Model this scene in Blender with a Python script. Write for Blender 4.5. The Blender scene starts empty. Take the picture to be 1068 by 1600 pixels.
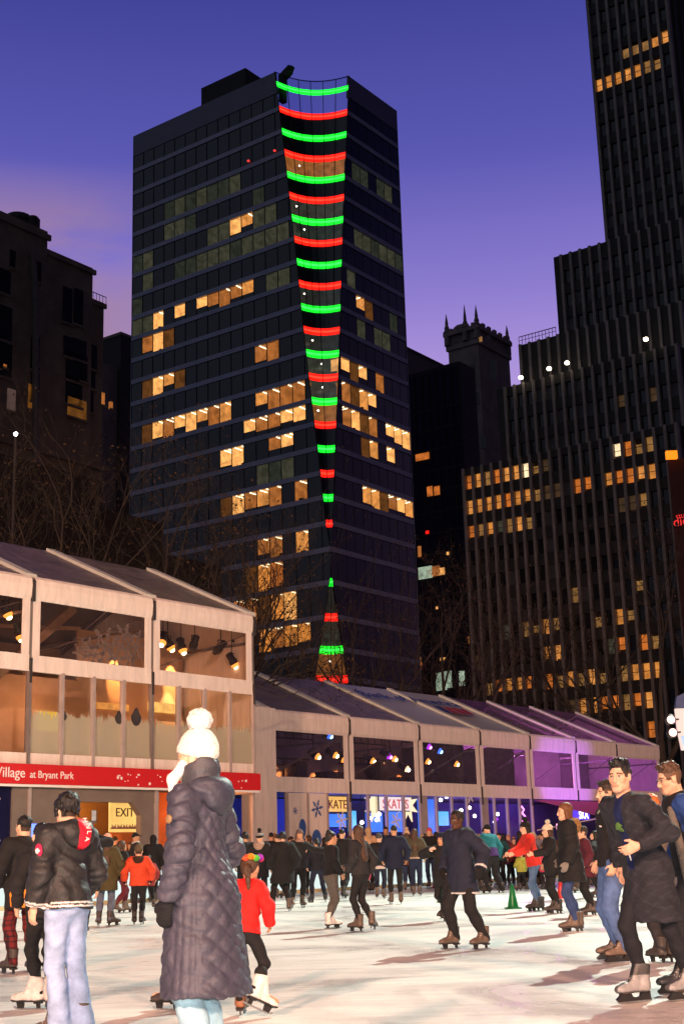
import bpy, math, random
import numpy as np
from mathutils import Vector, Matrix
random.seed(7); RNG = np.random.default_rng(7)
SC = bpy.context.scene
COL = SC.collection
R = math.radians
# ------------------------------------------------------------------ camera
FPX, CX, CY, CAMH = 2132.0, 534.0, 800.0, 1.13
PITCH, ROLL = R(14.2), R(1.7)
_fw = np.array([0, math.cos(PITCH), math.sin(PITCH)])
_up0 = np.array([0, -math.sin(PITCH), math.cos(PITCH)])
_rt0 = np.array([1.0, 0, 0])
_rt = _rt0 * math.cos(ROLL) - _up0 * math.sin(ROLL)
_up = _rt0 * math.sin(ROLL) + _up0 * math.cos(ROLL)
CAMP = np.array([0, 0, CAMH])
cam = bpy.data.cameras.new('camera')
camo = bpy.data.objects.new('camera', cam); COL.objects.link(camo)
cam.sensor_fit = 'VERTICAL'; cam.sensor_height = 36.0; cam.lens = 36.0 * FPX / 1600.0
cam.clip_start = 0.1; cam.clip_end = 4000
camo.matrix_world = Matrix(((_rt[0], _up[0], -_fw[0], 0), (_rt[1], _up[1], -_fw[1], 0),
                            (_rt[2], _up[2], -_fw[2], CAMH), (0, 0, 0, 1)))
SC.camera = camo
SC.render.engine = 'CYCLES'
SC.cycles.use_denoising = True
SC.cycles.max_bounces = 6; SC.cycles.diffuse_bounces = 2; SC.cycles.glossy_bounces = 3
SC.cycles.transmission_bounces = 4; SC.cycles.transparent_max_bounces = 12
SC.cycles.sample_clamp_indirect = 4.0
SC.view_settings.view_transform = 'Standard'; SC.view_settings.look = 'None'
SC.view_settings.exposure = 0.0; SC.view_settings.gamma = 1.0
# ------------------------------------------------------------------ dusk sky
W = bpy.data.worlds.new('World'); SC.world = W; W.use_nodes = True
nt = W.node_tree; nt.nodes.clear()
def nd(t, typ, **kw):
    n = t.nodes.new(typ)
    for k, v in kw.items(): setattr(n, k, v)
    return n
def ramp(t, stops, interp='LINEAR'):
    n = t.nodes.new('ShaderNodeValToRGB'); cr = n.color_ramp; cr.interpolation = interp
    while len(cr.elements) < len(stops): cr.elements.new(0.5)
    for e, (p, c) in zip(cr.elements, stops):
        e.position = p; e.color = (c[0], c[1], c[2], 1)
    return n
tc = nd(nt, 'ShaderNodeTexCoord'); sp = nd(nt, 'ShaderNodeSeparateXYZ')
nt.links.new(tc.outputs['Generated'], sp.inputs[0])
rp = ramp(nt, [(0.0, (.52, .30, .60)), (.20, (.48, .28, .68)), (.33, (.44, .31, .72)), (.40, (.25, .195, .61)),
               (.48, (.105, .100, .45)), (.58, (.047, .054, .30)), (.72, (.018, .020, .11)), (1.0, (.008, .009, .04))])
nt.links.new(sp.outputs['Z'], rp.inputs[0])
# the glow of the set sun is in front of us; the sky behind the camera is already night
az = nd(nt, 'ShaderNodeMapRange'); az.inputs[1].default_value = .15; az.inputs[2].default_value = .82
az.inputs[3].default_value = .035; az.inputs[4].default_value = 1.0; az.interpolation_type = 'SMOOTHSTEP'
nt.links.new(sp.outputs['Y'], az.inputs[0])
# a soft bank of pinkish cloud low on the one side
mp = nd(nt, 'ShaderNodeMapping'); mp.inputs['Scale'].default_value = (2.2, 1.0, 7.0)
nz = nd(nt, 'ShaderNodeTexNoise'); nz.inputs['Scale'].default_value = 2.6; nz.inputs['Detail'].default_value = 5; nz.inputs['Roughness'].default_value = .55
nt.links.new(tc.outputs['Generated'], mp.inputs[0]); nt.links.new(mp.outputs[0], nz.inputs['Vector'])
cm = ramp(nt, [(.34, (0, 0, 0)), (.58, (1, 1, 1))]); nt.links.new(nz.outputs['Fac'], cm.inputs[0])
bx_ = nd(nt, 'ShaderNodeMapRange'); bx_.inputs[1].default_value = -.06; bx_.inputs[2].default_value = -.19; bx_.inputs[3].default_value = 0; bx_.inputs[4].default_value = 1
nt.links.new(sp.outputs['X'], bx_.inputs[0])
bz_ = ramp(nt, [(.30, (0, 0, 0)), (.36, (1, 1, 1)), (.425, (.9, .9, .9)), (.475, (0, 0, 0))]); nt.links.new(sp.outputs['Z'], bz_.inputs[0])
m1 = nd(nt, 'ShaderNodeMath', operation='MULTIPLY'); nt.links.new(bx_.outputs[0], m1.inputs[0]); nt.links.new(bz_.outputs[0], m1.inputs[1])
m2 = nd(nt, 'ShaderNodeMath', operation='MULTIPLY'); nt.links.new(m1.outputs[0], m2.inputs[0]); nt.links.new(cm.outputs[0], m2.inputs[1])
m3 = nd(nt, 'ShaderNodeMath', operation='MULTIPLY'); nt.links.new(m2.outputs[0], m3.inputs[0]); m3.inputs[1].default_value = 1.0
mx = nd(nt, 'ShaderNodeMix', data_type='RGBA'); nt.links.new(m3.outputs[0], mx.inputs[0]); nt.links.new(rp.outputs[0], mx.inputs[6]); mx.inputs[7].default_value = (.37, .225, .345, 1)
sc1 = nd(nt, 'ShaderNodeVectorMath', operation='SCALE'); nt.links.new(mx.outputs[2], sc1.inputs[0]); nt.links.new(az.outputs[0], sc1.inputs['Scale'])
# faint slate fill added to the sky behind-left, to light the tower's left face
dt = nd(nt, 'ShaderNodeVectorMath', operation='DOT_PRODUCT'); nt.links.new(tc.outputs['Generated'], dt.inputs[0]); dt.inputs[1].default_value = (-.72, -.52, .46)
mr_ = nd(nt, 'ShaderNodeMapRange'); mr_.inputs[1].default_value = .1; mr_.inputs[2].default_value = 1.0; nt.links.new(dt.outputs['Value'], mr_.inputs[0])
sc2 = nd(nt, 'ShaderNodeVectorMath', operation='SCALE'); sc2.inputs[0].default_value = (.122, .138, .178); nt.links.new(mr_.outputs[0], sc2.inputs['Scale'])
ad = nd(nt, 'ShaderNodeVectorMath', operation='ADD'); nt.links.new(sc1.outputs[0], ad.inputs[0]); nt.links.new(sc2.outputs[0], ad.inputs[1])
bgn = nd(nt, 'ShaderNodeBackground'); nt.links.new(ad.outputs[0], bgn.inputs['Color']); bgn.inputs['Strength'].default_value = 1.0
wo = nd(nt, 'ShaderNodeOutputWorld'); nt.links.new(bgn.outputs[0], wo.inputs['Surface'])
# ------------------------------------------------------------------ lamps of the rink (dusk: no sun)
def spot(name, loc, target, power, color, angle, blend=.4, size=.6):
    l = bpy.data.lights.new(name, 'SPOT'); l.energy = power; l.color = color; l.spot_size = R(angle); l.spot_blend = blend; l.shadow_soft_size = size
    o = bpy.data.objects.new(name, l); COL.objects.link(o); o.location = loc
    o.rotation_euler = (Vector(target) - Vector(loc)).to_track_quat('-Z', 'Y').to_euler()
    return o
def lamp(name, loc, power, color, size=.3):
    l = bpy.data.lights.new(name, 'POINT'); l.energy = power; l.color = color; l.shadow_soft_size = size
    o = bpy.data.objects.new(name, l); COL.objects.link(o); o.location = loc
    return o
KEYC = (.86, 1.0, .84); FILLC = (1.0, .535, .345)
spot('rink_floodlight', (22, 54, 33), (0, 20, 0), 152000, KEYC, 56, .55, .35)
spot('rink_floodlight', (-17, -38, 21), (-2, 40, 3), 162000, FILLC, 50, .7, 1.5)
spot('rink_floodlight', (19, -42, 21), (4, 45, 3), 168000, FILLC, 50, .7, 1.5)
spot('camera_flash', (.06, -.12, 1.32), (0, 10, 1.6), 2000, (1.0, .92, .85), 75, .5, .04)
# ------------------------------------------------------------------ helpers: pixels to points
def ray(px, py):
    return _rt * (px - CX) / FPX + _up * (CY - py) / FPX + _fw
def at_ground(px, py, z=0.0):
    d = ray(px, py); return CAMP + d * ((z - CAMH) / d[2])
def at_depth(px, py, Y):
    d = ray(px, py); return CAMP + d * (Y / d[1])
def on_plane(px, py, pt, nrm):
    d = ray(px, py); k = ((np.asarray(pt)[:2] - CAMP[:2]) @ nrm) / (d[:2] @ nrm); return CAMP + d * k
# ------------------------------------------------------------------ helpers: materials
MATS = {}
def new_mat(name):
    m = bpy.data.materials.new(name); m.use_nodes = True; t = m.node_tree
    b = t.nodes['Principled BSDF']; return m, t, b
def L(t, a, b): t.links.new(a, b)
def surf(name, col, rough=.7, var=.25, scale=3.0, bump=.0, bscale=40.0, metal=0.0, spec=.35, coords='Object', stretch=None, sheen=0.0):
    """plain procedural surface: base colour broken by two octaves of noise, roughness variation and bump"""
    key = (name, tuple(col), rough, var, scale, bump, bscale, metal)
    if key in MATS: return MATS[key]
    m, t, b = new_mat(name)
    tc = nd(t, 'ShaderNodeTexCoord'); v = tc.outputs[coords]
    if stretch:
        mp = nd(t, 'ShaderNodeMapping'); mp.inputs['Scale'].default_value = stretch; L(t, v, mp.inputs[0]); v = mp.outputs[0]
    n = nd(t, 'ShaderNodeTexNoise'); n.inputs['Scale'].default_value = scale; n.inputs['Detail'].default_value = 6; n.inputs['Roughness'].default_value = .62
    L(t, v, n.inputs['Vector'])
    c0 = [max(0, x * (1 - var)) for x in col]; c1 = [min(1, x * (1 + var)) for x in col]
    r = ramp(t, [(.3, c0), (.7, c1)]); L(t, n.outputs['Fac'], r.inputs[0]); L(t, r.outputs[0], b.inputs['Base Color'])
    mr = nd(t, 'ShaderNodeMapRange'); mr.inputs[3].default_value = max(.02, rough - .1); mr.inputs[4].default_value = min(1, rough + .1)
    L(t, n.outputs['Fac'], mr.inputs[0]); L(t, mr.outputs[0], b.inputs['Roughness'])
    b.inputs['Metallic'].default_value = metal; b.inputs['Specular IOR Level'].default_value = spec
    if sheen: b.inputs['Sheen Weight'].default_value = sheen
    if bump:
        n2 = nd(t, 'ShaderNodeTexNoise'); n2.inputs['Scale'].default_value = bscale; n2.inputs['Detail'].default_value = 3; L(t, v, n2.inputs['Vector'])
        bp = nd(t, 'ShaderNodeBump'); bp.inputs['Strength'].default_value = bump; bp.inputs['Distance'].default_value = .02
        L(t, n2.outputs['Fac'], bp.inputs['Height']); L(t, bp.outputs[0], b.inputs['Normal'])
    MATS[key] = m; return m
def glow(name, col, strength, var=0.0, scale=1.0):
    key = ('glow', name, tuple(col), strength, var)
    if key in MATS: return MATS[key]
    m, t, b = new_mat(name)
    b.inputs['Base Color'].default_value = (.02, .02, .02, 1); b.inputs['Roughness'].default_value = .4
    b.inputs['Emission Strength'].default_value = strength; b.inputs['Emission Color'].default_value = (*col, 1)
    if var:
        tc = nd(t, 'ShaderNodeTexCoord'); n = nd(t, 'ShaderNodeTexNoise'); n.inputs['Scale'].default_value = scale; n.inputs['Detail'].default_value = 4
        L(t, tc.outputs['Object'], n.inputs['Vector'])
        r = ramp(t, [(.3, [c * (1 - var) for c in col]), (.65, list(col))]); L(t, n.outputs['Fac'], r.inputs[0]); L(t, r.outputs[0], b.inputs['Emission Color'])
    MATS[key] = m; return m
def clear_mat(name, tint=(1, 1, 1), gloss=.10, rough=.05, haze=0.0, hazecol=(.3, .25, .25), bump=.0, even=False, fres=1.0):
    """clear vinyl / window glass: looks through, mirrors a little, a touch of milky haze, soft wrinkles"""
    key = (name,)
    if key in MATS: return MATS[key]
    m = bpy.data.materials.new(name); m.use_nodes = True; t = m.node_tree; t.nodes.clear()
    o = nd(t, 'ShaderNodeOutputMaterial'); tr = nd(t, 'ShaderNodeBsdfTransparent'); tr.inputs[0].default_value = (*tint, 1)
    gl = nd(t, 'ShaderNodeBsdfGlossy'); gl.inputs['Roughness'].default_value = rough; gl.inputs['Color'].default_value = (1, 1, 1, 1)
    df = nd(t, 'ShaderNodeBsdfDiffuse'); df.inputs[0].default_value = (*hazecol, 1)
    fr = nd(t, 'ShaderNodeFresnel'); fr.inputs['IOR'].default_value = 1.45
    a = nd(t, 'ShaderNodeMath', operation='ADD'); a.operation = 'MULTIPLY_ADD'; a.inputs[1].default_value = fres; a.inputs[2].default_value = gloss * .4; L(t, fr.outputs[0], a.inputs[0])
    x1 = nd(t, 'ShaderNodeMixShader'); x1.inputs[0].default_value = haze; L(t, tr.outputs[0], x1.inputs[1]); L(t, df.outputs[0], x1.inputs[2])
    x2 = nd(t, 'ShaderNodeMixShader'); L(t, a.outputs[0], x2.inputs[0]); L(t, x1.outputs[0], x2.inputs[1]); L(t, gl.outputs[0], x2.inputs[2])
    tc = nd(t, 'ShaderNodeTexCoord')
    if haze and not even:
        n = nd(t, 'ShaderNodeTexNoise'); n.inputs['Scale'].default_value = 1.3; n.inputs['Detail'].default_value = 5; n.inputs['Distortion'].default_value = 1.5; L(t, tc.outputs['Object'], n.inputs['Vector'])
        mr = nd(t, 'ShaderNodeMapRange'); mr.inputs[1].default_value = .3; mr.inputs[2].default_value = .7; mr.inputs[3].default_value = haze * .4; mr.inputs[4].default_value = min(1, haze * 1.7)
        L(t, n.outputs['Fac'], mr.inputs[0]); L(t, mr.outputs[0], x1.inputs[0])
    if bump:
        n2 = nd(t, 'ShaderNodeTexNoise'); n2.inputs['Scale'].default_value = 2.5; n2.inputs['Detail'].default_value = 2; n2.inputs['Distortion'].default_value = 2; L(t, tc.outputs['Object'], n2.inputs['Vector'])
        bp = nd(t, 'ShaderNodeBump'); bp.inputs['Strength'].default_value = bump; bp.inputs['Distance'].default_value = .1; L(t, n2.outputs['Fac'], bp.inputs['Height'])
        L(t, bp.outputs[0], gl.inputs['Normal'])
    L(t, x2.outputs[0], o.inputs['Surface'])
    MATS[key] = m; return m
# ------------------------------------------------------------------ helpers: objects
def tag(o, label=None, cat=None, group=None, kind=None):
    if label: o['label'] = label
    if cat: o['category'] = cat
    if group: o['group'] = group
    if kind: o['kind'] = kind
    return o
def empty(name, loc, label=None, cat=None, group=None):
    o = bpy.data.objects.new(name, None); COL.objects.link(o); o.location = [float(c) for c in loc]; o.empty_display_size = .3
    return tag(o, label, cat, group)
def world_loc(o):
    v = Vector(o.location)
    while o.parent is not None:
        o = o.parent; v = v + Vector(o.location)
    return v
def link_mesh(name, me, mat, parent=None, loc=None):
    o = bpy.data.objects.new(name, me); COL.objects.link(o)
    if mat is not None:
        for m in (mat if isinstance(mat, (list, tuple)) else [mat]): me.materials.append(m)
    if parent is not None: o.parent = parent
    if loc is not None: o.location = loc
    return o
class MB:
    """collects faces in world coordinates and links them as one mesh object below its parent (unrotated roots)"""
    def __init__(s): s.v = []; s.f = []; s.mi = []; s.smooth = False
    def quad(s, a, b, c, d, mi=0):
        i = len(s.v); s.v += [a, b, c, d]; s.f.append((i, i + 1, i + 2, i + 3)); s.mi.append(mi)
    def poly(s, pts, mi=0):
        i = len(s.v); s.v += list(pts); s.f.append(tuple(range(i, i + len(pts)))); s.mi.append(mi)
    def hexa(s, p, mi=0):
        i = len(s.v); s.v += list(p)
        for q in ((0, 3, 2, 1), (4, 5, 6, 7), (0, 1, 5, 4), (1, 2, 6, 5), (2, 3, 7, 6), (3, 0, 4, 7)):
            s.f.append(tuple(i + k for k in q)); s.mi.append(mi)
    def box(s, F, a0, a1, b0, b1, c0, c1, mi=0):
        P = F.pt; s.hexa([P(a0, b0, c0), P(a1, b0, c0), P(a1, b1, c0), P(a0, b1, c0), P(a0, b0, c1), P(a1, b0, c1), P(a1, b1, c1), P(a0, b1, c1)], mi)
    def prism(s, F, prof, b0, b1, mi=0):
        """profile of (a, c) points extruded from b0 to b1"""
        n = len(prof); i = len(s.v)
        s.v += [F.pt(a, b0, c) for a, c in prof] + [F.pt(a, b1, c) for a, c in prof]
        s.f.append(tuple(i + k for k in range(n))); s.mi.append(mi)
        s.f.append(tuple(i + n + k for k in reversed(range(n)))); s.mi.append(mi)
        for k in range(n):
            j = (k + 1) % n; s.f.append((i + k, i + n + k, i + n + j, i + j)); s.mi.append(mi)
    def beam(s, a, b, w, h=None, mi=0):
        a = Vector(a); b = Vector(b); h = w if h is None else h; d = (b - a).normalized()
        r = d.cross(Vector((0, 0, 1)))
        r = Vector((1, 0, 0)) if r.length < 1e-4 else r.normalized()
        u = r.cross(d); r = r * w / 2; u = u * h / 2
        s.hexa([a - r - u, a + r - u, a + r + u, a - r + u, b - r - u, b + r - u, b + r + u, b - r + u], mi)
    def tube(s, pts, rad, n=6, mi=0, cap=True):
        pts = [Vector(p) for p in pts]; i0 = len(s.v); prev = None
        for k, p in enumerate(pts):
            d = (pts[min(k + 1, len(pts) - 1)] - pts[max(k - 1, 0)]).normalized()
            if prev is None:
                r = d.cross(Vector((0.3, .2, 1)));  r = r if r.length > 1e-3 else d.cross(Vector((1, 0, 0)))
                r.normalize()
            else: r = (prev - d * prev.dot(d)).normalized()
            prev = r; u = d.cross(r); rr = rad[k] if isinstance(rad, (list, tuple)) else rad
            for j in range(n):
                a = 2 * math.pi * j / n; s.v.append(p + (r * math.cos(a) + u * math.sin(a)) * rr)
        for k in range(len(pts) - 1):
            for j in range(n):
                a = i0 + k * n + j; b = i0 + k * n + (j + 1) % n
                s.f.append((a, b, b + n, a + n)); s.mi.append(mi)
        if cap:
            s.f.append(tuple(i0 + j for j in reversed(range(n)))); s.mi.append(mi)
            s.f.append(tuple(i0 + (len(pts) - 1) * n + j for j in range(n))); s.mi.append(mi)
    def lathe(s, c, prof, n=24, mi=0, axis=None):
        """profile of (radius, height) turned about the vertical through c"""
        c = Vector(c); i0 = len(s.v)
        Q = Vector((0, 0, 1)).rotation_difference(Vector(axis)) if axis is not None else None
        for r, z in prof:
            for j in range(n):
                a = 2 * math.pi * j / n; q = Vector((r * math.cos(a), r * math.sin(a), z))
                s.v.append(c + (Q @ q if Q else q))
        for k in range(len(prof) - 1):
            for j in range(n):
                a = i0 + k * n + j; b = i0 + k * n + (j + 1) % n
                s.f.append((a, b, b + n, a + n)); s.mi.append(mi)
        s.f.append(tuple(i0 + j for j in reversed(range(n)))); s.mi.append(mi)
        s.f.append(tuple(i0 + (len(prof) - 1) * n + j for j in range(n))); s.mi.append(mi)
    def build(s, name, mat, parent=None, smooth=False, bevel=0.0):
        if not s.f: return None
        off = world_loc(parent) if parent is not None else Vector((0, 0, 0))
        if parent is None:   # origin at the middle of the base
            lo = [min(float(v[k]) for v in s.v) for k in range(3)]; hi = [max(float(v[k]) for v in s.v) for k in range(3)]
            off = Vector(((lo[0] + hi[0]) / 2, (lo[1] + hi[1]) / 2, lo[2]))
        me = bpy.data.meshes.new(name)
        me.from_pydata([(float(v[0]) - off[0], float(v[1]) - off[1], float(v[2]) - off[2]) for v in s.v], [], s.f)
        o = link_mesh(name, me, mat, parent)
        if parent is None: o.location = off
        me.polygons.foreach_set('material_index', s.mi)
        if smooth: me.polygons.foreach_set('use_smooth', [True] * len(me.polygons))
        if bevel:
            b = o.modifiers.new('bevel', 'BEVEL'); b.width = bevel; b.segments = 2; b.limit_method = 'ANGLE'
        me.validate(); me.update(); return o
class Fr:
    """a frame: a along ex, b along ey, c up"""
    def __init__(s, o, ex, ey):
        s.o = Vector((float(o[0]), float(o[1]), float(o[2]) if len(o) > 2 else 0.0)); s.ex = Vector((float(ex[0]), float(ex[1]), 0)); s.ey = Vector((float(ey[0]), float(ey[1]), 0))
    def pt(s, a, b, c): return s.o + s.ex * a + s.ey * b + Vector((0, 0, c))
def text(name, body, F, a, b, c, size, mat, parent, up=None, exv=None, extrude=.01, align='LEFT', space=1.0, sx=1.0):
    """lettering lying on plane (ex, up) of a frame, baseline start at (a, b, c)"""
    cu = bpy.data.curves.new(name, 'FONT'); cu.body = body; cu.size = size; cu.extrude = extrude; cu.align_x = align; cu.space_character = space; cu.resolution_u = 3
    to = bpy.data.objects.new(name, cu); COL.objects.link(to); bpy.context.view_layer.update()
    me = bpy.data.meshes.new_from_object(to.evaluated_get(bpy.context.evaluated_depsgraph_get())); bpy.data.objects.remove(to); me.name = name
    me.materials.clear(); me.materials.append(mat); o = bpy.data.objects.new(name, me); COL.objects.link(o)
    x = (exv or F.ex).normalized(); u = (up or Vector((0, 0, 1))).normalized(); n = x.cross(u)
    p = F.pt(a, b, c)
    if parent is not None: o.parent = parent; p = p - world_loc(parent)
    M = Matrix((x * sx, u, n)).transposed().to_4x4(); M.translation = p; o.matrix_local = M
    return o
# the street grid: U runs away to the right, N runs away to the left
U2 = np.array([.590, .807]); U2 = U2 / np.linalg.norm(U2); N2 = np.array([-U2[1], U2[0]])
# ================================================================== GROUND AND ICE
def ice_mat():
    m, t, b = new_mat('rink_ice')
    tc = nd(t, 'ShaderNodeTexCoord'); O = tc.outputs['Object']
    def noise(scale, det, rough, rot=0, st=None, dist=.3):
        v = O
        if st: mp = nd(t, 'ShaderNodeMapping'); mp.inputs['Scale'].default_value = (*st, 1); mp.inputs['Rotation'].default_value = (0, 0, R(rot)); L(t, O, mp.inputs[0]); v = mp.outputs[0]
        n = nd(t, 'ShaderNodeTexNoise'); n.inputs['Scale'].default_value = scale; n.inputs['Detail'].default_value = det; n.inputs['Roughness'].default_value = rough; n.inputs['Distortion'].default_value = dist; L(t, v, n.inputs['Vector']); return n.outputs['Fac']
    def rampc(f, st): r = ramp(t, st); L(t, f, r.inputs[0]); return r.outputs[0]
    def mult(a, c, fac): x = nd(t, 'ShaderNodeMix', data_type='RGBA', blend_type='MULTIPLY'); x.inputs[0].default_value = fac; L(t, a, x.inputs[6]); L(t, c, x.inputs[7]); return x.outputs[2]
    wet = noise(.33, 6, .62, 0, None, 1.0)
    c = rampc(wet, [(.32, (.68, .68, .69)), (.45, (.79, .76, .74)), (.56, (.85, .81, .77)), (.70, (.90, .85, .80))])       # wet, scraped and snowy patches
    sw = noise(2.0, 8, .72, -14, (.30, 3.2)); c = mult(c, rampc(sw, [(.36, (.80, .79, .81)), (.5, (.96, .95, .95)), (.6, (1, 1, 1))]), .85)   # long sweeps of the resurfacer
    sw2 = noise(2.6, 8, .75, 24, (.40, 4.5)); c = mult(c, rampc(sw2, [(.36, (.80, .78, .80)), (.5, (1, 1, 1))]), .8)
    cuts = None
    for k, (rot, sx, sy, lo) in enumerate(((8, .5, 26, .590), (-31, .45, 24, .600), (47, .6, 30, .605), (-70, .5, 22, .612))):   # blade cuts
        n = noise(1.6, 3, .5, rot, (sx, sy), .6); c = mult(c, rampc(n, [(lo - .012, (1, 1, 1)), (lo, (.58, .58, .61)), (lo + .012, (1, 1, 1))]), .9)
        cuts = n if cuts is None else cuts
    snow = noise(5.5, 6, .7, 0, None, .2); msk = rampc(snow, [(.60, (0, 0, 0)), (.70, (1, 1, 1))])
    x = nd(t, 'ShaderNodeMix', data_type='RGBA'); L(t, msk, x.inputs[0]); L(t, c, x.inputs[6]); x.inputs[7].default_value = (.93, .90, .88, 1)
    L(t, x.outputs[2], b.inputs['Base Color'])
    mr = nd(t, 'ShaderNodeMapRange'); mr.inputs[1].default_value = .33; mr.inputs[2].default_value = .58; mr.inputs[3].default_value = .14; mr.inputs[4].default_value = .55; L(t, wet, mr.inputs[0]); L(t, mr.outputs[0], b.inputs['Roughness'])
    b.inputs['Specular IOR Level'].default_value = .5
    bp = nd(t, 'ShaderNodeBump'); bp.inputs['Strength'].default_value = .30; bp.inputs['Distance'].default_value = .02; L(t, sw2, bp.inputs['Height']); L(t, bp.outputs[0], b.inputs['Normal'])
    return m
gm = MB(); G0 = Fr((0, 0, 0), (1, 0), (0, 1)); gm.quad((-1500, -600, -.06), (1500, -600, -.06), (1500, 2200, -.06), (-1500, 2200, -.06))
tag(gm.build('ground', surf('paving', (.07, .065, .06), .8, .3, .6)), kind='structure')
UT = np.array([.62, .785]); UT = UT / np.linalg.norm(UT); NT = np.array([-UT[1], UT[0]])
C1 = at_depth(393, 965, 49.0); C2 = at_depth(542, 1121, 60.5)
T1 = Fr((C1[0], C1[1], 0), UT, NT); T2 = Fr((C2[0], C2[1], 0), UT, NT)
im = MB(); im.quad(T1.pt(-75, -60, 0), T1.pt(60, -60, 0), T1.pt(60, -2.0, 0), T1.pt(-75, -2.0, 0))
tag(im.build('ice', ice_mat()), kind='structure')

# ================================================================== MATERIALS OF THE SKYLINE
M_tglass = surf('tower_glass', (.015, .020, .030), .10, .3, .15, spec=.55)
M_tspan = surf('tower_spandrel', (.25, .265, .37), .45, .12, .4, spec=.3)
M_mull = surf('tower_mullion', (.02, .021, .032), .6, .1, spec=.1)
M_green = glow('green_light', (.006, .9, .022), 2.2, .45, .5); M_greenh = glow('green_light_core', (.03, 1.0, .07), 3.0, .3, .7)
M_red = glow('red_light', (1.0, .010, .005), 2.2, .45, .5); M_redh = glow('red_light_core', (1.0, .032, .014), 3.0, .3, .7)
def room(name, col, s): return glow(name, col, s, .55, .9)
M_warm = [room('warm_room_a', (1.0, .38, .085), .85), room('warm_room_b', (1.0, .32, .07), .45), room('warm_room_c', (1.0, .44, .12), 1.3)]
M_amber = [room('amber_room_a', (1.0, .26, .04), .65), room('amber_room_b', (1.0, .34, .06), .95)]
M_faint = room('faint_room', (1.0, .36, .09), .13)
M_dim = [room('dim_room_a', (.75, .85, .60), .034), room('dim_room_b', (.80, .78, .50), .06)]
M_strip = glow('ceiling_strip', (1.0, .80, .48), 3.2)
M_bulb = glow('white_bulb', (1.0, .82, .6), 9.0)

def lit_room(F, a0, a1, c0, c1, b, mat, parent, strips=0, depth=1.8, name='lit_window', rnd=random):
    """an opening one looks through into a lit room: back wall, ceiling, floor and ends, with lamps on its ceiling"""
    m = MB(); P = F.pt; b1 = b + depth
    m.quad(P(a0, b1, c0), P(a1, b1, c0), P(a1, b1, c1), P(a0, b1, c1))
    m.quad(P(a0, b, c1), P(a1, b, c1), P(a1, b1, c1), P(a0, b1, c1))
    m.quad(P(a0, b, c0), P(a1, b, c0), P(a1, b1, c0), P(a0, b1, c0))
    m.quad(P(a0, b, c0), P(a0, b1, c0), P(a0, b1, c1), P(a0, b, c1))
    m.quad(P(a1, b, c0), P(a1, b1, c0), P(a1, b1, c1), P(a1, b, c1))
    o = m.build(name, mat, parent)
    if strips:
        s = MB()
        for k in range(strips):
            a = a0 + (a1 - a0) * (k + .5 + rnd.uniform(-.15, .15)) / strips
            s.box(F, a - .09, a + .09, b + .15, b1 - .1, c1 - .14, c1 - .05)
        s.build('ceiling_light', M_strip, o)
    return o
M_desk = surf('furniture_dark', (.02, .015, .012), .7)

# ================================================================== THE TOWER WITH THE HOLLOWED CORNER
A_ = on_plane(430, 112, at_depth(430, 112, 219.3), N2)
CT = np.array([-2.03, 213.76]); HL, HR = 45.2, 24.9
tower = empty('office_tower', (CT[0], CT[1], 0), 'tall dark glass office tower with green and red light bands up its hollowed corner', 'office tower')
TL = Fr((CT[0], CT[1], 0), N2, U2)      # left face: a along N, b inward
TR = Fr((CT[0], CT[1], 0), U2, N2)      # right face: a along U, b inward
SPZ = [136.6, 131.35, 126.7, 122.4, 117.95, 113.8, 109.4, 105.15, 100.8, 96.7, 92.3, 88.05, 83.75, 79.45, 75.05, 70.8, 66.5, 62.15, 57.95, 53.55,
       49.2, 43.8, 38.3, 33.2, 28.6, 24.0, 19.4, 14.8, 10.2, 5.0]
WZ = [(139, 9.6), (131.3, 8.75), (126.7, 8.25), (118, 7.3), (109.4, 6.45), (100.8, 5.55), (92.3, 4.85), (83.7, 4.0), (75, 3.1), (66.5, 2.1), (58, 1.25), (53.5, .8), (49.5, .12),
      (47, .05), (44.6, .1), (43, .75), (38.3, 1.55), (33.2, 2.75), (28.5, 3.8), (20, 5.0), (0, 6.5)]
def wcut(z): return float(np.interp(-z, [-a for a, b in WZ], [b for a, b in WZ]))
def arc(z, n=9, inset=0.0):
    w = wcut(z); sag = .18 * w * 1.414; pts = []
    for k in range(n):
        t = k / (n - 1); p = N2 * w * (1 - t) + U2 * w * t
        d = (N2 + U2) / math.sqrt(2); q = p + d * (sag * 4 * t * (1 - t) + inset)
        pts.append(Vector((CT[0] + q[0], CT[1] + q[1], z)))
    return pts
def face_strip(F, length, z0, z1, b, m, thick=0.0):
    w0, w1 = wcut(z0), wcut(z1)
    if thick:
        P = F.pt; m.hexa([P(w0, b, z0), P(length, b, z0), P(length, b + thick, z0), P(w0, b + thick, z0), P(w1, b, z1), P(length, b, z1), P(length, b + thick, z1), P(w1, b + thick, z1)])
    else: m.quad(F.pt(w0, b, z0), F.pt(length, b, z0), F.pt(length, b, z1), F.pt(w1, b, z1))
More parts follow.
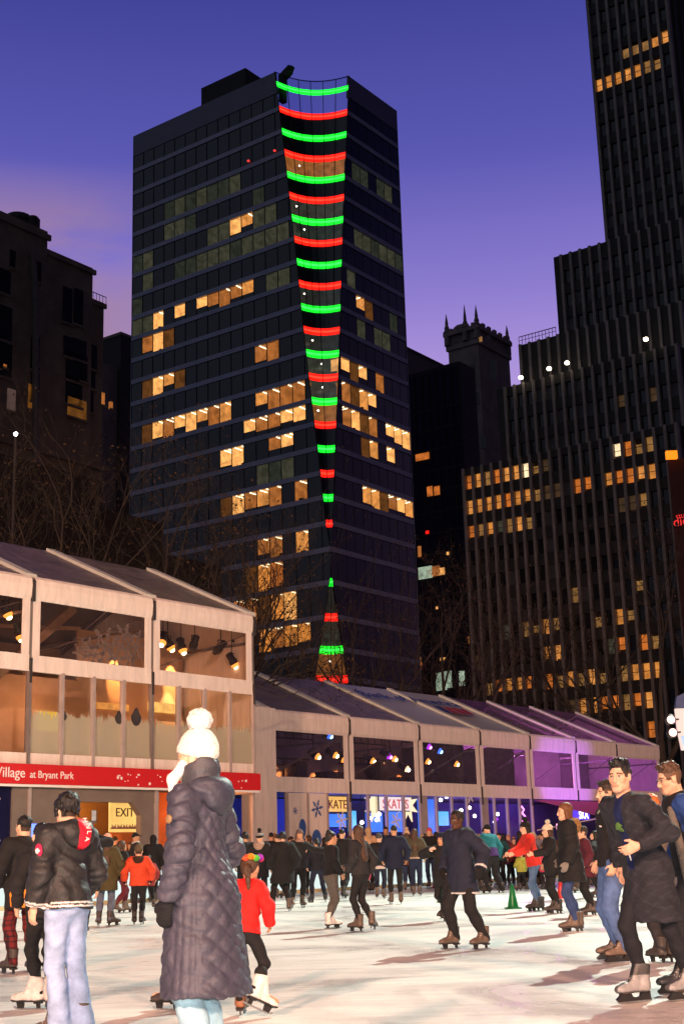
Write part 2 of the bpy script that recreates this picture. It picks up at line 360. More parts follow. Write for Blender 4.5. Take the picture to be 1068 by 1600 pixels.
# solid core behind the glass and the roof
cm_ = MB()
core = lambda z: [TL.pt(HL - .3, 2.6, z), TL.pt(HL - .3, HR - .3, z), TR.pt(HR - .3, 2.6, z), TL.pt(12, 12, z), TL.pt(13.5, 2.6, z)]
c0, c1 = core(0), core(134.2)
cm_.poly(c1)
for k in range(5): cm_.quad(c0[k], c0[(k + 1) % 5], c1[(k + 1) % 5], c1[k])
cm_.build('core', surf('tower_core', (.012, .012, .016), .8), tower)
rm = MB()
for k, z in enumerate(SPZ[1:]):   # floor slabs close the storeys, each behind its spandrel
    w = wcut(z)
    a = arc(z + .35, 9, .25)
    rm.poly([TL.pt(HL - .1, .25, z + .35)] + [TL.pt(HL - .1, HR - .1, z + .35)] + [TR.pt(HR - .1, .25, z + .35)] + list(reversed(a)))
rm.build('floor_slabs', surf('slab', (.03, .03, .035), .8), tower)['kind'] = 'stuff'
# end walls
em = MB(); em.box(TL, HL - .02, HL + .1, .0, HR, 0, 139); em.build('side_wall', M_tspan, tower)
em = MB(); em.box(TR, HR - .02, HR + .1, .0, HL, 0, 139); em.build('side_wall', M_tspan, tower)
# parapets
pm = MB(); face_strip(TL, HL, 134.6, 139.0, 0, pm, .5); pm.build('parapet', surf('parapet', (.10, .105, .165), .5, .15, .3), tower)
pm = MB(); face_strip(TR, HR, 134.6, 139.0, 0, pm, .5); pm.build('parapet', surf('parapet', (.10, .105, .165), .5, .15, .3), tower)
px_ = [(387, 352), (368, 359), (389, 455), (367, 465), (347, 474), (329, 482), (308, 488), (289, 497), (272, 506), (252, 513), (457, 538), (433, 546), (399, 553), (238, 552), (254, 545),
       (256, 614), (238, 621), (476, 612), (445, 622), (432, 625), (406, 634), (353, 647), (336, 653), (309, 664), (296, 668), (282, 674), (262, 682), (245, 689), (480, 652), (466, 655), (445, 661), (430, 664), (410, 672), (392, 680),
       (454, 694), (434, 698), (485, 685), (353, 727), (375, 720), (461, 768), (438, 775), (425, 780), (410, 786), (395, 790), (379, 793),
       (436, 854), (420, 858), (403, 863), (463, 850), (428, 892), (407, 897), (455, 930), (428, 936), (401, 945), (375, 952), (463, 980), (436, 985), (410, 990), (482, 975)]
pd_ = [(355, 297), (399, 312), (439, 297), (282, 330), (300, 325), (432, 259), (285, 361), (268, 365), (230, 394), (216, 400), (331, 378), (350, 372), (401, 378), (416, 372), (440, 365), (450, 352), (344, 407), (361, 400), (291, 431), (275, 436), (223, 457), (406, 343), (420, 338), (222, 492), (445, 430), (413, 734), (430, 728), (400, 738), (308, 420), (325, 413), (215, 518), (372, 290)]
rw_ = [(540, 573), (568, 584), (588, 594), (538, 612), (568, 623), (588, 632), (538, 652), (562, 658), (577, 663), (608, 678), (623, 685), (637, 689), (579, 707), (573, 775), (590, 775), (612, 790), (625, 795), (639, 801), (542, 468), (566, 479), (544, 506), (606, 702)]
rd_ = [(573, 380), (606, 402), (612, 308), (560, 270), (575, 280), (552, 430), (620, 415), (590, 392), (600, 300), (555, 360), (565, 515), (585, 525), (618, 500)]
rl = random.Random(3)
for F, length, warm, dim, nrm, pane in ((TL, HL, px_, pd_, U2, 2.72), (TR, HR, rw_, rd_, N2, 2.55)):
    ex = np.array([F.ex.x, F.ex.y])
    lit = {}
    for lst, kind in ((dim, 'd'), (warm, 'w')):
        for q in lst:
            p = on_plane(*q, CT, nrm); a = (p[:2] - CT) @ ex
            kz = [k for k in range(len(SPZ) - 1) if SPZ[k + 1] < p[2] < SPZ[k]]
            if kz: lit[(kz[0], int((length - a) // pane))] = kind
    for (k_, j_), kd in list(lit.items()):      # a spill of dimmer rooms beside the lit ones
        for dj in (-1, 1):
            if (k_, j_ + dj) not in lit and j_ + dj >= 0 and rl.random() < .34: lit[(k_, j_ + dj)] = 'm' if kd == 'w' else 'd'
    for k in range(len(SPZ)):
        z = SPZ[k]
        if k > 0:
            sm = MB(); face_strip(F, length, z - .44, z + .40, -.06, sm, .5); sm.build('spandrel', M_tspan, tower)
        if k == len(SPZ) - 1: break
        zt = SPZ[k] - .42 if k else 134.6; zb = SPZ[k + 1] + .38
        gl = MB(); mu = MB(); runs = []
        j = 0
        while True:
            a1 = length - j * pane; w0, w1 = wcut(zb), wcut(zt)
            if a1 <= max(w0, w1) + .2: break
            a0 = a1 - pane; last = a0 <= max(w0, w1) + .2
            kind = lit.get((k, j))
            if last or kind is None:
                if last: gl.quad(F.pt(w0, .12, zb), F.pt(a1, .12, zb), F.pt(a1, .12, zt), F.pt(w1, .12, zt))
                else: gl.quad(F.pt(a0, .12, zb), F.pt(a1, .12, zb), F.pt(a1, .12, zt), F.pt(a0, .12, zt))
            else:
                if gl.f: runs.append(gl); gl = MB()
                low = k >= 19
                mat = rl.choice(M_dim) if kind == 'd' else M_faint if kind == 'm' else (rl.choice(M_amber) if low and rl.random() < .6 else rl.choice(M_warm))
                zz = zt
                if kind == 'w' and rl.random() < .45:
                    up = rl.choice([.5, .9, 1.3]); gl.quad(F.pt(a0, .12, zb), F.pt(a1, .12, zb), F.pt(a1, .12, zb + up), F.pt(a0, .12, zb + up)); runs.append(gl); gl = MB()
                else: up = 0
                ro = lit_room(F, a0 + .05, a1 - .05, zb + up, zz, .13, mat, tower, rl.choice([1, 1, 2]) if kind == 'w' and (k >= 13) else (1 if kind == 'w' and rl.random() < .3 else 0), 2.1, rnd=rl)
                if kind == 'w' and not up:
                    dm = MB()
                    for q in range(rl.choice([0, 1, 1, 2])):
                        x = rl.uniform(a0 + .2, a1 - .9); dm.box(F, x, x + rl.uniform(.15, .9), rl.uniform(.3, 1.4), 1.6, zb, zb + rl.uniform(.2, .8))
                    dm.build('furniture', M_desk, ro)
            mu.box(F, a1 - .05, a1 + .05, .03 if F is TL else .09, .2, zb, zt)
            j += 1
            if last: break
        for g_ in runs + [gl]: g_.build('ribbon_window', M_tglass, tower)
        mu.build('mullion', M_mull, tower)['kind'] = 'stuff'
# the hollowed corner: a glowing band at each floor, glass between, thin frames
for k, z in enumerate(SPZ):
    if wcut(z) < .12 or z < 22: continue
    h = .62 if k else .5
    a, b = arc(z - h, 9, -.05), arc(z + h, 9, -.05)
    bm_ = MB()
    am, bm3 = arc(z - h * .30, 9, -.075), arc(z + h * .30, 9, -.075)
    for q in range(8): bm_.quad(a[q], a[q + 1], b[q + 1], b[q]); bm_.quad(am[q], am[q + 1], bm3[q + 1], bm3[q], 1)
    ai, bi = arc(z - h, 9, .2), arc(z + h, 9, .2)
    for q in range(8): bm_.quad(a[q], ai[q], ai[q + 1], a[q + 1]); bm_.quad(b[q], b[q + 1], bi[q + 1], bi[q])
    gr = (k % 2 == 0) != (k >= 20); bm_.build('green_light_band' if gr else 'red_light_band', [M_green, M_greenh] if gr else [M_red, M_redh], tower)
corner_lit = {3: 2, 5: 1, 6: 0, 9: 0, 11: 0, 12: 1, 13: 1, 14: 2, 21: 0, 22: 1, 23: 2}
M_ctop = clear_mat('screen_glass', (.75, .8, .9), .1)
for k in range(len(SPZ) - 1):
    z0, z1 = SPZ[k + 1] + .6, SPZ[k] - .6
    if k == 0: z0, z1 = 131.9, 136.0
    if wcut((z0 + z1) / 2) < .12 or z1 < 22: continue
    a, b = arc(z0, 9, .1), arc(z1, 9, .1)
    g = MB()
    for q in range(8): g.quad(a[q], a[q + 1], b[q + 1], b[q])
    if k in corner_lit:
        a2, b2 = arc(z0, 9, 1.6), arc(z1, 9, 1.6); rb = MB()
        for q in range(8): rb.quad(a2[q], a2[q + 1], b2[q + 1], b2[q]); rb.quad(b[q], b[q + 1], b2[q + 1], b2[q])
        ro = rb.build('lit_corner_room', [M_dim[0], M_dim[1], M_warm[1]][corner_lit[k]], tower)
        fm = MB(); q0 = rl.randint(1, 4); mid = (a[q0] + a2[q0]) / 2
        fm.lathe(mid + Vector((0, 0, (z1 - z0) * .72)), [(.02, -.15), (.12, -.1), (.16, 0), (.12, .1), (.02, .15)], 10); fm.build('ceiling_light', M_bulb, ro)
        g.build('corner_glass', M_ctop, tower)
    else: g.build('corner_glass', M_ctop if k == 0 else M_tglass, tower)
for half in (0, 1):
    fm = MB()
    for k in range(len(SPZ) - 1):
        z0, z1 = SPZ[k + 1], SPZ[k] + (2.4 if k == 0 else 0)
        if wcut(z0) < .5 or z0 < 20 or (z0 < 46) != (half == 1): continue
        a, b = arc(z0, 7, -.06), arc(z1, 7, -.06)
        qs = (1, 2, 3, 4, 5) if wcut(z0) > 4.5 and not half else (3,)
        for q in (0, 6) + qs: fm.beam(a[q], b[q], .11)
    if half: fm.build('corner_frame', M_mull, tower)
    else: fm_up = fm
fm = fm_up
a = arc(139.0, 13, -.06)
for q in range(12): fm.beam(a[q], a[q + 1], .14)
fm.build('corner_frame', M_mull, tower)
g = MB(); a, b = arc(137.1, 9, .1), arc(138.95, 9, .1)
for q in range(8): g.quad(a[q], a[q + 1], b[q + 1], b[q])
g.build('corner_glass', M_ctop, tower)
# roof plant
mm = MB(); mm.box(TL, 17.5, 28.5, 1.2, 9.0, 134.2, 143.6); mm.build('plant_room', surf('plant_dark', (.02, .02, .025), .8), tower)
mm = MB(); mm.box(TL, 9.4, 10.4, 2.0, 3.2, 134.2, 139.4); mm.beam(TL.pt(10.2, 2.6, 139.0), TL.pt(8.4, 2.9, 140.3), 1.3, 1.2); mm.beam(TL.pt(8.9, 2.9, 140.7), TL.pt(7.9, 3.0, 140.2), .9, 1.3)
mm.build('window_crane', surf('plant_dark', (.02, .02, .025), .8), tower)
for q in ((430, 236), (389, 252)):   # two small red beacons on the face
    p = on_plane(*q, CT, U2); bm2 = MB(); bm2.lathe((p[0] - U2[0] * .2, p[1] - U2[1] * .2, p[2]), [(.05, -.22), (.22, -.1), (.24, .05), (.12, .2)], 10); bm2.build('red_beacon', glow('beacon', (1, .05, .05), 1.2), tower)

# ================================================================== THE STEPPED SLAB WITH THE PALE PIERS
QS = at_depth(718, 735, 190.0)
slab = empty('stepped_tower', (QS[0], QS[1], 0), 'dark stepped skyscraper with pale upright piers and scattered lit windows', 'skyscraper')
SF = Fr((QS[0], QS[1], 0), -N2, U2)
TIERS = [(0, 0.0, 0, 55.0, 33.0), (2, 5.6, 55.0, 66.5, 33.3), (4, 8.5, 66.5, 73.2, 33.6), (6, 14.2, 73.2, 86.2, 34.0), (8, 21.7, 86.2, 152.0, 34.4)]
M_stone = surf('dark_stone', (.030, .027, .026), .8, .25, .5, bump=.2, bscale=3)
M_pier = surf('pale_pier', (.21, .18, .165), .75, .25, .4)
M_sgl = surf('slab_glass', (.010, .010, .013), .15, .3, .4, spec=.5)
M_blind = surf('window_blind', (.06, .058, .066), .6, .3, .8)
COLW, ROWH = 1.55, 3.72
LITS = [(930, 127, 2), (944, 120, 2), (958, 113, 2), (972, 107, 2), (986, 100, 2), (1000, 93, 2), (1015, 88, 1), (1029, 81, 1), (1013, 55, 2), (1028, 47, 2), (970, 75, 0), (985, 69, 0), (997, 63, 0),
        (722.5, 764, 1), (736, 761, 2), (750, 755, 2), (764, 753, 1), (779, 751, 2), (794, 748, 2), (808, 742, 2), (822, 738, 3), (839, 739, 1), (854, 734, 0), (966, 707, 3), (982, 700, 2), (1001, 701, 1), (1018, 694, 1),
        (724, 799, 1), (738, 797, 2), (752, 794, 2), (767, 792, 2), (782, 788, 2), (797, 785, 2), (811, 781, 2), (826, 777, 2), (842, 776, 1), (857, 771, 0), (873, 772, 0), (904, 760, 2), (920, 757, 2), (954, 753, 2), (970, 750, 2), (987, 746, 2), (1005, 741, 2), (1022, 738, 2),
        (727, 842, 1), (741, 839, 2), (755, 831, 1), (771, 824, 2), (785, 829, 0), (799, 827, 1), (814, 824, 2), (830, 820, 1), (1008, 773, 1), (990, 780, 0), (975, 785, 0),
        (841, 969, 2), (858, 968, 2), (874, 971, 1), (812, 983, 1), (796, 987, 0), (827, 976, 1), (939, 965, 2), (925, 965, 1), (957, 957, 2), (975, 957, 1), (961, 999, 2), (977, 995, 2), (996, 991, 2), (1012, 991, 1),
        (966, 1042, 1), (983, 1041, 2), (1000, 1037, 2), (1018, 1035, 2), (756, 1067, 1), (771, 1064, 2), (788, 1062, 2), (803, 1060, 2), (818, 1062, 2), (848, 1056, 2), (867, 1053, 1), (881, 1047, 2), (897, 1047, 1), (914, 1049, 2), (932, 1049, 1), (847, 1019, 2), (863, 1019, 2),
        (902, 1097, 2), (918, 1096, 2), (936, 1094, 2), (951, 1093, 2), (971, 1091, 1), (987, 1089, 2), (1006, 1086, 2), (884, 1100, 0), (1010, 1130, 2)]
litmap = {}
for q in LITS:
    for ti, (o, r0, z0, z1, r1) in enumerate(TIERS):
        p = on_plane(q[0], q[1], QS[:2] + U2 * o, U2); r = -(p[:2] - QS[:2]) @ N2
        if z0 <= p[2] < z1 and r > r0 - .5:
            litmap[(ti, int((r1 - r) // COLW), int((p[2] + .95) // ROWH))] = q[2]; break
DEEP = 26.0
dark_rest = MB(); n_individual = 0
LM = {0: [M_dim[1], room('brown_room', (1, .55, .25), .06)], 1: [room('low_room', (1, .48, .14), .30)], 2: [M_amber[0], room('slab_room', (1.0, .36, .07), .7), M_warm[0]], 3: [room('bright_room', (1, .72, .42), 1.6)]}
for ti, (o, r0, z0, z1, r1) in enumerate(TIERS):
    m = MB(); b0 = o + .55
    m.box(SF, r0, r1, b0 + .6, DEEP, z0, z1 - .02); m.build('tier_core', M_stone, slab)
    ncol = int((r1 - r0) / COLW)
    # spandrel strips and parapet between window rows
    k0 = int(math.ceil((z0 + .6) / ROWH)); rows = [k for k in range(max(0, int(z0 // ROWH)), int(z1 // ROWH) + 1)]
    st = MB(); prev = z0
    for k in rows:
        wz0, wz1 = k * ROWH - .95 + .95, k * ROWH + 1.95
        wz0 = k * ROWH - .15; wz1 = wz0 + 2.05
        if wz0 < z0 + .4 or wz1 > z1 - .8: continue
        if wz0 > prev: st.box(SF, r0 + .0, r1, o + .30, o + .9, prev, wz0)
        prev = wz1
        for c in range(ncol):
            a1 = r1 - c * COLW - .28; a0 = a1 - COLW + .46
            kind = litmap.get((ti, c, k))
            if kind is None and wz0 < 34 and rl.random() < .05: kind = rl.choice([0, 1])
            if kind is None and rl.random() < .012: kind = 0
            if kind is not None and n_individual >= 100:
                dark_rest.quad(SF.pt(a0, o + .6, wz0), SF.pt(a1, o + .6, wz0), SF.pt(a1, o + .6, wz1 - .4), SF.pt(a0, o + .6, wz1 - .4), 2 if kind < 2 else 3)
            elif kind is not None:
                lit_room(SF, a0, a1, wz0 + rl.choice([0, 0, .5]), wz1 - (rl.choice([0, .4, .7]) if kind == 1 else 0), o + .55, rl.choice(LM[kind]), slab, 0, .5, 'lit_window', rl); n_individual += 1
                bl = MB(); bl.box(SF, a0, a1, o + .50, o + .54, (wz0 + wz1) / 2 - .05, (wz0 + wz1) / 2 + .03); bl.build('window_bar', M_stone, slab)['kind'] = 'stuff'
            else:
                dark_rest.quad(SF.pt(a0, o + .6, wz0), SF.pt(a1, o + .6, wz0), SF.pt(a1, o + .6, wz1), SF.pt(a0, o + .6, wz1), 1 if rl.random() < .16 else 0)
    st.box(SF, r0, r1, o + .30, o + .9, prev, z1); st.build('spandrel_wall', M_stone, slab)
    for c in range(ncol + 1):
        a = r1 - c * COLW; pm = MB(); pm.box(SF, a - .20, a + .20, o, o + .85, z0, z1 + .06); pm.build('pier', M_pier, slab)
    if r1 - ncol * COLW - r0 > .3:
        pm = MB(); pm.box(SF, r0, r1 - ncol * COLW - .3, o + .2, o + .8, z0, z1); pm.build('corner_wall', M_stone, slab)
    for j in range(7):      # piers round on the narrow side that shows at the picture's edge
        pm = MB(); pm.box(SF, r1 - .1, r1 + .25, o + 2.4 + j * 2.6, o + 2.9 + j * 2.6, z0, z1 + .05); pm.build('side_pier', M_stone, slab)
dark_rest.build('dark_window', [M_sgl, M_blind, LM[1][0], LM[2][1]], slab)['kind'] = 'stuff'
for q in ((813, 590), (857, 576), (885, 567), (1008, 530)):   # lamps on the setback
    p = on_plane(*q, QS[:2] + U2 * 1.2, U2); lm = MB(); lm.lathe((p[0], p[1], p[2]), [(.05, -.3), (.28, -.2), (.36, 0), (.26, .2), (.05, .3)], 10)
    lb = lm.build('setback_lamp', M_bulb, slab); pm = MB(); pm.beam((p[0], p[1], p[2] - .3), (p[0], p[1], 66.4), .12); pm.build('lamp_stem', M_stone, lb)
rm = MB()
for k in range(12): rm.beam(SF.pt(8.6 + k * .55, 4.3, 73.2), SF.pt(8.6 + k * .55, 4.3, 74.5), .07)
rm.beam(SF.pt(8.6, 4.3, 74.5), SF.pt(14.7, 4.3, 74.5), .1); rm.beam(SF.pt(8.6, 4.3, 73.9), SF.pt(14.7, 4.3, 73.9), .06)
rm.build('roof_railing', M_mull, slab)

# ================================================================== GOTHIC TOWER, GREY BLOCK, DARK GLASS BLOCK
GO = at_depth(695, 560, 300.0)
goth = empty('gothic_tower', (GO[0], GO[1], 0), 'dark stone gothic tower with pinnacles and a stepped crown seen between skyscrapers', 'tower')
GF = Fr((GO[0], GO[1], 0), -N2, U2); M_gst = surf('gothic_stone', (.20, .165, .15), .85, .3, .3, bump=.3, bscale=2)
gw = abs((on_plane(748, 560, GO, U2) - GO)[:2] @ N2); zt = lambda px, py: float(on_plane(px, py, GO, U2)[2])
z_top = zt(697, 520); z_c = zt(697, 548)
m = MB(); m.box(GF, .6, gw - .4, .6, 15, 0, z_c); m.build('shaft', M_gst, goth)
m = MB(); m.box(GF, .2, gw, .2, 15.4, z_c - .1, z_c + 1.0); m.box(GF, .6, gw - .4, .6, 15, z_c + 1.0, z_top - 1); m.box(GF, -.2, gw + .3, -.2, 15.6, z_top - 1, z_top)
m.prism(GF, [(1.6, z_top), (2.6, z_top + .9), (3.4, z_top + 1.3), (5.2, z_top + 1.3), (6.0, z_top + .9), (6.6, z_top)], .3, .9)

for k in range(5): m.box(GF, 1.4 + k * 1.5, 2.1 + k * 1.5, -.1, .5, z_top, z_top + .7); m.box(GF, gw - .3, gw + .3, 2 + k * 2.6, 3.2 + k * 2.6, z_top, z_top + .8)
m.build('crown', M_gst, goth)
for a, b, h in ((.6, .4, 5.0), (gw * .62, .4, 6.0), (gw - .5, .6, 5.2), (gw - .6, 15, 4.6), (.8, 15, 4)):
    m = MB(); m.lathe(GF.pt(a, b, z_top - 3.2), [(.75, 0), (.75, 3.2), (.95, 3.4), (.55, 3.9), (.62, 4.4), (.35, 5.2), (.4, 5.5), (.05, h + 3.0)], 8); m.build('pinnacle', M_gst, goth)
for i, (x, y, w, h) in enumerate(((710, 535, .9, 1.2), (722, 533, .9, 1.2), (735, 531, .9, 1.2), (748, 529, .9, 1.2), (760, 527, .9, 1.2), (726, 585, 1.0, 4.5), (736, 582, 1.0, 4.5), (768, 578, 1.4, 4.5), (730, 625, 1.2, 3), (742, 622, 1.2, 3), (735, 660, 1.2, 3), (752, 690, 1.2, 3))):
    p = on_plane(x, y, GO, U2); a = -(p[:2] - GO[:2]) @ N2
    m = MB(); m.box(GF, a - w / 2, a + w / 2, .5, .66, p[2] - h / 2, p[2] + h / 2); m.build('window', M_sgl if i != 3 else room('low_room', (1, .48, .14), .30), goth)
GB = at_depth(640, 549, 330.0)
m = MB(); grey = Fr((GB[0], GB[1], 0), U2, N2); zg = GB[2]
gb = empty('grey_block', (GB[0], GB[1], 0), 'plain grey block with a flat roof behind the dark glass building', 'building')
m.box(grey, -6, 40, 0, 20, 0, zg); m.build('wall', surf('grey_wall', (.10, .085, .085), .8, .1), gb); m = MB(); m.box(grey, -6.2, 40.2, -.2, 20, zg + .002, zg + .8); m.build('coping', M_stone, gb)
DB = at_depth(643, 590, 262.0)
dk = empty('dark_glass_block', (DB[0], DB[1], 0), 'near-black glass block beside the hollow-cornered tower, few windows lit', 'office block')
DF = Fr((DB[0], DB[1], 0), -N2, U2); DF.o = DF.o + DF.ex * -3
dw = 3 + abs((on_plane(716, 590, DB, U2) - DB)[:2] @ N2)
M_dkg = surf('dark_curtain_glass', (.008, .009, .012), .14, .3, .3, spec=.4)
m = MB(); m.box(DF, 0, dw - .01, 0, 6, 0, DB[2] - .01); m.build('wall', M_dkg, dk); m = MB(); m.box(DF, dw - .005, dw + .3, .0, 6, 0, DB[2]); m.box(DF, 0, dw + .3, 0, 6, DB[2], DB[2] + .8); m.build('side_wall', M_stone, dk)
m = MB()
for k in range(int((DB[2] - 4) / 4.2)): m.box(DF, 0, dw, -.12, -.003, 3 + k * 4.2, 3.5 + k * 4.2)
for k in range(9): m.box(DF, k * dw / 8 - .08, k * dw / 8 + .08, -.2, -.122, 0, DB[2])
m.build('facade_grid', M_stone, dk)
for (x, y, w, h, k) in ((655, 715, 1.6, 1.4, 0), (665, 713, 1.8, 1.4, 0), (672, 768, 1.3, 2.0, 0), (683, 767, 1.3, 1.8, 0), (656, 862, .8, 2.2, 1), (637, 858, .8, .8, 2), (665, 895, 3.2, 2.4, 3), (678, 893, 3.0, 2.0, 1), (690, 893, 1.6, 1.4, 2), (668, 832, .7, .6, 4), (641, 1038, 1.6, 1.3, 0), (652, 1041, 2.2, 1.6, 0), (690, 1065, 2.4, 3.4, 3), (699, 1062, 2.0, 3.2, 3), (722, 1060, 1.2, 2.8, 3), (641, 1081, 2.6, 1, 2), (735, 1000, .8, 1.4, 1), (655, 1030, .8, .7, 2), (692, 1030, 1.2, .6, 2), (585, 1038, .9, .7, 5), (700, 865, .5, .6, 2), (683, 950, .5, .5, 2)):
    p = on_plane(x, y, DB, U2); a = -(p[:2] - np.array([DF.o.x, DF.o.y])) @ N2
    mt = [M_amber[0], M_warm[1], M_warm[2], room('cool_room', (.75, .95, .70), .55), M_red, glow('blue_dot', (.2, .6, 1), 1.5)][k]
    m = MB(); m.box(DF, a - w / 2, a + w / 2, -.26, -.21, p[2] - h / 2, p[2] + h / 2)
    if 0 < a < dw: m.build('lit_window', mt, dk)

# ================================================================== OLD STONE BLOCK ON THE OTHER SIDE
LB = at_depth(75, 385, 150.0)
old = empty('old_stone_block', (LB[0], LB[1], 0), 'old dark stone apartment building in steps with a roof tank, beyond the bare trees', 'building')
LF = Fr((LB[0], LB[1], 0), U2, N2)
M_old = surf('old_stone', (.17, .135, .11), .85, .3, .35, bump=.3, bscale=1.2)
def la(px, py): p = on_plane(px, py, LB, N2); return float((p[:2] - LB[:2]) @ U2), float(p[2])
aA, zA = la(75, 362); aB, zB = la(150, 405); zB2 = la(75, 385)[1]; aC, zC = la(173, 478); zC2 = la(150, 460)[1]; a0_, z0_ = la(0, 345)
m = MB(); m.box(LF, aA - 34, aA, 0, 24, 0, zA); m.box(LF, aA, aB, .5, 20, 0, zB2); m.box(LF, aB, aC, 1.2, 18, 0, zC2)
m.box(LF, aA - 34, aA + .3, -.35, -.002, zA - 1.2, zA - .5); m.box(LF, aA, aB + .3, .15, .498, zB2 - .9, zB2 - .3); m.box(LF, aA - 30, aC, -.3, -.004, 47, 47.6)
m.box(LF, aB, aC + .25, .9, 1.198, zC2 - .8, zC2 - .2)
m.build('wall', M_old, old)
m = MB(); ax, _ = la(95, 600); m.tube([LF.pt(ax - 5, -.35, zB2 - 2), LF.pt(ax - 4.4, -.35, zB2 - 9), LF.pt(ax - 3.6, -.35, 40), LF.pt(ax - 3.6, -.35, 8)], .42, 8); m.build('flue_pipe', surf('flue', (.10, .09, .085), .6), old)
tk = at_depth(30, 330, 154.0)
m = MB(); m.lathe((tk[0], tk[1], zA), [(2.2, 0), (2.2, 1.0), (2.0, 1.05), (2.0, 3.4), (1.5, 4.1), (.1, 4.5)], 14); m.build('roof_tank', M_stone, old)
m = MB(); m.lathe((tk[0] + 1.9, tk[1] - .6, zA), [(.9, 0), (.9, 3.3), (.6, 3.7), (.05, 3.8)], 10); m.build('roof_vent', M_stone, old)
m = MB()
for k in range(8): m.beam(LF.pt(aB - .5 + k * .55, 1.6, zC2), LF.pt(aB - .5 + k * .55, 1.6, zC2 + 1.1), .06)
m.beam(LF.pt(aB - .5, 1.6, zC2 + 1.1), LF.pt(aB + 3.4, 1.6, zC2 + 1.1), .08); m.build('roof_railing', M_mull, old)
m = MB(); pp = LF.pt(aA + 4, 6, zB2); m.lathe(pp, [(.3, 0), (.3, 1.5), (.15, 1.6), (.12, 2.6)], 8); m.build('vent_pipe', M_stone, old)
oldw = [(8, 440, 1.6, 3.0, 0), (8, 505, 2.0, 4.2, 0), (8, 560, 2.0, 4.4, 0), (60, 425, .9, 2.6, 0), (20, 405, .8, 2.2, 0), (110, 475, 1.5, 4.6, 0), (127, 478, 1.5, 4.6, 0), (55, 552, 1.3, 4.2, 0), (55, 600, 1.3, 4.2, 0), (110, 540, 1.3, 2.6, 0), (128, 545, 2.4, 2.6, 0), (150, 552, 2.6, 3.2, 0), (120, 572, 2.6, 3.6, 0), (135, 575, 1.2, 3.2, 0), (153, 585, 1.4, 3, 0), (120, 610, 2.6, 3.6, 0), (150, 622, 1.4, 3, 0),
        (49, 620, .9, 3.0, 2), (125, 637, 3.0, 2.4, 2), (172, 620, .5, 1.6, 3), (18, 625, 1.2, 2.6, 1), (8, 572, .5, .4, 3), (185, 630, .4, .9, 3)]
for (x, y, w, h, k) in oldw:
    a, z = la(x, y); off = -.02 if a < aA else (.48 if a < aB else 1.18)
    mt = [M_sgl, room('pink_drape', (.9, .55, .45), .10), room('amber_low', (1, .36, .05), .16), M_warm[1]][k]
    o = empty  # each window: sash of its own with a sill
    m = MB(); m.box(LF, a - w / 2, a + w / 2, off - .03, off + .3, z - h / 2, z + h / 2); wo_ = m.build('window', mt, old)
    m = MB(); m.box(LF, a - w / 2 - .15, a + w / 2 + .15, off - .22, off - .032, z - h / 2 - .3, z - h / 2); m.build('sill', M_old, wo_)
# low dark row behind the trees and the slim house next to the tower
SH = at_depth(189, 523, 262.0)
m = MB(); sh = Fr((SH[0], SH[1], 0), U2, N2)
hs = empty('slim_house', (SH[0], SH[1], 0), 'slim dark house squeezed between the old stone block and the tower', 'house')
m.box(sh, 0, 14, 0, 14, 0, SH[2]); m.build('wall', M_stone, hs); m = MB(); m.box(sh, -.2, 14.2, -.2, 14.2, SH[2] + .002, SH[2] + .6); m.build('cornice', M_old, hs)
m = MB(); m.box(sh, -9, -.25, .6, 14, 0, float(on_plane(172, 568, SH, N2)[2])); m.build('wing', M_old, hs)
for a, z in ((2, 40), (5, 40), (2, 33), (5, 33)):
    m = MB(); m.box(sh, a, a + 1.2, -.03, .3, z, z + 2.4); m.build('window', M_sgl, hs)
RW = at_depth(-2, 676, 110.0)
row = empty('low_dark_row', (RW[0], RW[1], 0), 'low unlit row of buildings behind the bare trees', 'building')
rf = Fr((RW[0], RW[1], 0), U2, N2); m = MB(); zr = 35.0
m.box(rf, -30, 12, 0, 8, 0, zr); m.box(rf, 12, 21, 1, 8, 0, zr - 2.2); m.box(rf, 21, 30, 1.5, 8, 0, zr - 5); m.build('wall', surf('row_brick', (.022, .019, .018), .9, .3, .4), row)
m = MB()
for k in range(9): m.box(rf, -28 + k * 4.4, -26.4 + k * 4.4, -.04, .4, 20, 22.6)
m.build('dark_window', M_sgl, row)['kind'] = 'stuff'
# the red building at the picture's edge with its orange box sign and red lettering
RB = at_depth(1052, 760, 150.0)
rb = empty('red_brick_building', (RB[0], RB[1], 0), 'dark red building at the edge with an orange box sign and red neon letters', 'building')
rbf = Fr((RB[0], RB[1], 0), -N2, U2); m = MB(); m.box(rbf, -.5, 30, 0, 16, 0, 44); m.build('wall', surf('red_wall', (.055, .016, .014), .8, .3, .4), rb)
p = at_depth(1048, 711, 149.0); m = MB(); m.box(Fr(p, (1, 0), (0, 1)), -.62, .62, -.3, .3, -.45, .45); m.build('box_sign', glow('orange_sign', (1.0, .26, .01), 1.4), rb)
p = at_depth(1051, 823, 149.0); text('neon_lettering', 'dio', Fr(p, -N2, U2), 0, 0, 0, 1.5, glow('red_neon', (1, .03, .03), 1.1), rb)
p = at_depth(1055, 811, 149.0); text('neon_lettering', 'STU', Fr(p, -N2, U2), 0, 0, 0, .6, glow('red_neon', (1, .03, .03), 1.1), rb)
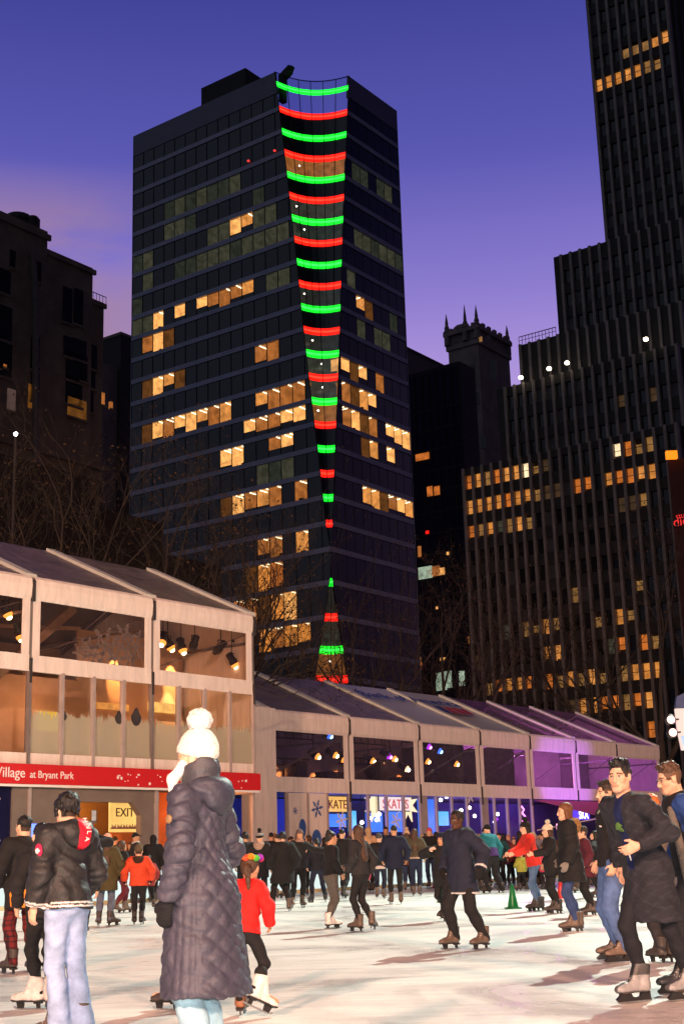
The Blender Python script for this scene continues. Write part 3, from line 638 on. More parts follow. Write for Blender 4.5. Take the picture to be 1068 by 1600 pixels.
# ================================================================== TENT PAVILIONS
M_cloth = surf('tent_cloth', (.86, .77, .70), .65, .12, 1.1, bump=.7, bscale=2.2, stretch=(5, 5, .7))
M_rafter = surf('rafter_strip', (.62, .64, .58), .5, .06)
M_alu = surf('aluminium_post', (.42, .36, .34), .4, .12, 2, spec=.4)
M_strap = surf('dark_strap', (.05, .045, .045), .7)
M_vinyl = clear_mat('clear_vinyl', (.80, .76, .74), .12, .04, .05, (.3, .25, .24), .25)
M_roofv = clear_mat('roof_vinyl', (.30, .26, .25), .10, .28, .50, (.26, .21, .18), .3, fres=.35)
M_glass = clear_mat('door_glass', (.84, .86, .86), .05, .02)
M_frost = clear_mat('frosted_film', (.75, .72, .60), .02, .4, .70, (.52, .52, .40), even=True, fres=.5)
M_sign = surf('red_banner', (.62, .018, .022), .55, .06, 2)
M_white = surf('white_lettering', (.88, .86, .84), .6, .02)
M_beam = surf('truss_metal', (.20, .17, .16), .45, .15)
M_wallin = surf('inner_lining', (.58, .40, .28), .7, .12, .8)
M_darkin = surf('inner_dark', (.10, .09, .11), .8, .2, .8)
M_flake = surf('grey_flake', (.45, .40, .40), .7, .1)
M_blue = surf('blue_print', (.05, .13, .42), .6, .15)
def flake_mb(F, a, b, c, r, mb):
    """six-armed snowflake cut from thin sheet"""
    for k in range(6):
        t = k * math.pi / 3 + .2; d = (math.cos(t), math.sin(t))
        def seg(p, q, w):
            dx, dz = q[0] - p[0], q[1] - p[1]; l = math.hypot(dx, dz); nx, nz = -dz / l * w, dx / l * w
            mb.prism(F, [(a + p[0] - nx, c + p[1] - nz), (a + q[0] - nx, c + q[1] - nz), (a + q[0] + nx, c + q[1] + nz), (a + p[0] + nx, c + p[1] + nz)], b, b + .012)
        seg((0, 0), (d[0] * r, d[1] * r), r * .07)
        for f in (.45, .72):
            for s in (-1, 1):
                u = t + s * .95; p = (d[0] * r * f, d[1] * r * f); seg(p, (p[0] + math.cos(u) * r * .3 * (1.25 - f), p[1] + math.sin(u) * r * .3 * (1.25 - f)), r * .05)
STAGE = 0
def stage_light(F, a, b, c, aim, mat, label, grp, bar_z):
    """black can hung from the truss by a yoke, with a glowing lens"""
    p = F.pt(a, b, c); t = empty('stage_light', p, label, 'stage light', grp)
    d = Vector((F.ex.x * aim[0] + F.ey.x * aim[1], F.ex.y * aim[0] + F.ey.y * aim[1], aim[2])).normalized()
    m = MB(); m.lathe(p, [(.06, -.26), (.13, -.22), (.13, .02), (.16, .05), (.16, .20)], 12, axis=d); m.build('housing', surf('stage_black', (.015, .015, .015), .5), t, True)
    m = MB(); m.lathe(p + d * .20, [(.155, -.01), (.15, .04), (.11, .11), (.03, .15)], 12, axis=d); m.lathe(p + d * .30, [(.085, -.01), (.09, .06), (.03, .10)], 10, mi=1, axis=d); m.build('lens', mat if isinstance(mat, list) else [mat, mat], t)
    m = MB(); x = Vector((F.ex.x, F.ex.y, 0)); m.beam(p - x * .15, p - x * .15 + Vector((0, 0, .22)), .03); m.beam(p + x * .15, p + x * .15 + Vector((0, 0, .22)), .03); m.beam(p - x * .16 + Vector((0, 0, .22)), p + x * .16 + Vector((0, 0, .22)), .03)
    m.beam(p + Vector((0, 0, .22)), (p.x, p.y, bar_z), .03); m.build('yoke', surf('stage_black', (.015, .015, .015), .5), t)
    return t
M_lensw = [glow('warm_lens', (1.0, .30, .045), 2.6), glow('lamp_core', (1.0, .75, .40), 14)]; M_lensb = [glow('blue_lens', (.05, .15, 1.0), 2.2), glow('blue_core', (.3, .7, 1.0), 6)]; M_lensp = [glow('purple_lens', (.5, .04, .9), 1.8), glow('purple_core', (.9, .4, 1.0), 4)]; M_lensh = [glow('white_lens', (1.0, .62, .35), 3), glow('white_core', (1.0, .92, .8), 10)]

def shell(root, F, joints, eave, ridge, wd, win, band, roofmats, b0=0.0):
    """roof bays, rafters, eave valance, upper windows and cloth bands of a framed tent; returns nothing, adds parts to root"""
    zw0, zw1 = win; slope = (ridge - eave) / wd
    for i in range(len(joints) - 1):
        a0, a1 = joints[i], joints[i + 1]; mat = roofmats[i]
        m = MB()       # a roof bay, sagging a little between its rafters
        n = 6
        for s in range(n):
            for q in range(n):
                def P(s_, q_):
                    t = s_ / n; v = q_ / n; return F.pt(a0 + (a1 - a0) * t, b0 + wd * v, eave + (ridge - eave) * v + .02 - .14 * math.sin(math.pi * t) * math.sin(math.pi * v))
                m.quad(P(s, q), P(s + 1, q), P(s + 1, q + 1), P(s, q + 1))
        m.build('roof_panel', mat, root, True)
        m = MB(); m.quad(F.pt(a0, b0 + wd, ridge), F.pt(a1, b0 + wd, ridge), F.pt(a1, b0 + 2 * wd, eave), F.pt(a0, b0 + 2 * wd, eave)); m.build('roof_panel', mat, root)
        # valance: a slightly bellied cloth band below the eave
        m = MB()
        prof = [(0, eave + .05), (-.10, eave - .05), (-.13, eave - .25), (-.10, zw1 + .12), (-.04, zw1)]
        for (p0, z0), (p1, z1) in zip(prof, prof[1:]): m.quad(F.pt(a0 + .06, b0 + p0, z0), F.pt(a1 - .06, b0 + p0, z0), F.pt(a1 - .06, b0 + p1, z1), F.pt(a0 + .06, b0 + p1, z1))
        m.build('valance', M_cloth, root, True)
        # cloth cheeks beside the window and band beneath it
        m = MB(); m.box(F, a0 + .06, a0 + .34, b0 - .04, b0 + .0, zw0, zw1); m.box(F, a1 - .34, a1 - .06, b0 - .04, b0 + .0, zw0, zw1)
        m.box(F, a0 + .06, a1 - .06, b0 - .06, b0 + .02, band[0], zw0 - .002); m.build('cloth_band', M_cloth, root)
        m = MB(); m.quad(F.pt(a0 + .34, b0 - .02, zw0), F.pt(a1 - .34, b0 - .02, zw0), F.pt(a1 - .34, b0 - .02, zw1), F.pt(a0 + .34, b0 - .02, zw1)); m.build('vinyl_window', M_vinyl, root)
    for j, a in enumerate(joints):
        m = MB(); P = F.pt
        m.hexa([P(a - .22, b0, eave - .02), P(a + .22, b0, eave - .02), P(a + .22, b0 + wd, ridge - .02), P(a - .22, b0 + wd, ridge - .02), P(a - .20, b0, eave + .12), P(a + .20, b0, eave + .12), P(a + .20, b0 + wd, ridge + .12), P(a - .20, b0 + wd, ridge + .12)])
        m.build('rafter', M_rafter, root)
        m = MB(); m.box(F, a - .05, a + .05, b0 - .03, b0 + .12, band[0] + .02, eave); m.build('post', M_beam, root)
        m = MB(); m.box(F, a - .055, a + .055, b0 - .15, b0 - .04, eave - .75, eave - .1); m.build('strap', M_strap, root); m = MB(); m.box(F, a - .05, a + .05, b0 - .09, b0 - .035, band[0] - .35, zw0 - .1); m.build('strap', M_strap, root)
    # trusses inside
    m = MB()
    for a in joints:
        m.beam(F.pt(a, b0 + .2, eave - .25), F.pt(a, b0 + wd, ridge - .3), .14); m.beam(F.pt(a, b0 + wd, ridge - .3), F.pt(a, b0 + 2 * wd, eave - .25), .14)
        m.beam(F.pt(a, b0 + .2, eave - 1.0), F.pt(a, b0 + 2 * wd, eave - 1.0), .09)
    for i in range(len(joints) - 1):
        m.beam(F.pt(joints[i], b0 + .5, eave - .3), F.pt(joints[i + 1], b0 + .5, eave - .3), .06)
        m.beam(F.pt(joints[i] + .1, b0 + .25, zw0), F.pt(joints[i + 1] - .1, b0 + .25, zw1), .03)
    m.build('truss', M_beam, root)

# ------------------------------------------------------------------ two-storey tent
t1 = empty('two_storey_tent', (C1[0], C1[1], 0), 'two-storey clear-sided tent with a red banner and an orange lit interior', 'tent')
J1 = [-20, -15, -10, -4.95, 0]
shell(t1, T1, J1, 9.75, 12.2, 5.3, (7.36, 9.05), (6.86, 0), [M_roofv] * 4)
m = MB(); m.quad(T1.pt(.02, -.0, 3.4), T1.pt(.02, 10.6, 3.4), T1.pt(.02, 10.6, 9.7), T1.pt(.02, 0, 9.7)); m.poly([T1.pt(.02, 0, 9.7), T1.pt(.02, 10.6, 9.7), T1.pt(.02, 5.3, 12.15)]); m.build('gable', M_cloth, t1)
m = MB(); m.box(T1, -20, 0, .1, 10.6, 3.5, 4.05); m.build('upper_floor', M_darkin, t1)
# inner walls
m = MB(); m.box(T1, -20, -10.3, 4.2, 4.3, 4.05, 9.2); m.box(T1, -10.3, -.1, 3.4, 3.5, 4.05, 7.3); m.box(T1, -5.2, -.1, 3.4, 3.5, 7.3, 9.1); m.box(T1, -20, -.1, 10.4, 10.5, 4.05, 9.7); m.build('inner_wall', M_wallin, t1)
m = MB(); m.beam(T1.pt(-9.6, 2.2, 7.0), T1.pt(-6.2, 2.6, 9.6), .3); m.beam(T1.pt(-9.0, 1.4, 7.0), T1.pt(-9.0, 1.4, 9.6), .22); m.beam(T1.pt(-9.7, 2.4, 8.6), T1.pt(-6, 2.4, 8.9), .12); m.build('brace', surf('timber_brace', (.40, .28, .20), .6), t1)
# snowflakes on the dark upper window
for (x, y, r) in ((168, 1008, .42), (152, 1022, .33), (198, 995, .33), (216, 1010, .40), (185, 1028, .30), (140, 1012, .25), (205, 1028, .28), (128, 1018, .2)):
    p = on_plane(x, y, C1, NT); a = float((p[:2] - C1[:2]) @ UT); m = MB(); flake_mb(T1, a, .10, float(p[2]), r * 1.5, m); m.build('snowflake_cutout', M_flake, t1)
# upper glazing with a frosted film whose top edge is cut to a snowy skyline
rs = random.Random(5)
for i in range(len(J1) - 1):
    a0, a1 = J1[i], J1[i + 1]; npn = 4
    for k in range(npn):
        p0 = a0 + (a1 - a0) * k / npn + .06; p1 = a0 + (a1 - a0) * (k + 1) / npn - .06
        m = MB(); m.quad(T1.pt(p0, .04, 4.42), T1.pt(p1, .04, 4.42), T1.pt(p1, .04, 6.86), T1.pt(p0, .04, 6.86)); pn = m.build('glass_panel', M_glass, t1)
        prof = [(p0, 4.42), (p1, 4.42)]; x = p1; n = 16
        top = []
        for q in range(n + 1):
            xx = p1 + (p0 - p1) * q / n; top.append((xx, 5.60 + rs.uniform(-.10, .10) + (.09 if q % 2 else -.06)))
        m = MB(); m.poly([T1.pt(x, .02, z) for x, z in prof + top])
        if i >= 2: m.build('frosted_film', M_frost, pn)
    for k in range(npn + 1):
        a = a0 + (a1 - a0) * k / npn; m = MB(); m.box(T1, a - .055, a + .055, -.08, .08, 4.08, 6.90); m.build('mullion', M_alu, t1)
    m = MB(); m.box(T1, a0 + .06, a1 - .06, -.04, .06, 4.10, 4.42); m.build('kick_panel', M_cloth, t1)
for (x, y, w, h) in ((186, 1121, .16, .22), (213, 1120, .22, .30), (100, 1118, .12, .16)):      # little dark figures standing on the frosted skyline
    p = on_plane(x, y, C1, NT); a = float((p[:2] - C1[:2]) @ UT); m = MB(); m.prism(T1, [(a + w * math.cos(q) * (.6 if math.sin(q) > .3 else 1), float(p[2]) + h * math.sin(q)) for q in [j * math.pi / 6 for j in range(12)]], -.01, .012); m.build('dark_cutout', M_strap, t1)
# red banner with its lettering and snow dots
ban = MB(); ban.box(T1, -20, .12, -.22, -.12, 3.50, 4.08); bo = ban.build('banner', M_sign, t1)
pv = on_plane(32, 1221, C1, NT); av = float((pv[:2] - C1[:2]) @ UT)
text('lettering', 'Village', T1, av, -.225, 3.68, .42, M_white, bo, align='RIGHT', sx=1.0)
pv = on_plane(39, 1222, C1, NT); av = float((pv[:2] - C1[:2]) @ UT)
text('lettering', 'at Bryant Park', T1, av, -.225, 3.68, .31, M_white, bo, sx=.93)
for k in range(34):
    a = rs.uniform(-6.6, -.1); m = MB(); r = rs.choice([.02, .03, .05]); z = rs.uniform(3.56, 4.02)
    m.prism(T1, [(a + r * math.cos(q), z + r * math.sin(q)) for q in [j * math.pi / 3 for j in range(6)]], -.232, -.221); m.build('snow_dot', M_white, bo)
m = MB(); m.box(T1, -20, .1, -.20, -.13, 3.42, 3.49); m.build('banner_rail', M_white, t1)
# ground floor: dark shop window, wall, doorway with cut corners, orange bay
M_frm = surf('door_frame', (.20, .165, .14), .6, .15, 1)
m = MB(); m.quad(T1.pt(-20, .05, .1), T1.pt(-10.5, .05, .1), T1.pt(-10.5, .05, 3.4), T1.pt(-20, .05, 3.4)); m.build('shop_window', surf('night_blue_window', (.012, .013, .05), .15, .3, .8), t1)
for k in range(26):
    a = rs.uniform(-12.8, -10.6); z = rs.uniform(.8, 3.2); r = rs.choice([.03, .045, .07]); m = MB(); m.prism(T1, [(a + r * math.cos(q), z + r * math.sin(q)) for q in [j * math.pi / 3 for j in range(6)]], .02, .04); m.build('snow_dot', M_flake, t1)
m = MB(); m.box(T1, -10.5, -8.55, -.02, .2, 0, 3.42); m.build('front_wall', M_frm, t1)
m = MB(); m.box(T1, -9.95, -9.85, -.08, -.022, 0, 3.42); m.build('post_strip', M_alu, t1)
m = MB(); m.box(T1, -8.55, -4.6, -.02, .2, 3.02, 3.42); m.prism(T1, [(-8.55, 3.02), (-8.2, 3.02), (-8.55, 2.7)], -.02, .2); m.prism(T1, [(-5.75, 3.02), (-5.4, 2.62), (-5.4, 3.02)], -.02, .2); m.box(T1, -5.4, -4.85, -.02, .2, 0, 3.02); m.build('door_frame', M_frm, t1)
for p0, p1 in ((-4.80, -4.66), (-.12, .02), (-2.4, -2.3)):
    m = MB(); m.box(T1, p0, p1, -.06, .1, 0, 3.42); m.build('post_strip', M_alu, t1)
m = MB(); m.quad(T1.pt(-4.66, .05, .1), T1.pt(-.12, .05, .1), T1.pt(-.12, .05, 3.42), T1.pt(-4.66, .05, 3.42)); m.build('glass_panel', M_glass, t1)
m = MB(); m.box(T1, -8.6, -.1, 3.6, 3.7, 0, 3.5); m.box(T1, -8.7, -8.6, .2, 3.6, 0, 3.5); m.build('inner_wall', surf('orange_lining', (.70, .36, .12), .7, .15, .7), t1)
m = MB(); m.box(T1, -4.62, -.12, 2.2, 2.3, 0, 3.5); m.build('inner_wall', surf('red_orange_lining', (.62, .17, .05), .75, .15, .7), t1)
m = MB(); m.box(T1, -8.5, -7.2, 1.6, 1.75, 2.55, 2.9); m.build('dark_panel', surf('navy_panel', (.02, .025, .07), .6), t1)
for k in range(5):
    m = MB(); a = -8.1 + k * .5; m.box(T1, a, a + .03, 3.55, 3.598, 0, 3.3); m.build('wall_seam', M_frm, t1)
# the exit board hung inside the doorway
pe = on_plane(194, 1270, C1 + np.array([*(NT * 1.3), 0]), NT); ae = float((pe[:2] - C1[:2]) @ UT); ze = float(pe[2])
ex = empty('exit_sign', T1.pt(ae, 1.3, ze - .65), 'yellow backlit EXIT board hanging in the tent doorway', 'sign')
m = MB(); m.box(T1, ae - .62, ae + .72, 1.3, 1.36, ze - .62, ze + .62); m.build('board', glow('exit_board', (1.0, .60, .16), 1.15, .25, 1.5), ex)
m = MB()
for k in range(26):
    a = ae - .6 + k * .05; h = .05 + .11 * abs(math.sin(k * 1.9)); m.prism(T1, [(a, ze - .52), (a + .045, ze - .52), (a + .022, ze - .52 + h)], 1.27, 1.296)
for k in range(13): a = ae - .55 + k * .1; m.prism(T1, [(a, ze + .40 + .1 * abs(math.sin(k * 2.3))), (a + .05, ze + .40), (a + .02, ze + .30)], 1.27, 1.296)
m.build('skyline_print', surf('sign_print', (.22, .10, .10), .7), ex)
text('lettering', 'EXIT', T1, ae + .03, 1.29, ze - .12, .40, surf('exit_letters', (.16, .045, .01), .6), ex, align='CENTER')
m = MB(); m.beam(T1.pt(ae - .4, 1.33, ze + .62), T1.pt(ae - .4, 1.33, 3.5), .02); m.beam(T1.pt(ae + .4, 1.33, ze + .62), T1.pt(ae + .4, 1.33, 3.5), .02); m.build('hanger', M_strap, ex)
m = MB(); m.lathe(T1.pt(-8.35, .9, 2.42), [(.01, -.06), (.06, -.03), (.06, .03), (.01, .06)], 10); b = m.build('bulkhead_lamp', M_lensh[1], t1)
m = MB(); m.lathe(T1.pt(-3.9, 1.2, 2.25), [(.01, -.07), (.07, -.03), (.07, .03), (.01, .07)], 10); m.build('bulkhead_lamp', M_lensh[1], t1)
lamp('doorway_lamp', T1.pt(-6.6, 2.0, 3.1), 170, (1.0, .46, .14)); lamp('doorway_lamp', T1.pt(-1.6, 1.2, 2.9), 80, (1.0, .34, .10))
lamp('upstairs_lamp', T1.pt(-2.6, 1.7, 6.5), 60, (1.0, .36, .13)); lamp('upstairs_lamp', T1.pt(-7.5, 2.0, 6.2), 85, (1.0, .42, .18)); lamp('upstairs_lamp', T1.pt(-12.5, 2.2, 7.2), 60, (1.0, .32, .10))
m = MB(); m.box(T1, -4.4, -2.9, 3.30, 3.38, 6.40, 6.62); m.build('strip_lamp', glow('strip_warm', (1.0, .36, .07), 1.1, .5, 3), t1)
m = MB(); m.box(T1, -1.9, -.4, 3.30, 3.38, 6.45, 6.80); m.build('strip_lamp', glow('strip_warm_b', (1.0, .48, .12), 1.8, .5, 3), t1)
m = MB(); m.box(T1, -6.9, -6.1, 3.30, 3.38, 5.5, 6.15); m.build('lit_picture', glow('yellow_picture', (1.0, .58, .08), 1.0, .2, 2), t1)
spot('curtain_spot', T1.pt(-11.8, 2.3, 8.6), T1.pt(-11.2, 4.2, 5.4), 3600, (1.0, .55, .22), 26, .3, .05); spot('curtain_spot', T1.pt(-13.0, 2.3, 8.6), T1.pt(-12.4, 4.2, 5.4), 3600, (1.0, .55, .22), 22, .3, .05)
spot('curtain_spot', T1.pt(-1.2, 2.6, 8.6), T1.pt(-.7, 3.4, 5.6), 900, (1.0, .6, .25), 30, .3, .05)
stages = [((255, 997), -.5, 1), ((262, 1003), .4, 1), ((283, 1007), .1, 1), ((304, 1003), .1, 0), ((345, 1010), -.6, 0), ((370, 1008), .2, 1), ((8, 950), .3, 1), ((30, 985), .1, 1), ((362, 1030), .4, 1)]
words_ = ['first by the post', 'close to the first lamp', 'tilted, third along', 'facing the wall', 'black and turned aside', 'beside the end of the window', 'in the cut-off window, higher up', 'in the cut-off window, lower down', 'hanging lowest in its window']
for k, ((x, y), tilt, on) in enumerate(stages):
    p = on_plane(x, y, C1 + np.array([*(NT * .9), 0]), NT); a = float((p[:2] - C1[:2]) @ UT)
    stage_light(T1, a, .9, float(p[2]), (tilt, -.25 if on else .5, -.8), M_lensw if on else M_strap, 'stage lamp in the upper tent window, ' + words_[k], 'stage lamps in the two-storey tent', 9.3)
    if on and k in (1, 3, 5): spot('stage_beam', T1.pt(a, 1.0, float(p[2])), T1.pt(a + .2, 3.4, float(p[2]) - 1.0), 3200, (1, .36, .09), 26, .6, .05)
for a in (-3.55, -.8): spot('stage_beam', T1.pt(a, 2.6, 9.0), T1.pt(a + .05, 3.4, 7.7), 1200, (1, .42, .12), 30, .5, .04)

# ------------------------------------------------------------------ long low tent
t2 = empty('long_tent', (C2[0], C2[1], 0), 'long white event tent with purple lit bays and a glazed front', 'tent')
J2 = [-10.5, -5.3, 0, 5.25, 10.45, 15.2, 20.05, 24.8, 30.4]
M_roofw = surf('roof_white', (.40, .42, .47), .35, .08, .6, bump=.15, bscale=2, spec=.5)
M_roofp = clear_mat('roof_vinyl_far', (.55, .42, .55), .12, .2, .30, (.20, .14, .20), .3, fres=.4)
shell(t2, T2, J2, 7.1, 9.6, 5.4, (4.42, 6.28), (3.80, 0), [M_roofv, M_roofv, M_roofv, M_roofw, M_roofw, M_roofp, M_roofp, M_roofp])
m = MB(); m.quad(T2.pt(30.42, 0, 0), T2.pt(30.42, 10.8, 0), T2.pt(30.42, 10.8, 7.1), T2.pt(30.42, 0, 7.1)); m.poly([T2.pt(30.42, 0, 7.1), T2.pt(30.42, 10.8, 7.1), T2.pt(30.42, 5.4, 9.55)]); m.build('gable', M_cloth, t2)
m = MB(); m.box(T2, -10.5, 30, 4.6, 4.7, 4.3, 7.0); m.box(T2, -10.5, 30, 10.6, 10.7, 0, 7.1); m.build('inner_wall', surf('plum_lining', (.24, .19, .20), .8, .2, .7), t2)
m = MB(); m.box(T2, -10.5, 30, .1, 10.6, 3.86, 4.25); m.build('upper_floor', M_darkin, t2)
m = MB(); m.box(T2, -4.5, 30, 4.4, 4.5, 0, 3.8); m.build('inner_wall', surf('night_lining', (.10, .10, .26), .8, .2, .7), t2)
m = MB(); m.box(T2, -6.6, -5.05, -.25, .25, 0, 7.15); m.build('corner_column', M_cloth, t2)
# lighting bars and cables that show through the upper windows
M_baffle_case = surf('stage_drape', (.09, .075, .075), .85, .35, 1.2, bump=.5, bscale=3)
for a in (10.4, 15.15, 20.0):  # baffles added between bays to stop the purple light spilling along the tent
    m = MB(); m.box(T2, a - .03, a + .03, .9, 4.6, 4.3, 6.6); m.build('drape', M_baffle_case, t2)
for a0, a1, z in ((-4.6, -.6, 6.45), (.6, 4.8, 6.45), (5.8, 9.9, 6.4), (-4.0, -1.0, 5.3), (1.2, 4.0, 5.5), (6.5, 9.0, 5.2)):
    m = MB(); m.beam(T2.pt(a0, 1.3, z), T2.pt(a1, 1.4, z + rs.uniform(-.1, .1)), .07); m.beam(T2.pt(a0, 1.5, z - .25), T2.pt(a1, 1.5, z - .25), .05)
    for k in range(8): x = a0 + (a1 - a0) * k / 8; m.beam(T2.pt(x, 1.4, z), T2.pt(x + .25, 1.5, z - .25), .03)
    m.build('lighting_bar', M_strap, t2)
for a, w, h in ((-3.4, .9, 1.1), (-1.4, 1.3, .7), (1.1, .8, 1.2), (3.6, 1.4, .8), (7.4, .7, 1.5), (9.2, 1.1, .7), (12.4, .9, 1.0), (14.2, .5, 1.6)):
    m = MB(); m.box(T2, a - w / 2, a + w / 2, 3.6, 4.3, 4.26, 4.26 + h); m.build('stacked_case', M_baffle_case, t2)
for k in range(4): m = MB(); a = -5 + k * 5.1; m.beam(T2.pt(a + .2, .25, 4.5), T2.pt(a + 4.8, .25, 6.2), .05); m.build('wind_brace', M_beam, t2)
for i in range(3):
    m = MB(); m.tube([T1.pt(-9.6 + i * 4.9 + k * .6, .35 + .1 * math.sin(k), 7.2 + .25 * math.cos(k * 1.1)) for k in range(8)], .018, 5); m.build('cable', M_strap, t1)
# roof lettering
slope = Vector((T2.ey.x * 5.4, T2.ey.y * 5.4, 2.5)).normalized()
tl = lambda body, a, v, s, mat: text('roof_lettering', body, T2, a, v * 5.4, 7.1 + 2.5 * v + .12, s, mat, t2, up=slope)
tl('Bank of America', 5.7, .62, 1.28, surf('roof_blue', (.02, .04, .22), .5))
for k in range(4):
    m = MB(); a = 10.7 + k * .75; v0, v1 = .38, .55; P = lambda a, v: T2.pt(a, v * 5.4, 7.1 + 2.5 * v + .13)
    m.poly([P(a, v0), P(a + .6, v0), P(a + .8, v1), P(a + .2, v1)]); m.build('roof_emblem', surf('roof_blue', (.02, .04, .22), .5) if k < 1 else surf('roof_red', (.45, .02, .03), .5), t2)
# glazed front: panels, mullions, printed white panels, lit signs behind
M_dglass = clear_mat('front_glass', (.80, .80, .86), .05, .02)
fr = [-5.05, -4.15, -2.85, -1.55, 0, 1.3, 2.65, 3.95, 5.25, 6.55, 7.85, 9.15, 10.45, 11.6, 12.8, 14.0, 15.2]
for i in range(len(fr) - 1):
    a0, a1 = fr[i], fr[i + 1]
    if i in (1, 2):
        m = MB(); m.box(T2, a0 + .06, a1 - .06, 0, .04, .08, 3.78); pn = m.build('printed_panel', M_cloth, t2)
        m = MB()
        if i == 1: flake_mb(T2, a0 + .5, -.02, 3.05, .16, m)
        else: flake_mb(T2, a0 + .62, -.02, 3.15, .38, m)
        m.build('snowflake_print', M_blue, pn)
        m = MB()
        for (dx, z, w, h) in (((.95, 2.35, .22, .38), (.75, 1.75, .25, .30), (1.05, 1.55, .2, .4)) if i == 1 else ((.55, 1.9, .30, .40), (.35, 1.35, .28, .35), (.75, 1.0, .22, .45))):
            m.prism(T2, [(a0 + dx + w * math.cos(q), z + h * math.sin(q)) for q in [j * math.pi / 7 for j in range(14)]], -.02, -.005)
        m.build('blue_figure_print', M_blue, pn)
    else:
        m = MB(); m.quad(T2.pt(a0 + .05, .03, .08), T2.pt(a1 - .05, .03, .08), T2.pt(a1 - .05, .03, 3.78), T2.pt(a0 + .05, .03, 3.78)); m.build('glass_panel', M_dglass, t2)
for a in fr:
    m = MB(); m.box(T2, a - .06, a + .06, -.05, .08, 0, 3.82); m.build('mullion', M_alu, t2)
for a in (5.25, 10.45): m = MB(); m.box(T2, a + .1, a + .55, -.03, .06, 0, 3.79); m.build('front_pillar', M_alu, t2)
m = MB(); m.box(T2, -5.0, -4.6, .5, .6, 0, 3.7); m.build('inner_wall', M_darkin, t2)
def lit_panel(nm, label, cat, x0, x1, y0, y1, b, mat, words=None, wmat=None, ws=.4):
    pa = on_plane(x0, y1, C2 + np.array([*(NT * b), 0]), NT); pb = on_plane(x1, y0, C2 + np.array([*(NT * b), 0]), NT)
    a0 = float((pa[:2] - C2[:2]) @ UT); a1 = float((pb[:2] - C2[:2]) @ UT); z0, z1 = float(pa[2]), float(pb[2])
    r_ = empty(nm, T2.pt((a0 + a1) / 2, b, z0), label, cat)
    m = MB(); m.box(T2, a0, a1, b, b + .06, z0, z1); m.build('lit_face', mat, r_); m = MB(); m.box(T2, a0 - .05, a1 + .05, b + .065, b + .12, z0 - .05, z1 + .05); m.build('casing', M_strap, r_)
    if words: text('lettering', words, T2, (a0 + a1) / 2, b - .02, z0 + (z1 - z0) * .5 - ws * .36, ws, wmat, r_, align='CENTER')
    return r_, a0, a1, z0, z1
M_scr = glow('blue_screen', (.03, .22, 1.0), 1.6, .35, .9); M_cyan = glow('cyan_screen', (.06, .50, 1.0), 1.6, .25, 1.2)
lit_panel('lit_sign', 'orange and yellow lit sign with red letters behind the tent glass', 'sign', 512, 541, 1245, 1268, 2.2, glow('sign_orange', (1.0, .55, .12), 1.4, .2, 2), 'SKATES', surf('sign_red', (.5, .02, .02), .6), .55)
ro, a0, a1, z0, z1 = lit_panel('skates_sign', 'white lit SKATES sign with a starburst behind the tent glass', 'sign', 594, 640, 1246, 1266, 2.0, glow('sign_white', (1.0, .80, .72), 1.3), 'SKATES', glow('sign_red_lit', (.9, .03, .02), .9), .62)
m = MB()
for c in (a0 - .1, a1 + .1):
    zc = (z0 + z1) / 2 - .05; m.prism(T2, [(c + (.85 if j % 2 else .38) * math.cos(j * math.pi / 8), zc + (.85 if j % 2 else .38) * math.sin(j * math.pi / 8)) for j in range(16)], 2.20, 2.26)
m.build('starburst', glow('starburst', (1.0, .78, .45), 1.6), ro)
for (x0, x1, y0, y1, mt, lb) in ((513, 540, 1272, 1292, M_scr, 'blue lit panel under the orange sign behind the tent glass'), (545, 556, 1267, 1300, M_cyan, 'narrow bright blue panel behind the snowflake glass'), (573, 597, 1270, 1300, M_scr, 'dark blue lit panel with hanging white lamps before it'), (607, 628, 1268, 1300, M_scr, 'tall blue lit panel below the SKATES sign'),
                              (655, 677, 1246, 1310, M_scr, 'tallest blue lit panel, beside the white pillar'), (686, 700, 1268, 1290, M_cyan, 'cyan lit panel behind the hooded skater in navy'), (870, 882, 1287, 1296, glow('pink_screen', (1.0, .45, .75), 1.6), 'small pink lit screen under the magenta canopy')):
    lit_panel('lit_screen', lb, 'screen', x0, x1, y0, y1, 3.2, mt)
lit_panel('screen_sign', 'violet screen sign with white letters SKA under the magenta canopy', 'sign', 896, 920, 1265, 1281, 2.4, glow('violet_screen', (.12, .05, .9), 1.3, .3, 1), '  SKA', glow('sign_letters', (1, .95, 1), 2.5), .62)
for (x, y, r) in ((533, 1282, .30), (618, 1283, .3), (733, 1243, .3)):
    p = on_plane(x, y, C2, NT); m = MB(); flake_mb(T2, float((p[:2] - C2[:2]) @ UT), -.02, float(p[2]), r * 1.3, m); m.build('snowflake_print', M_white, t2)
for k, (x, y) in enumerate(((588, 1281), (577, 1278), (589, 1274), (592, 1272), (717, 1273), (720, 1266), (733, 1262), (741, 1275), (775, 1280), (777, 1272), (772, 1284), (565, 1285), (688, 1250), (697, 1245))):
    p = on_plane(x, y, C2 + np.array([*(NT * 1.4), 0]), NT); a = float((p[:2] - C2[:2]) @ UT)
    m = MB(); m.lathe((p[0], p[1], p[2]), [(.01, -.09), (.08, -.05), (.09, .02), (.02, .09)], 10); b = m.build('pendant_lamp', M_lensh[1] if k != 8 else M_lensp[0], None); m = MB(); m.beam((p[0], p[1], p[2] + .08), (p[0], p[1], 3.86), .015); m.build('cord', M_strap, b)
    tag(b, 'small white pendant lamp hanging behind the glass front of the long tent', 'lamp', 'pendant lamps in the long tent')
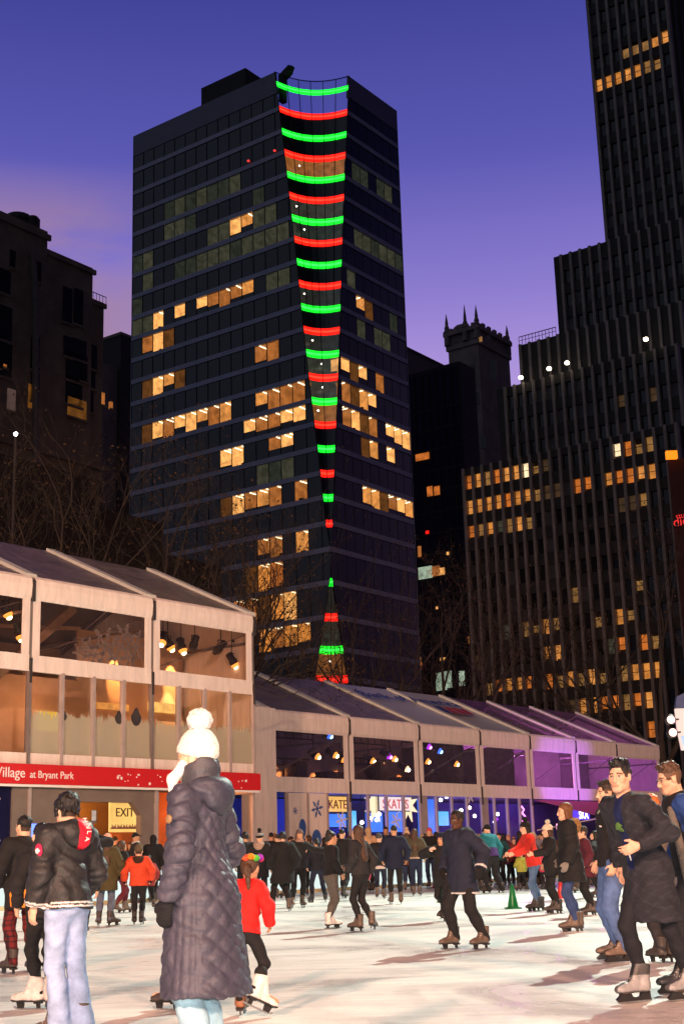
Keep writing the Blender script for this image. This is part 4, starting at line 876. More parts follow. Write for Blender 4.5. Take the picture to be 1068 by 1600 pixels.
# purple neon squiggle
m = MB(); pts = []
for (x, y) in ((814, 1260), (818, 1265), (815, 1270), (820, 1276), (817, 1282), (814, 1288)):
    p = on_plane(x, y, C2 + np.array([*(NT * 1.0), 0]), NT); pts.append(p)
m.tube(pts, .05, 6); tag(m.build('neon_sign', glow('pink_neon', (1.0, .25, .9), 4.0), None), 'zigzag pink neon sign behind the glass', 'neon sign')
# magenta canopy over the entrance
can = empty('entrance_canopy', T2.pt(18.5, -1.6, 0), 'magenta lit canopy stretched over the entrance of the long tent', 'canopy')
m = MB(); m.quad(T2.pt(15.4, .0, 3.75), T2.pt(25.5, .0, 3.75), T2.pt(24.5, -2.8, 2.75), T2.pt(17.6, -2.8, 2.75)); m.quad(T2.pt(17.6, -2.8, 2.75), T2.pt(24.5, -2.8, 2.75), T2.pt(24.5, -2.82, 2.5), T2.pt(17.6, -2.82, 2.5)); m.build('fabric', surf('magenta_cloth', (.62, .10, .30), .6, .08), can)
for a in (17.6, 24.5): m = MB(); m.beam(T2.pt(a, -2.75, 0), T2.pt(a, -2.75, 2.7), .09); m.build('pole', M_alu, can)
m = MB(); m.beam(T2.pt(15.4, -.1, 2.2), T2.pt(17.6, -2.75, 2.75), .06); m.build('strut', M_alu, can)
lamp('canopy_lamp', T2.pt(20, -1.4, 2.3), 160, (1.0, .12, .45), .2)
spot('purple_wash', T2.pt(18.5, -7.5, 1.2), T2.pt(18.8, 0, 5.0), 3000, (.42, .12, 1.0), 46, .6, .15)
spot('purple_wash', T2.pt(14.5, -6.5, 1.2), T2.pt(14.2, 0, 5.0), 250, (.9, .22, .7), 55, .7, .15)
lamp('purple_lamp', T2.pt(17.6, 2.2, 5.6), 800, (.85, .22, .95)); lamp('purple_lamp', T2.pt(22.5, 2.2, 5.8), 420, (.70, .14, 1.0)); lamp('purple_lamp', T2.pt(27.3, 2.6, 5.8), 70, (.85, .2, .8))
lamp('blue_lamp', T2.pt(-2.6, 2.4, 6.0), 18, (.5, .35, .8)); lamp('blue_lamp', T2.pt(2.6, 2.4, 5.9), 24, (.5, .34, .8)); lamp('rose_lamp', T2.pt(8, 2.4, 6.0), 30, (1.0, .48, .34)); lamp('rose_lamp', T2.pt(12.8, 2.4, 6.0), 60, (1.0, .45, .35))
lamp('blue_lamp', T2.pt(.5, 2.2, 2.6), 260, (.12, .18, 1.0)); lamp('blue_lamp', T2.pt(5.5, 2.2, 2.6), 300, (.14, .16, 1.0)); lamp('violet_lamp', T2.pt(11, 2.2, 2.8), 150, (.35, .16, 1.0)); lamp('violet_lamp', T2.pt(14.2, 2.2, 2.8), 120, (.5, .2, 1.0)); lamp('violet_lamp', T2.pt(20.5, 1.6, 2.6), 90, (.3, .1, 1.0))
st2 = [((489, 1178), 'w', 'lone warm lamp in the first window'), ((517, 1176), 'w', 'warm lamp near the edge of the first window'), ((530, 1183), 'w', 'small warm lamp at the end of the first window'), ((508, 1146), 'b', 'blue lamp high in the first window'),
       ((575, 1185), 'w', 'warm lamp starting the second window'), ((609, 1182), 'w', 'warm lamp in the middle of the second window'), ((629, 1198), 'h', 'small white lamp low in the second window'), ((601, 1178), 'p', 'reddish violet lamp in the second window'),
       ((661, 1186), 'w', 'warm lamp starting the third window'), ((706, 1190), 'w', 'warm lamp late in the third window'), ((680, 1170), 'b', 'blue lamp high in the third window'), ((663, 1163), 'p', 'violet lamp at the top of the third window')]
for (x, y), c, lb in st2:
    p = on_plane(x, y, C2 + np.array([*(NT * 1.1), 0]), NT); a = float((p[:2] - C2[:2]) @ UT)
    stage_light(T2, a, 1.1, float(p[2]), (.25, -.7, -.45), {'w': M_lensw, 'b': M_lensb, 'p': M_lensp, 'h': M_lensh}[c], lb + ' of the long tent', 'stage lamps in the long tent', 6.9)
    if c == 'w' and x != 530: spot('stage_beam', T2.pt(a + .15, 3.6, float(p[2])), T2.pt(a + .3, 4.6, float(p[2]) - .9), 620, (1, .36, .08), 40, .6, .05)
# ------------------------------------------------------------------ rink boards: low white lit panels
bd = empty('rink_boards', T1.pt(0, -1.9, 0), 'low white rink boards glowing along the far edge of the ice', 'rink boards')
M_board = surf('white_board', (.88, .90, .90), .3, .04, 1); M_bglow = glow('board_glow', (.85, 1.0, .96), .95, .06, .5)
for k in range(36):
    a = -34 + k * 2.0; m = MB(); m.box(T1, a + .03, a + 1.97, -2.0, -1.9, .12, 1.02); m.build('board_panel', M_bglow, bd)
m = MB(); m.box(T1, -34, 38, -2.06, -1.84, 1.024, 1.09); m.build('cap_rail', M_board, bd); m = MB(); m.box(T1, -34, 38, -2.03, -1.9, 0, .118); m.build('kick_strip', surf('kick_yellow', (.55, .50, .30), .5), bd)
# ------------------------------------------------------------------ lit board and two rink lamps at the picture's edge
pb = at_depth(1068, 1135, 33.0)
lb = empty('lit_poster', (pb[0], pb[1], 0), 'bright backlit poster with a navy top standing at the rink edge', 'poster')
PF = Fr((pb[0], pb[1], 0), (1, 0), (0, 1)); zz = lambda y: float(at_depth(1062, y, 33.0)[2]); xx = lambda x: float(at_depth(x, 1130, 33.0)[0] - pb[0])
m = MB(); m.prism(PF, [(xx(1061), zz(1172)), (xx(1057), zz(1140)), (xx(1056), zz(1107)), (xx(1190), zz(1107)), (xx(1190), zz(1176))], 0, .12); m.build('lit_face', glow('poster_face', (1.0, .70, .62), 1.0, .15, 1), lb)
m = MB(); m.prism(PF, [(xx(1064), zz(1171)), (xx(1061), zz(1150)), (xx(1190), zz(1150)), (xx(1190), zz(1172))], -.03, -.002); m.build('blue_print', glow('poster_blue', (.40, .62, 1.0), 1.0, .2, 1), lb)
m = MB(); m.prism(PF, [(xx(1056), zz(1106)), (xx(1060), zz(1088)), (xx(1075), zz(1082)), (xx(1190), zz(1082)), (xx(1190), zz(1108))], -.04, .14); m.build('navy_top', surf('navy_print', (.03, .05, .14), .6), lb)
m = MB(); m.beam(PF.pt(xx(1080), .2, 0), PF.pt(xx(1080), .2, zz(1150)), .12); m.beam(PF.pt(xx(1170), .2, 0), PF.pt(xx(1170), .2, zz(1150)), .12); m.build('stand', M_strap, lb)
for (x, y, w) in ((1046, 1125, 'upper'), (1049, 1145, 'lower')):
    p = at_depth(x, y, 32.6); t = empty('rink_lamp', p, w + ' of two glowing lamps clamped beside the lit poster', 'lamp', 'lamps beside the lit poster')
    m = MB(); m.lathe(p, [(.04, .12), (.12, .08), (.13, -.05), (.10, -.09)], 12, axis=(0, 1, 0)); m.build('housing', surf('stage_black', (.015, .015, .015), .5), t, True)
    m = MB(); m.lathe(Vector(p) + Vector((0, -.09, 0)), [(.095, 0), (.07, -.02), (.01, -.03)], 12, axis=(0, 1, 0)); m.build('lens', glow('rose_lens', (1.0, .45, .38), 4), t)
    m = MB(); m.beam(p, Vector(p) + Vector((.22, .1, .02)), .04); m.build('bracket', M_strap, t)
# ================================================================== BARE TREES
M_bark = surf('bark', (.052, .043, .036), .9, .35, 2.5, bump=.4, bscale=8)
M_twig = surf('twig', (.042, .034, .028), .9, .3, 1.0)
M_leaf = surf('dry_leaf', (.06, .036, .02), .8, .4, 1.0)
def make_tree(seed, h, spread=1.0, trunk_r=.32, depth=6):
    rt = random.Random(seed); tk, br = MB(), MB(); lf = MB()
    def grow(p, d, length, r, lev):
        n = 4 if lev < 3 else 3; pts = [p]; rad = [r]
        for k in range(n):
            wob = .10 + .06 * lev
            d = (d + Vector((rt.uniform(-wob, wob), rt.uniform(-wob, wob), rt.uniform(-wob * .5, wob) + .03))).normalized()
            p = p + d * (length / n); pts.append(p); rad.append(r * (1 - .42 * (k + 1) / n))
        (tk if lev < 2 else br).tube(pts, rad, 7 if lev < 2 else (5 if lev < 4 else 3), cap=lev < 2)
        if lev >= depth:
            if rt.random() < .22:
                for _ in range(2):
                    q = p + Vector((rt.uniform(-.2, .2), rt.uniform(-.2, .2), rt.uniform(-.3, 0))); s = rt.uniform(.04, .075)
                    e = Vector((rt.uniform(-1, 1), rt.uniform(-1, 1), rt.uniform(-1, 1))).normalized(); f = e.orthogonal().normalized()
                    lf.quad(q - e * s, q + f * s, q + e * s, q - f * s)
            return
        kids = 3 if lev < 5 else 4
        if lev == 0: kids = 3
        for k in range(kids):
            t = 1.0 if k == 0 else rt.uniform(.45, .95); i = min(n, max(1, int(round(t * n)))); q = pts[i]
            ang = rt.uniform(.25, .5) if k == 0 else rt.uniform(.45, .95)
            ax = d.orthogonal().normalized(); ax.rotate(Matrix.Rotation(rt.uniform(0, 6.283), 3, d)); nd_ = d.copy(); nd_.rotate(Matrix.Rotation(ang * spread, 3, ax)); nd_.z += .02
            grow(q, nd_.normalized(), length * rt.uniform(.58, .82), rad[i] * rt.uniform(.6, .8), lev + 1)
    grow(Vector((0, 0, -.05)), Vector((rt.uniform(-.05, .05), rt.uniform(-.05, .05), 1)).normalized(), h * .34, trunk_r, 0)
    return tk, br, lf
def place_tree(protos, i, x, y, s, rz, label):
    root = empty('bare_tree', (x, y, -.05), label, 'tree', 'bare trees behind the tents')
    root.rotation_euler = (0, 0, rz); s *= 1.12; root.scale = (s, s, s * .93)
    for nm, me in protos[i]:
        o = bpy.data.objects.new(nm, me); COL.objects.link(o); o.parent = root
def proto(seed, h, sp, r):
    out = []
    for nm, mb, mat in zip(('trunk', 'crown', 'dry_leaves'), make_tree(seed, h, sp, r), (M_bark, M_twig, M_leaf)):
        me = bpy.data.meshes.new(nm); me.from_pydata([tuple(v) for v in mb.v], [], mb.f); me.materials.append(mat); me.update(); out.append((nm, me))
    return out
TP = [proto(11, 21, 1.0, .36), proto(23, 20, 1.15, .32), proto(37, 22, .9, .34), proto(51, 19, 1.1, .30)]
for k, (px, Y, s, i, lb) in enumerate(((-30, 60, 1.0, 0, 'bare tree cut off by the picture edge behind the two-storey tent'), (60, 66, 1.0, 1, 'bare tree with a forked trunk in front of the old stone block'), (128, 72, 1.0, 2, 'bare tree rising behind the gap between two roof bays'),
        (200, 66, 1.0, 3, 'bare tree with wide twiggy limbs at the slim house'), (262, 70, .98, 0, 'bare tree overlapping the lower corner of the tower'), (335, 64, .92, 1, 'bare tree beside the end of the upper tent roof'), (395, 80, .95, 2, 'bare tree in front of the amber tower windows'),
        (458, 86, .80, 3, 'bare tree left of the lower green band'), (592, 92, .92, 1, 'bare tree right of the lower tower corner'), (625, 84, .95, 0, 'pale trunked bare tree before the dark glass block'), (690, 96, 1.0, 2, 'bare tree between the dark glass block and the stepped skyscraper'),
        (770, 100, .98, 3, 'bare tree before the far end of the stepped skyscraper'), (860, 104, 1.0, 1, 'bare tree behind the white lettered roof'), (965, 100, 1.05, 0, 'bare tree behind the purple roof bays'), (1040, 98, 1.1, 2, 'bare tree closest to the red building'), (15, 74, 1.05, 2, 'bare tree whose limbs frame the street lamp'), (95, 60, .92, 3, 'bare tree low over the first rafters of the two-storey tent'), (165, 78, 1.0, 1, 'bare tree below the lit windows of the old stone block'), (232, 62, .88, 2, 'bare tree leaning over the last bays of the two-storey tent'), (300, 76, .98, 3, 'bare tree in front of the long lit row of the tower'), (365, 72, .9, 0, 'bare tree just past the end of the low dark row'), (435, 74, .85, 1, 'bare tree above the first bay of the long tent'), (660, 90, .95, 3, 'bare tree before the cool lit windows of the dark glass block'), (735, 88, .9, 0, 'bare tree at the left end of the stepped skyscraper'))):
    g = at_depth(px, 1330, Y); place_tree(TP, i, g[0], Y, s, k * 1.7 + .4, lb)
lampp = at_depth(25, 678, 75.0)
sl = empty('street_lamp', (lampp[0], lampp[1], 0), 'lone white street lamp glowing among the bare branches', 'street lamp')
m = MB(); m.tube([(lampp[0], lampp[1], 0), (lampp[0], lampp[1], lampp[2] - .2)], .09, 8); m.build('pole', M_strap, sl)
m = MB(); m.lathe(lampp, [(.02, -.14), (.10, -.08), (.12, .03), (.03, .13)], 12); m.build('globe', glow('lamp_globe', (.9, .92, 1.0), 12), sl)
# ================================================================== SMOOTH BODIES: blended shapes turned into one skin
V3 = lambda *a: np.array(a, dtype=float)
def rotx(d): a = R(d); return np.array([[1, 0, 0], [0, math.cos(a), -math.sin(a)], [0, math.sin(a), math.cos(a)]])
def roty(d): a = R(d); return np.array([[math.cos(a), 0, math.sin(a)], [0, 1, 0], [-math.sin(a), 0, math.cos(a)]])
def rotz(d): a = R(d); return np.array([[math.cos(a), -math.sin(a), 0], [math.sin(a), math.cos(a), 0], [0, 0, 1]])
def smin(a, b, k):
    if k <= 0: return np.minimum(a, b)
    h = np.maximum(k - np.abs(a - b), 0) / k
    return np.minimum(a, b) - h * h * k * .25
class Skin:
    """shapes are added to the current group; cut() trims the group; new() blends it into the whole; mesh() wraps a surface round it"""
    def __init__(s, v): s.ops = []; s.v = v; s.lo = np.full(3, 9e9); s.hi = np.full(3, -9e9); s.fine = []
    def _bb(s, lo, hi, sub):
        if not sub: s.lo = np.minimum(s.lo, lo); s.hi = np.maximum(s.hi, hi)
    def cap(s, a, b, ra, rb=None, k=.02, w=None, f=1.0, sub=False):
        a = np.asarray(a, float); b = np.asarray(b, float); rb = ra if rb is None else rb
        if not sub: ra = max(ra, s.v * .62); rb = max(rb, s.v * .62)
        m = max(ra, rb, ra / f * 0 + ra); lo, hi = np.minimum(a, b) - m, np.maximum(a, b) + m
        s._bb(lo, hi, sub); s.ops.append(('cap', lo, hi, k, sub, a, b, ra, rb, w, f))
    def ell(s, c, r, M=None, k=.02, sub=False):
        c = np.asarray(c, float); r = np.asarray(r, float)
        if not sub: r = np.maximum(r, s.v * .6)
        m = r.max(); lo, hi = c - m, c + m
        if M is None: lo, hi = c - r, c + r
        s._bb(lo, hi, sub); s.ops.append(('ell', lo, hi, k, sub, c, r, M))
    def cut(s, n, h): s.ops.append(('cut', np.asarray(n, float), h))
    def disp(s, fn): s.ops.append(('disp', fn))
    def new(s, k=.02): s.ops.append(('new', k))
    def _axis(s, ax):
        lo, hi = s.lo[ax] - 2.5 * s.v, s.hi[ax] + 2.5 * s.v; out = [lo]
        while out[-1] < hi:
            st = s.v
            for c, hw, fv in s.fine:
                if abs(out[-1] - c[ax]) < hw: st = min(st, fv)
                elif 0 < c[ax] - hw - out[-1] < st: st = max(fv, c[ax] - hw - out[-1])
            out.append(out[-1] + st)
        return np.array(out)
    def mesh(s):
        X, Y, Z = s._axis(0), s._axis(1), s._axis(2); sh = (len(X), len(Y), len(Z))
        BIG = .3; F = np.full(sh, BIG, np.float32); G = np.full(sh, BIG, np.float32); used = False
        for op in s.ops + [('new', 0)]:
            if op[0] == 'cut':
                n, h = op[1], op[2]
                d = (n[0] * X[:, None, None] + n[1] * Y[None, :, None] + n[2] * Z[None, None, :] - h).astype(np.float32); G = np.maximum(G, d)
            elif op[0] == 'disp':
                i, j, k = np.nonzero(np.abs(G) < .07)
                G[i, j, k] += op[1](X[i], Y[j], Z[k]).astype(np.float32)
            elif op[0] == 'new':
                F = smin(F, G, op[1]) if used else G
                used = True; G = np.full(sh, BIG, np.float32)
            else:
                lo, hi, kk, sub = op[1:5]; pad = .06 + kk + 2 * s.v
                ix = [slice(max(0, np.searchsorted(A, lo[q] - pad) - 1), np.searchsorted(A, hi[q] + pad) + 1) for q, A in enumerate((X, Y, Z))]
                x, y, z = X[ix[0]][:, None, None], Y[ix[1]][None, :, None], Z[ix[2]][None, None, :]
                if op[0] == 'cap':
                    a, b, ra, rb, w, f = op[5:]; ab = b - a; L2 = max(ab @ ab, 1e-9)
                    px, py, pz = x - a[0], y - a[1], z - a[2]
                    t = np.clip((px * ab[0] + py * ab[1] + pz * ab[2]) / L2, 0, 1)
                    qx, qy, qz = px - t * ab[0], py - t * ab[1], pz - t * ab[2]
                    l2 = qx * qx + qy * qy + qz * qz
                    if w is not None:
                        dw = qx * w[0] + qy * w[1] + qz * w[2]; l2 = l2 + dw * dw * (1 / (f * f) - 1)
                    d = np.sqrt(l2) - (ra + t * (rb - ra))
                    if w is not None: d = d * (.5 + .5 * f)
                else:
                    c, r, M = op[5:]; px, py, pz = x - c[0], y - c[1], z - c[2]
                    if M is not None:   # columns of M are the ellipsoid's axes
                        px, py, pz = (px * M[0, 0] + py * M[1, 0] + pz * M[2, 0], px * M[0, 1] + py * M[1, 1] + pz * M[2, 1], px * M[0, 2] + py * M[1, 2] + pz * M[2, 2])
                    k0 = np.sqrt((px / r[0]) ** 2 + (py / r[1]) ** 2 + (pz / r[2]) ** 2); k1 = np.sqrt((px / r[0] ** 2) ** 2 + (py / r[1] ** 2) ** 2 + (pz / r[2] ** 2) ** 2)
                    d = k0 * (k0 - 1) / np.maximum(k1, 1e-6)
                g = G[ix[0], ix[1], ix[2]]
                G[ix[0], ix[1], ix[2]] = (-smin(-g, d, kk)) if sub else smin(g, d, kk)
        return s._nets(F, X, Y, Z)
    @staticmethod
    def _nets(F, X, Y, Z):
        S = F < 0; n = F.shape
        c = np.zeros((n[0] - 1, n[1] - 1, n[2] - 1), np.uint8)
        for dx in (0, 1):
            for dy in (0, 1):
                for dz in (0, 1): c += S[dx:n[0] - 1 + dx, dy:n[1] - 1 + dy, dz:n[2] - 1 + dz]
        i, j, k = np.nonzero((c > 0) & (c < 8)); idx = np.full(c.shape, -1, np.int32); idx[i, j, k] = np.arange(len(i))
        acc = np.zeros((len(i), 3)); cnt = np.zeros(len(i))
        val = {(a, b, e): F[i + a, j + b, k + e] for a in (0, 1) for b in (0, 1) for e in (0, 1)}
        for p in val:
            for ax in range(3):
                if p[ax]: continue
                q = list(p); q[ax] = 1; v0, v1 = val[p], val[tuple(q)]; m = (v0 < 0) != (v1 < 0)
                t = np.where(m, v0 / np.where(m, v0 - v1, 1), 0)
                for b in range(3): acc[:, b] += np.where(m, t if b == ax else p[b], 0)
                cnt += m
        acc /= np.maximum(cnt, 1)[:, None]
        P = np.stack([X[i] + acc[:, 0] * (X[i + 1] - X[i]), Y[j] + acc[:, 1] * (Y[j + 1] - Y[j]), Z[k] + acc[:, 2] * (Z[k + 1] - Z[k])], 1)
        Q = []
        for ax in range(3):
            sl0 = [slice(None)] * 3; sl1 = [slice(None)] * 3; sl0[ax] = slice(0, -1); sl1[ax] = slice(1, None)
            A, B = S[tuple(sl0)], S[tuple(sl1)]
            u, v = (ax + 1) % 3, (ax + 2) % 3
            inn = [slice(None)] * 3; inn[u] = slice(1, -1); inn[v] = slice(1, -1)
            e = np.nonzero((A != B)[tuple(inn)]); pos = np.stack(e, 1); pos[:, u] += 1; pos[:, v] += 1
            if not len(pos): continue
            def cell(du, dv): w = pos.copy(); w[:, u] -= du; w[:, v] -= dv; return idx[w[:, 0], w[:, 1], w[:, 2]]
            quad = np.stack([cell(1, 1), cell(0, 1), cell(0, 0), cell(1, 0)], 1)
            flip = ~A[pos[:, 0], pos[:, 1], pos[:, 2]]; quad[flip] = quad[flip][:, ::-1]; Q.append(quad)
        return P, (np.concatenate(Q) if Q else np.zeros((0, 4), int))
def mesh_np(name, P, Q, col=None):
    me = bpy.data.meshes.new(name); me.vertices.add(len(P)); me.vertices.foreach_set('co', np.ascontiguousarray(P, np.float32).ravel())
    me.loops.add(len(Q) * 4); me.loops.foreach_set('vertex_index', np.ascontiguousarray(Q, np.int32).ravel())
    me.polygons.add(len(Q)); me.polygons.foreach_set('loop_start', np.arange(0, len(Q) * 4, 4, dtype=np.int32))
    me.polygons.foreach_set('use_smooth', np.ones(len(Q), bool))
    me.update(calc_edges=True); me.validate()
    if col is not None:
        c = np.ones((len(P), 4), np.float32); c[:, :3] = col
        at = me.attributes.new('col', 'FLOAT_COLOR', 'POINT')
        if len(at.data) == len(P): at.data.foreach_set('color', c.ravel())
    return me
# ------------------------------------------------------------------ what the bodies wear: colour comes with the mesh, texture from noise
def attr_mat(name, rough=.8, var=.25, scale=9.0, bump=.25, bscale=60.0, bdist=.01, sheen=0.0, spec=.3, sss=0.0, stretch=None, rot=None, weave=0.0):
    if name in MATS: return MATS[name]
    m, t, b = new_mat(name); tc = nd(t, 'ShaderNodeTexCoord'); v = tc.outputs['Object']
    if stretch:
        mp = nd(t, 'ShaderNodeMapping'); mp.inputs['Scale'].default_value = stretch; L(t, v, mp.inputs[0]); v = mp.outputs[0]
    at = nd(t, 'ShaderNodeAttribute'); at.attribute_name = 'col'
    n = nd(t, 'ShaderNodeTexNoise'); n.inputs['Scale'].default_value = scale; n.inputs['Detail'].default_value = 6; n.inputs['Roughness'].default_value = .65; L(t, v, n.inputs['Vector'])
    mr = nd(t, 'ShaderNodeMapRange'); mr.inputs[1].default_value = .3; mr.inputs[2].default_value = .7; mr.inputs[3].default_value = 1 - var; mr.inputs[4].default_value = 1 + var; L(t, n.outputs['Fac'], mr.inputs[0])
    mx = nd(t, 'ShaderNodeVectorMath', operation='SCALE'); L(t, at.outputs['Color'], mx.inputs[0]); L(t, mr.outputs[0], mx.inputs['Scale'])
    L(t, mx.outputs[0], b.inputs['Base Color']); b.inputs['Roughness'].default_value = rough; b.inputs['Specular IOR Level'].default_value = spec
    if sheen: b.inputs['Sheen Weight'].default_value = sheen
    if sss: b.inputs['Subsurface Weight'].default_value = sss; b.inputs['Subsurface Radius'].default_value = (.012, .005, .003); b.inputs['Subsurface Scale'].default_value = 1.0
    n2 = nd(t, 'ShaderNodeTexNoise'); n2.inputs['Scale'].default_value = bscale; n2.inputs['Detail'].default_value = 4; L(t, v, n2.inputs['Vector'])
    bp = nd(t, 'ShaderNodeBump'); bp.inputs['Strength'].default_value = bump; bp.inputs['Distance'].default_value = bdist; L(t, n2.outputs['Fac'], bp.inputs['Height']); L(t, bp.outputs[0], b.inputs['Normal'])
    MATS[name] = m; return m
FAB = {'cloth': attr_mat('woven_cloth', .85, .22, 7, .35, 45, .012, .0), 'nylon': attr_mat('quilted_nylon', .55, .2, 6, .6, 28, .012, 0, .35), 'denim': attr_mat('denim', .85, .30, 9, .4, 120, .006), 'skin': attr_mat('skin', .6, .15, 26, .2, 220, .002, 0, .25, .0),
       'hair': attr_mat('hair', .5, .45, 26, .8, 70, .02, 0, .4, 0, (1, 1, .18)), 'knit': attr_mat('knitted_wool', .95, .16, 22, .9, 90, .015, .0), 'leather': attr_mat('boot_leather', .48, .3, 14, .2, 80, .004, 0, .45), 'fur': attr_mat('fur', .95, .5, 40, 1.0, 90, .03, .0)}
M_steel = surf('skate_steel', (.55, .55, .56), .25, .1, metal=1.0)
M_holder = surf('blade_holder', (.02, .02, .022), .4, .1)
M_lace = surf('lace', (.5, .47, .42), .8, .1)
# ------------------------------------------------------------------ skates (shared by every skater)
def make_skates():
    out = {}
    for kind in ('figure', 'hockey'):
        S = Skin(.009); f = kind == 'figure'
        S.cap((0, -.085, .115), (0, .09, .108), .047, .046); S.ell((0, .128, .103), (.046, .058, .036)); S.cap((0, -.075, .12), (0, -.085, .27), .050, .056 if f else .06, k=.03)
        S.cap((0, .02, .14), (0, -.045, .285), .036, .040, k=.03); S.cut((0, 0, -1), -.076); S.cut((0, -.2, 1), .305 if f else .295)
        P, Q = S.mesh(); col = np.ones((len(P), 3))
        if not f:
            col[(P[:, 2] > .2)] *= .18
            col[(np.abs(P[:, 0]) < .018) & (P[:, 1] > -.03)] *= .25
        col[(P[:, 2] < .088)] *= .3
        boot = mesh_np('boot_' + kind, P, Q, col)
        m = MB(); F0 = Fr((0, 0, 0), (0, 1), (1, 0))   # a runs to the toe
        if f:
            m.prism(F0, [(-.125, .075), (-.125, .055), (-.06, .055), (-.055, .075)], -.032, .032); m.prism(F0, [(-.13, .077), (-.13, .070), (.15, .070), (.175, .085), (.165, .09)], -.040, .040)
            m.prism(F0, [(-.11, .056), (-.115, .014), (-.075, .014), (-.07, .056)], -.005, .005); m.prism(F0, [(.05, .071), (.055, .014), (.12, .014), (.135, .071)], -.005, .005)
            blade = m; r = MB(); r.prism(F0, [(-.165, .016), (-.16, .002), (-.05, .0), (.08, .0), (.15, .010), (.168, .03), (.15, .034), (.12, .018)], -.004, .004)
        else:
            m.prism(F0, [(-.13, .078), (-.135, .03), (-.145, .018), (.165, .018), (.18, .035), (.15, .055), (.14, .078), (.05, .078), (.035, .05), (0, .038), (-.04, .045), (-.055, .078)], -.014, .014)
            blade = m; r = MB(); r.prism(F0, [(-.15, .018), (-.145, .004), (-.1, .0), (.12, .0), (.165, .008), (.182, .03), (.17, .03), (.16, .018)], -.004, .004)
        def mk(nm, mb, mat):
            me = bpy.data.meshes.new(nm); me.from_pydata([tuple(v) for v in mb.v], [], mb.f); me.materials.append(mat); me.update(); return me
        lc = MB()
        for k in range(6):
            z = .15 + k * .022; y = .055 - k * .019; lc.tube([(-.036, y - .012, z), (0, y + .006, z + .006), (.036, y - .012, z)], .0045, 5)
        boot.materials.append(FAB['leather'])
        out[kind] = (boot, mk('blade_' + kind, blade, M_holder), mk('runner_' + kind, r, M_steel), mk('laces_' + kind, lc, M_lace))
    return out
SKATES = make_skates(); BOOTS = {}
def boot_mesh(kind, col):
    k = (kind, tuple(col))
    if k not in BOOTS:
        me = SKATES[kind][0].copy(); a = me.attributes['col']; buf = np.empty(len(a.data) * 4, np.float32); a.data.foreach_get('color', buf); buf = buf.reshape(-1, 4); buf[:, :3] *= col; a.data.foreach_set('color', buf.ravel()); BOOTS[k] = me
    return BOOTS[k]
def wrinkle(amp, sc=1.0, ph=0.0):
    def f(x, y, z):
        u = z * 21 * sc + 3 * np.sin(9 * x * sc + 6 * y * sc + ph); w = 12 * x * sc - 9 * y * sc + 2.5 * np.sin(13 * z * sc + ph * 2)
        return amp * (np.sin(u) * np.sin(w) + .5 * np.sin(2.1 * u + w))
    return f
def fuzz(amp, sc=60.0):
    def f(x, y, z): return amp * (np.sin(sc * x + 3 * np.sin(.7 * sc * z)) * np.sin(sc * .9 * y + 2 * np.sin(.6 * sc * x)) * np.sin(sc * 1.1 * z + 2 * np.sin(.5 * sc * y)))
    return f
def ik(a, b, la, lb, pole):
    d = b - a; D = np.linalg.norm(d)
    if D > (la + lb) * .995: b = a + d * ((la + lb) * .995 / D); d = b - a; D = np.linalg.norm(d)
    u = d / D; x = (la * la - lb * lb + D * D) / (2 * D); h = math.sqrt(max(la * la - x * x, 0)); p = pole - u * (pole @ u); n = np.linalg.norm(p)
    p = p / n if n > 1e-6 else np.array([1.0, 0, 0]); return a + u * x + p * h, b
SKIN = {'fair': (.62, .36, .25), 'light': (.66, .40, .27), 'tan': (.50, .27, .16), 'brown': (.22, .11, .065), 'dark': (.07, .035, .022)}
HAIR = {'black': (.008, .007, .007), 'dark': (.022, .014, .010), 'brown': (.06, .030, .016), 'auburn': (.14, .055, .022), 'blond': (.30, .18, .08), 'ginger': (.42, .13, .03), 'grey': (.2, .19, .18)}
ARMS = {'down': (.07, .03, -.50), 'relax': (.10, .10, -.46), 'bent': (.03, .26, -.34), 'pocket': (.06, .12, -.40), 'out': (.38, .06, -.30), 'hold': (-.08, .30, -.26), 'back': (.08, -.20, -.44), 'phone': (-.02, .30, .06), 'brow': (-.13, .16, .14), 'fwd': (.02, .42, -.22), 'hug': (-.16, .26, -.16), 'hip': (.14, .02, -.36), 'wide': (.46, .05, -.12)}
PEOPLE = {}
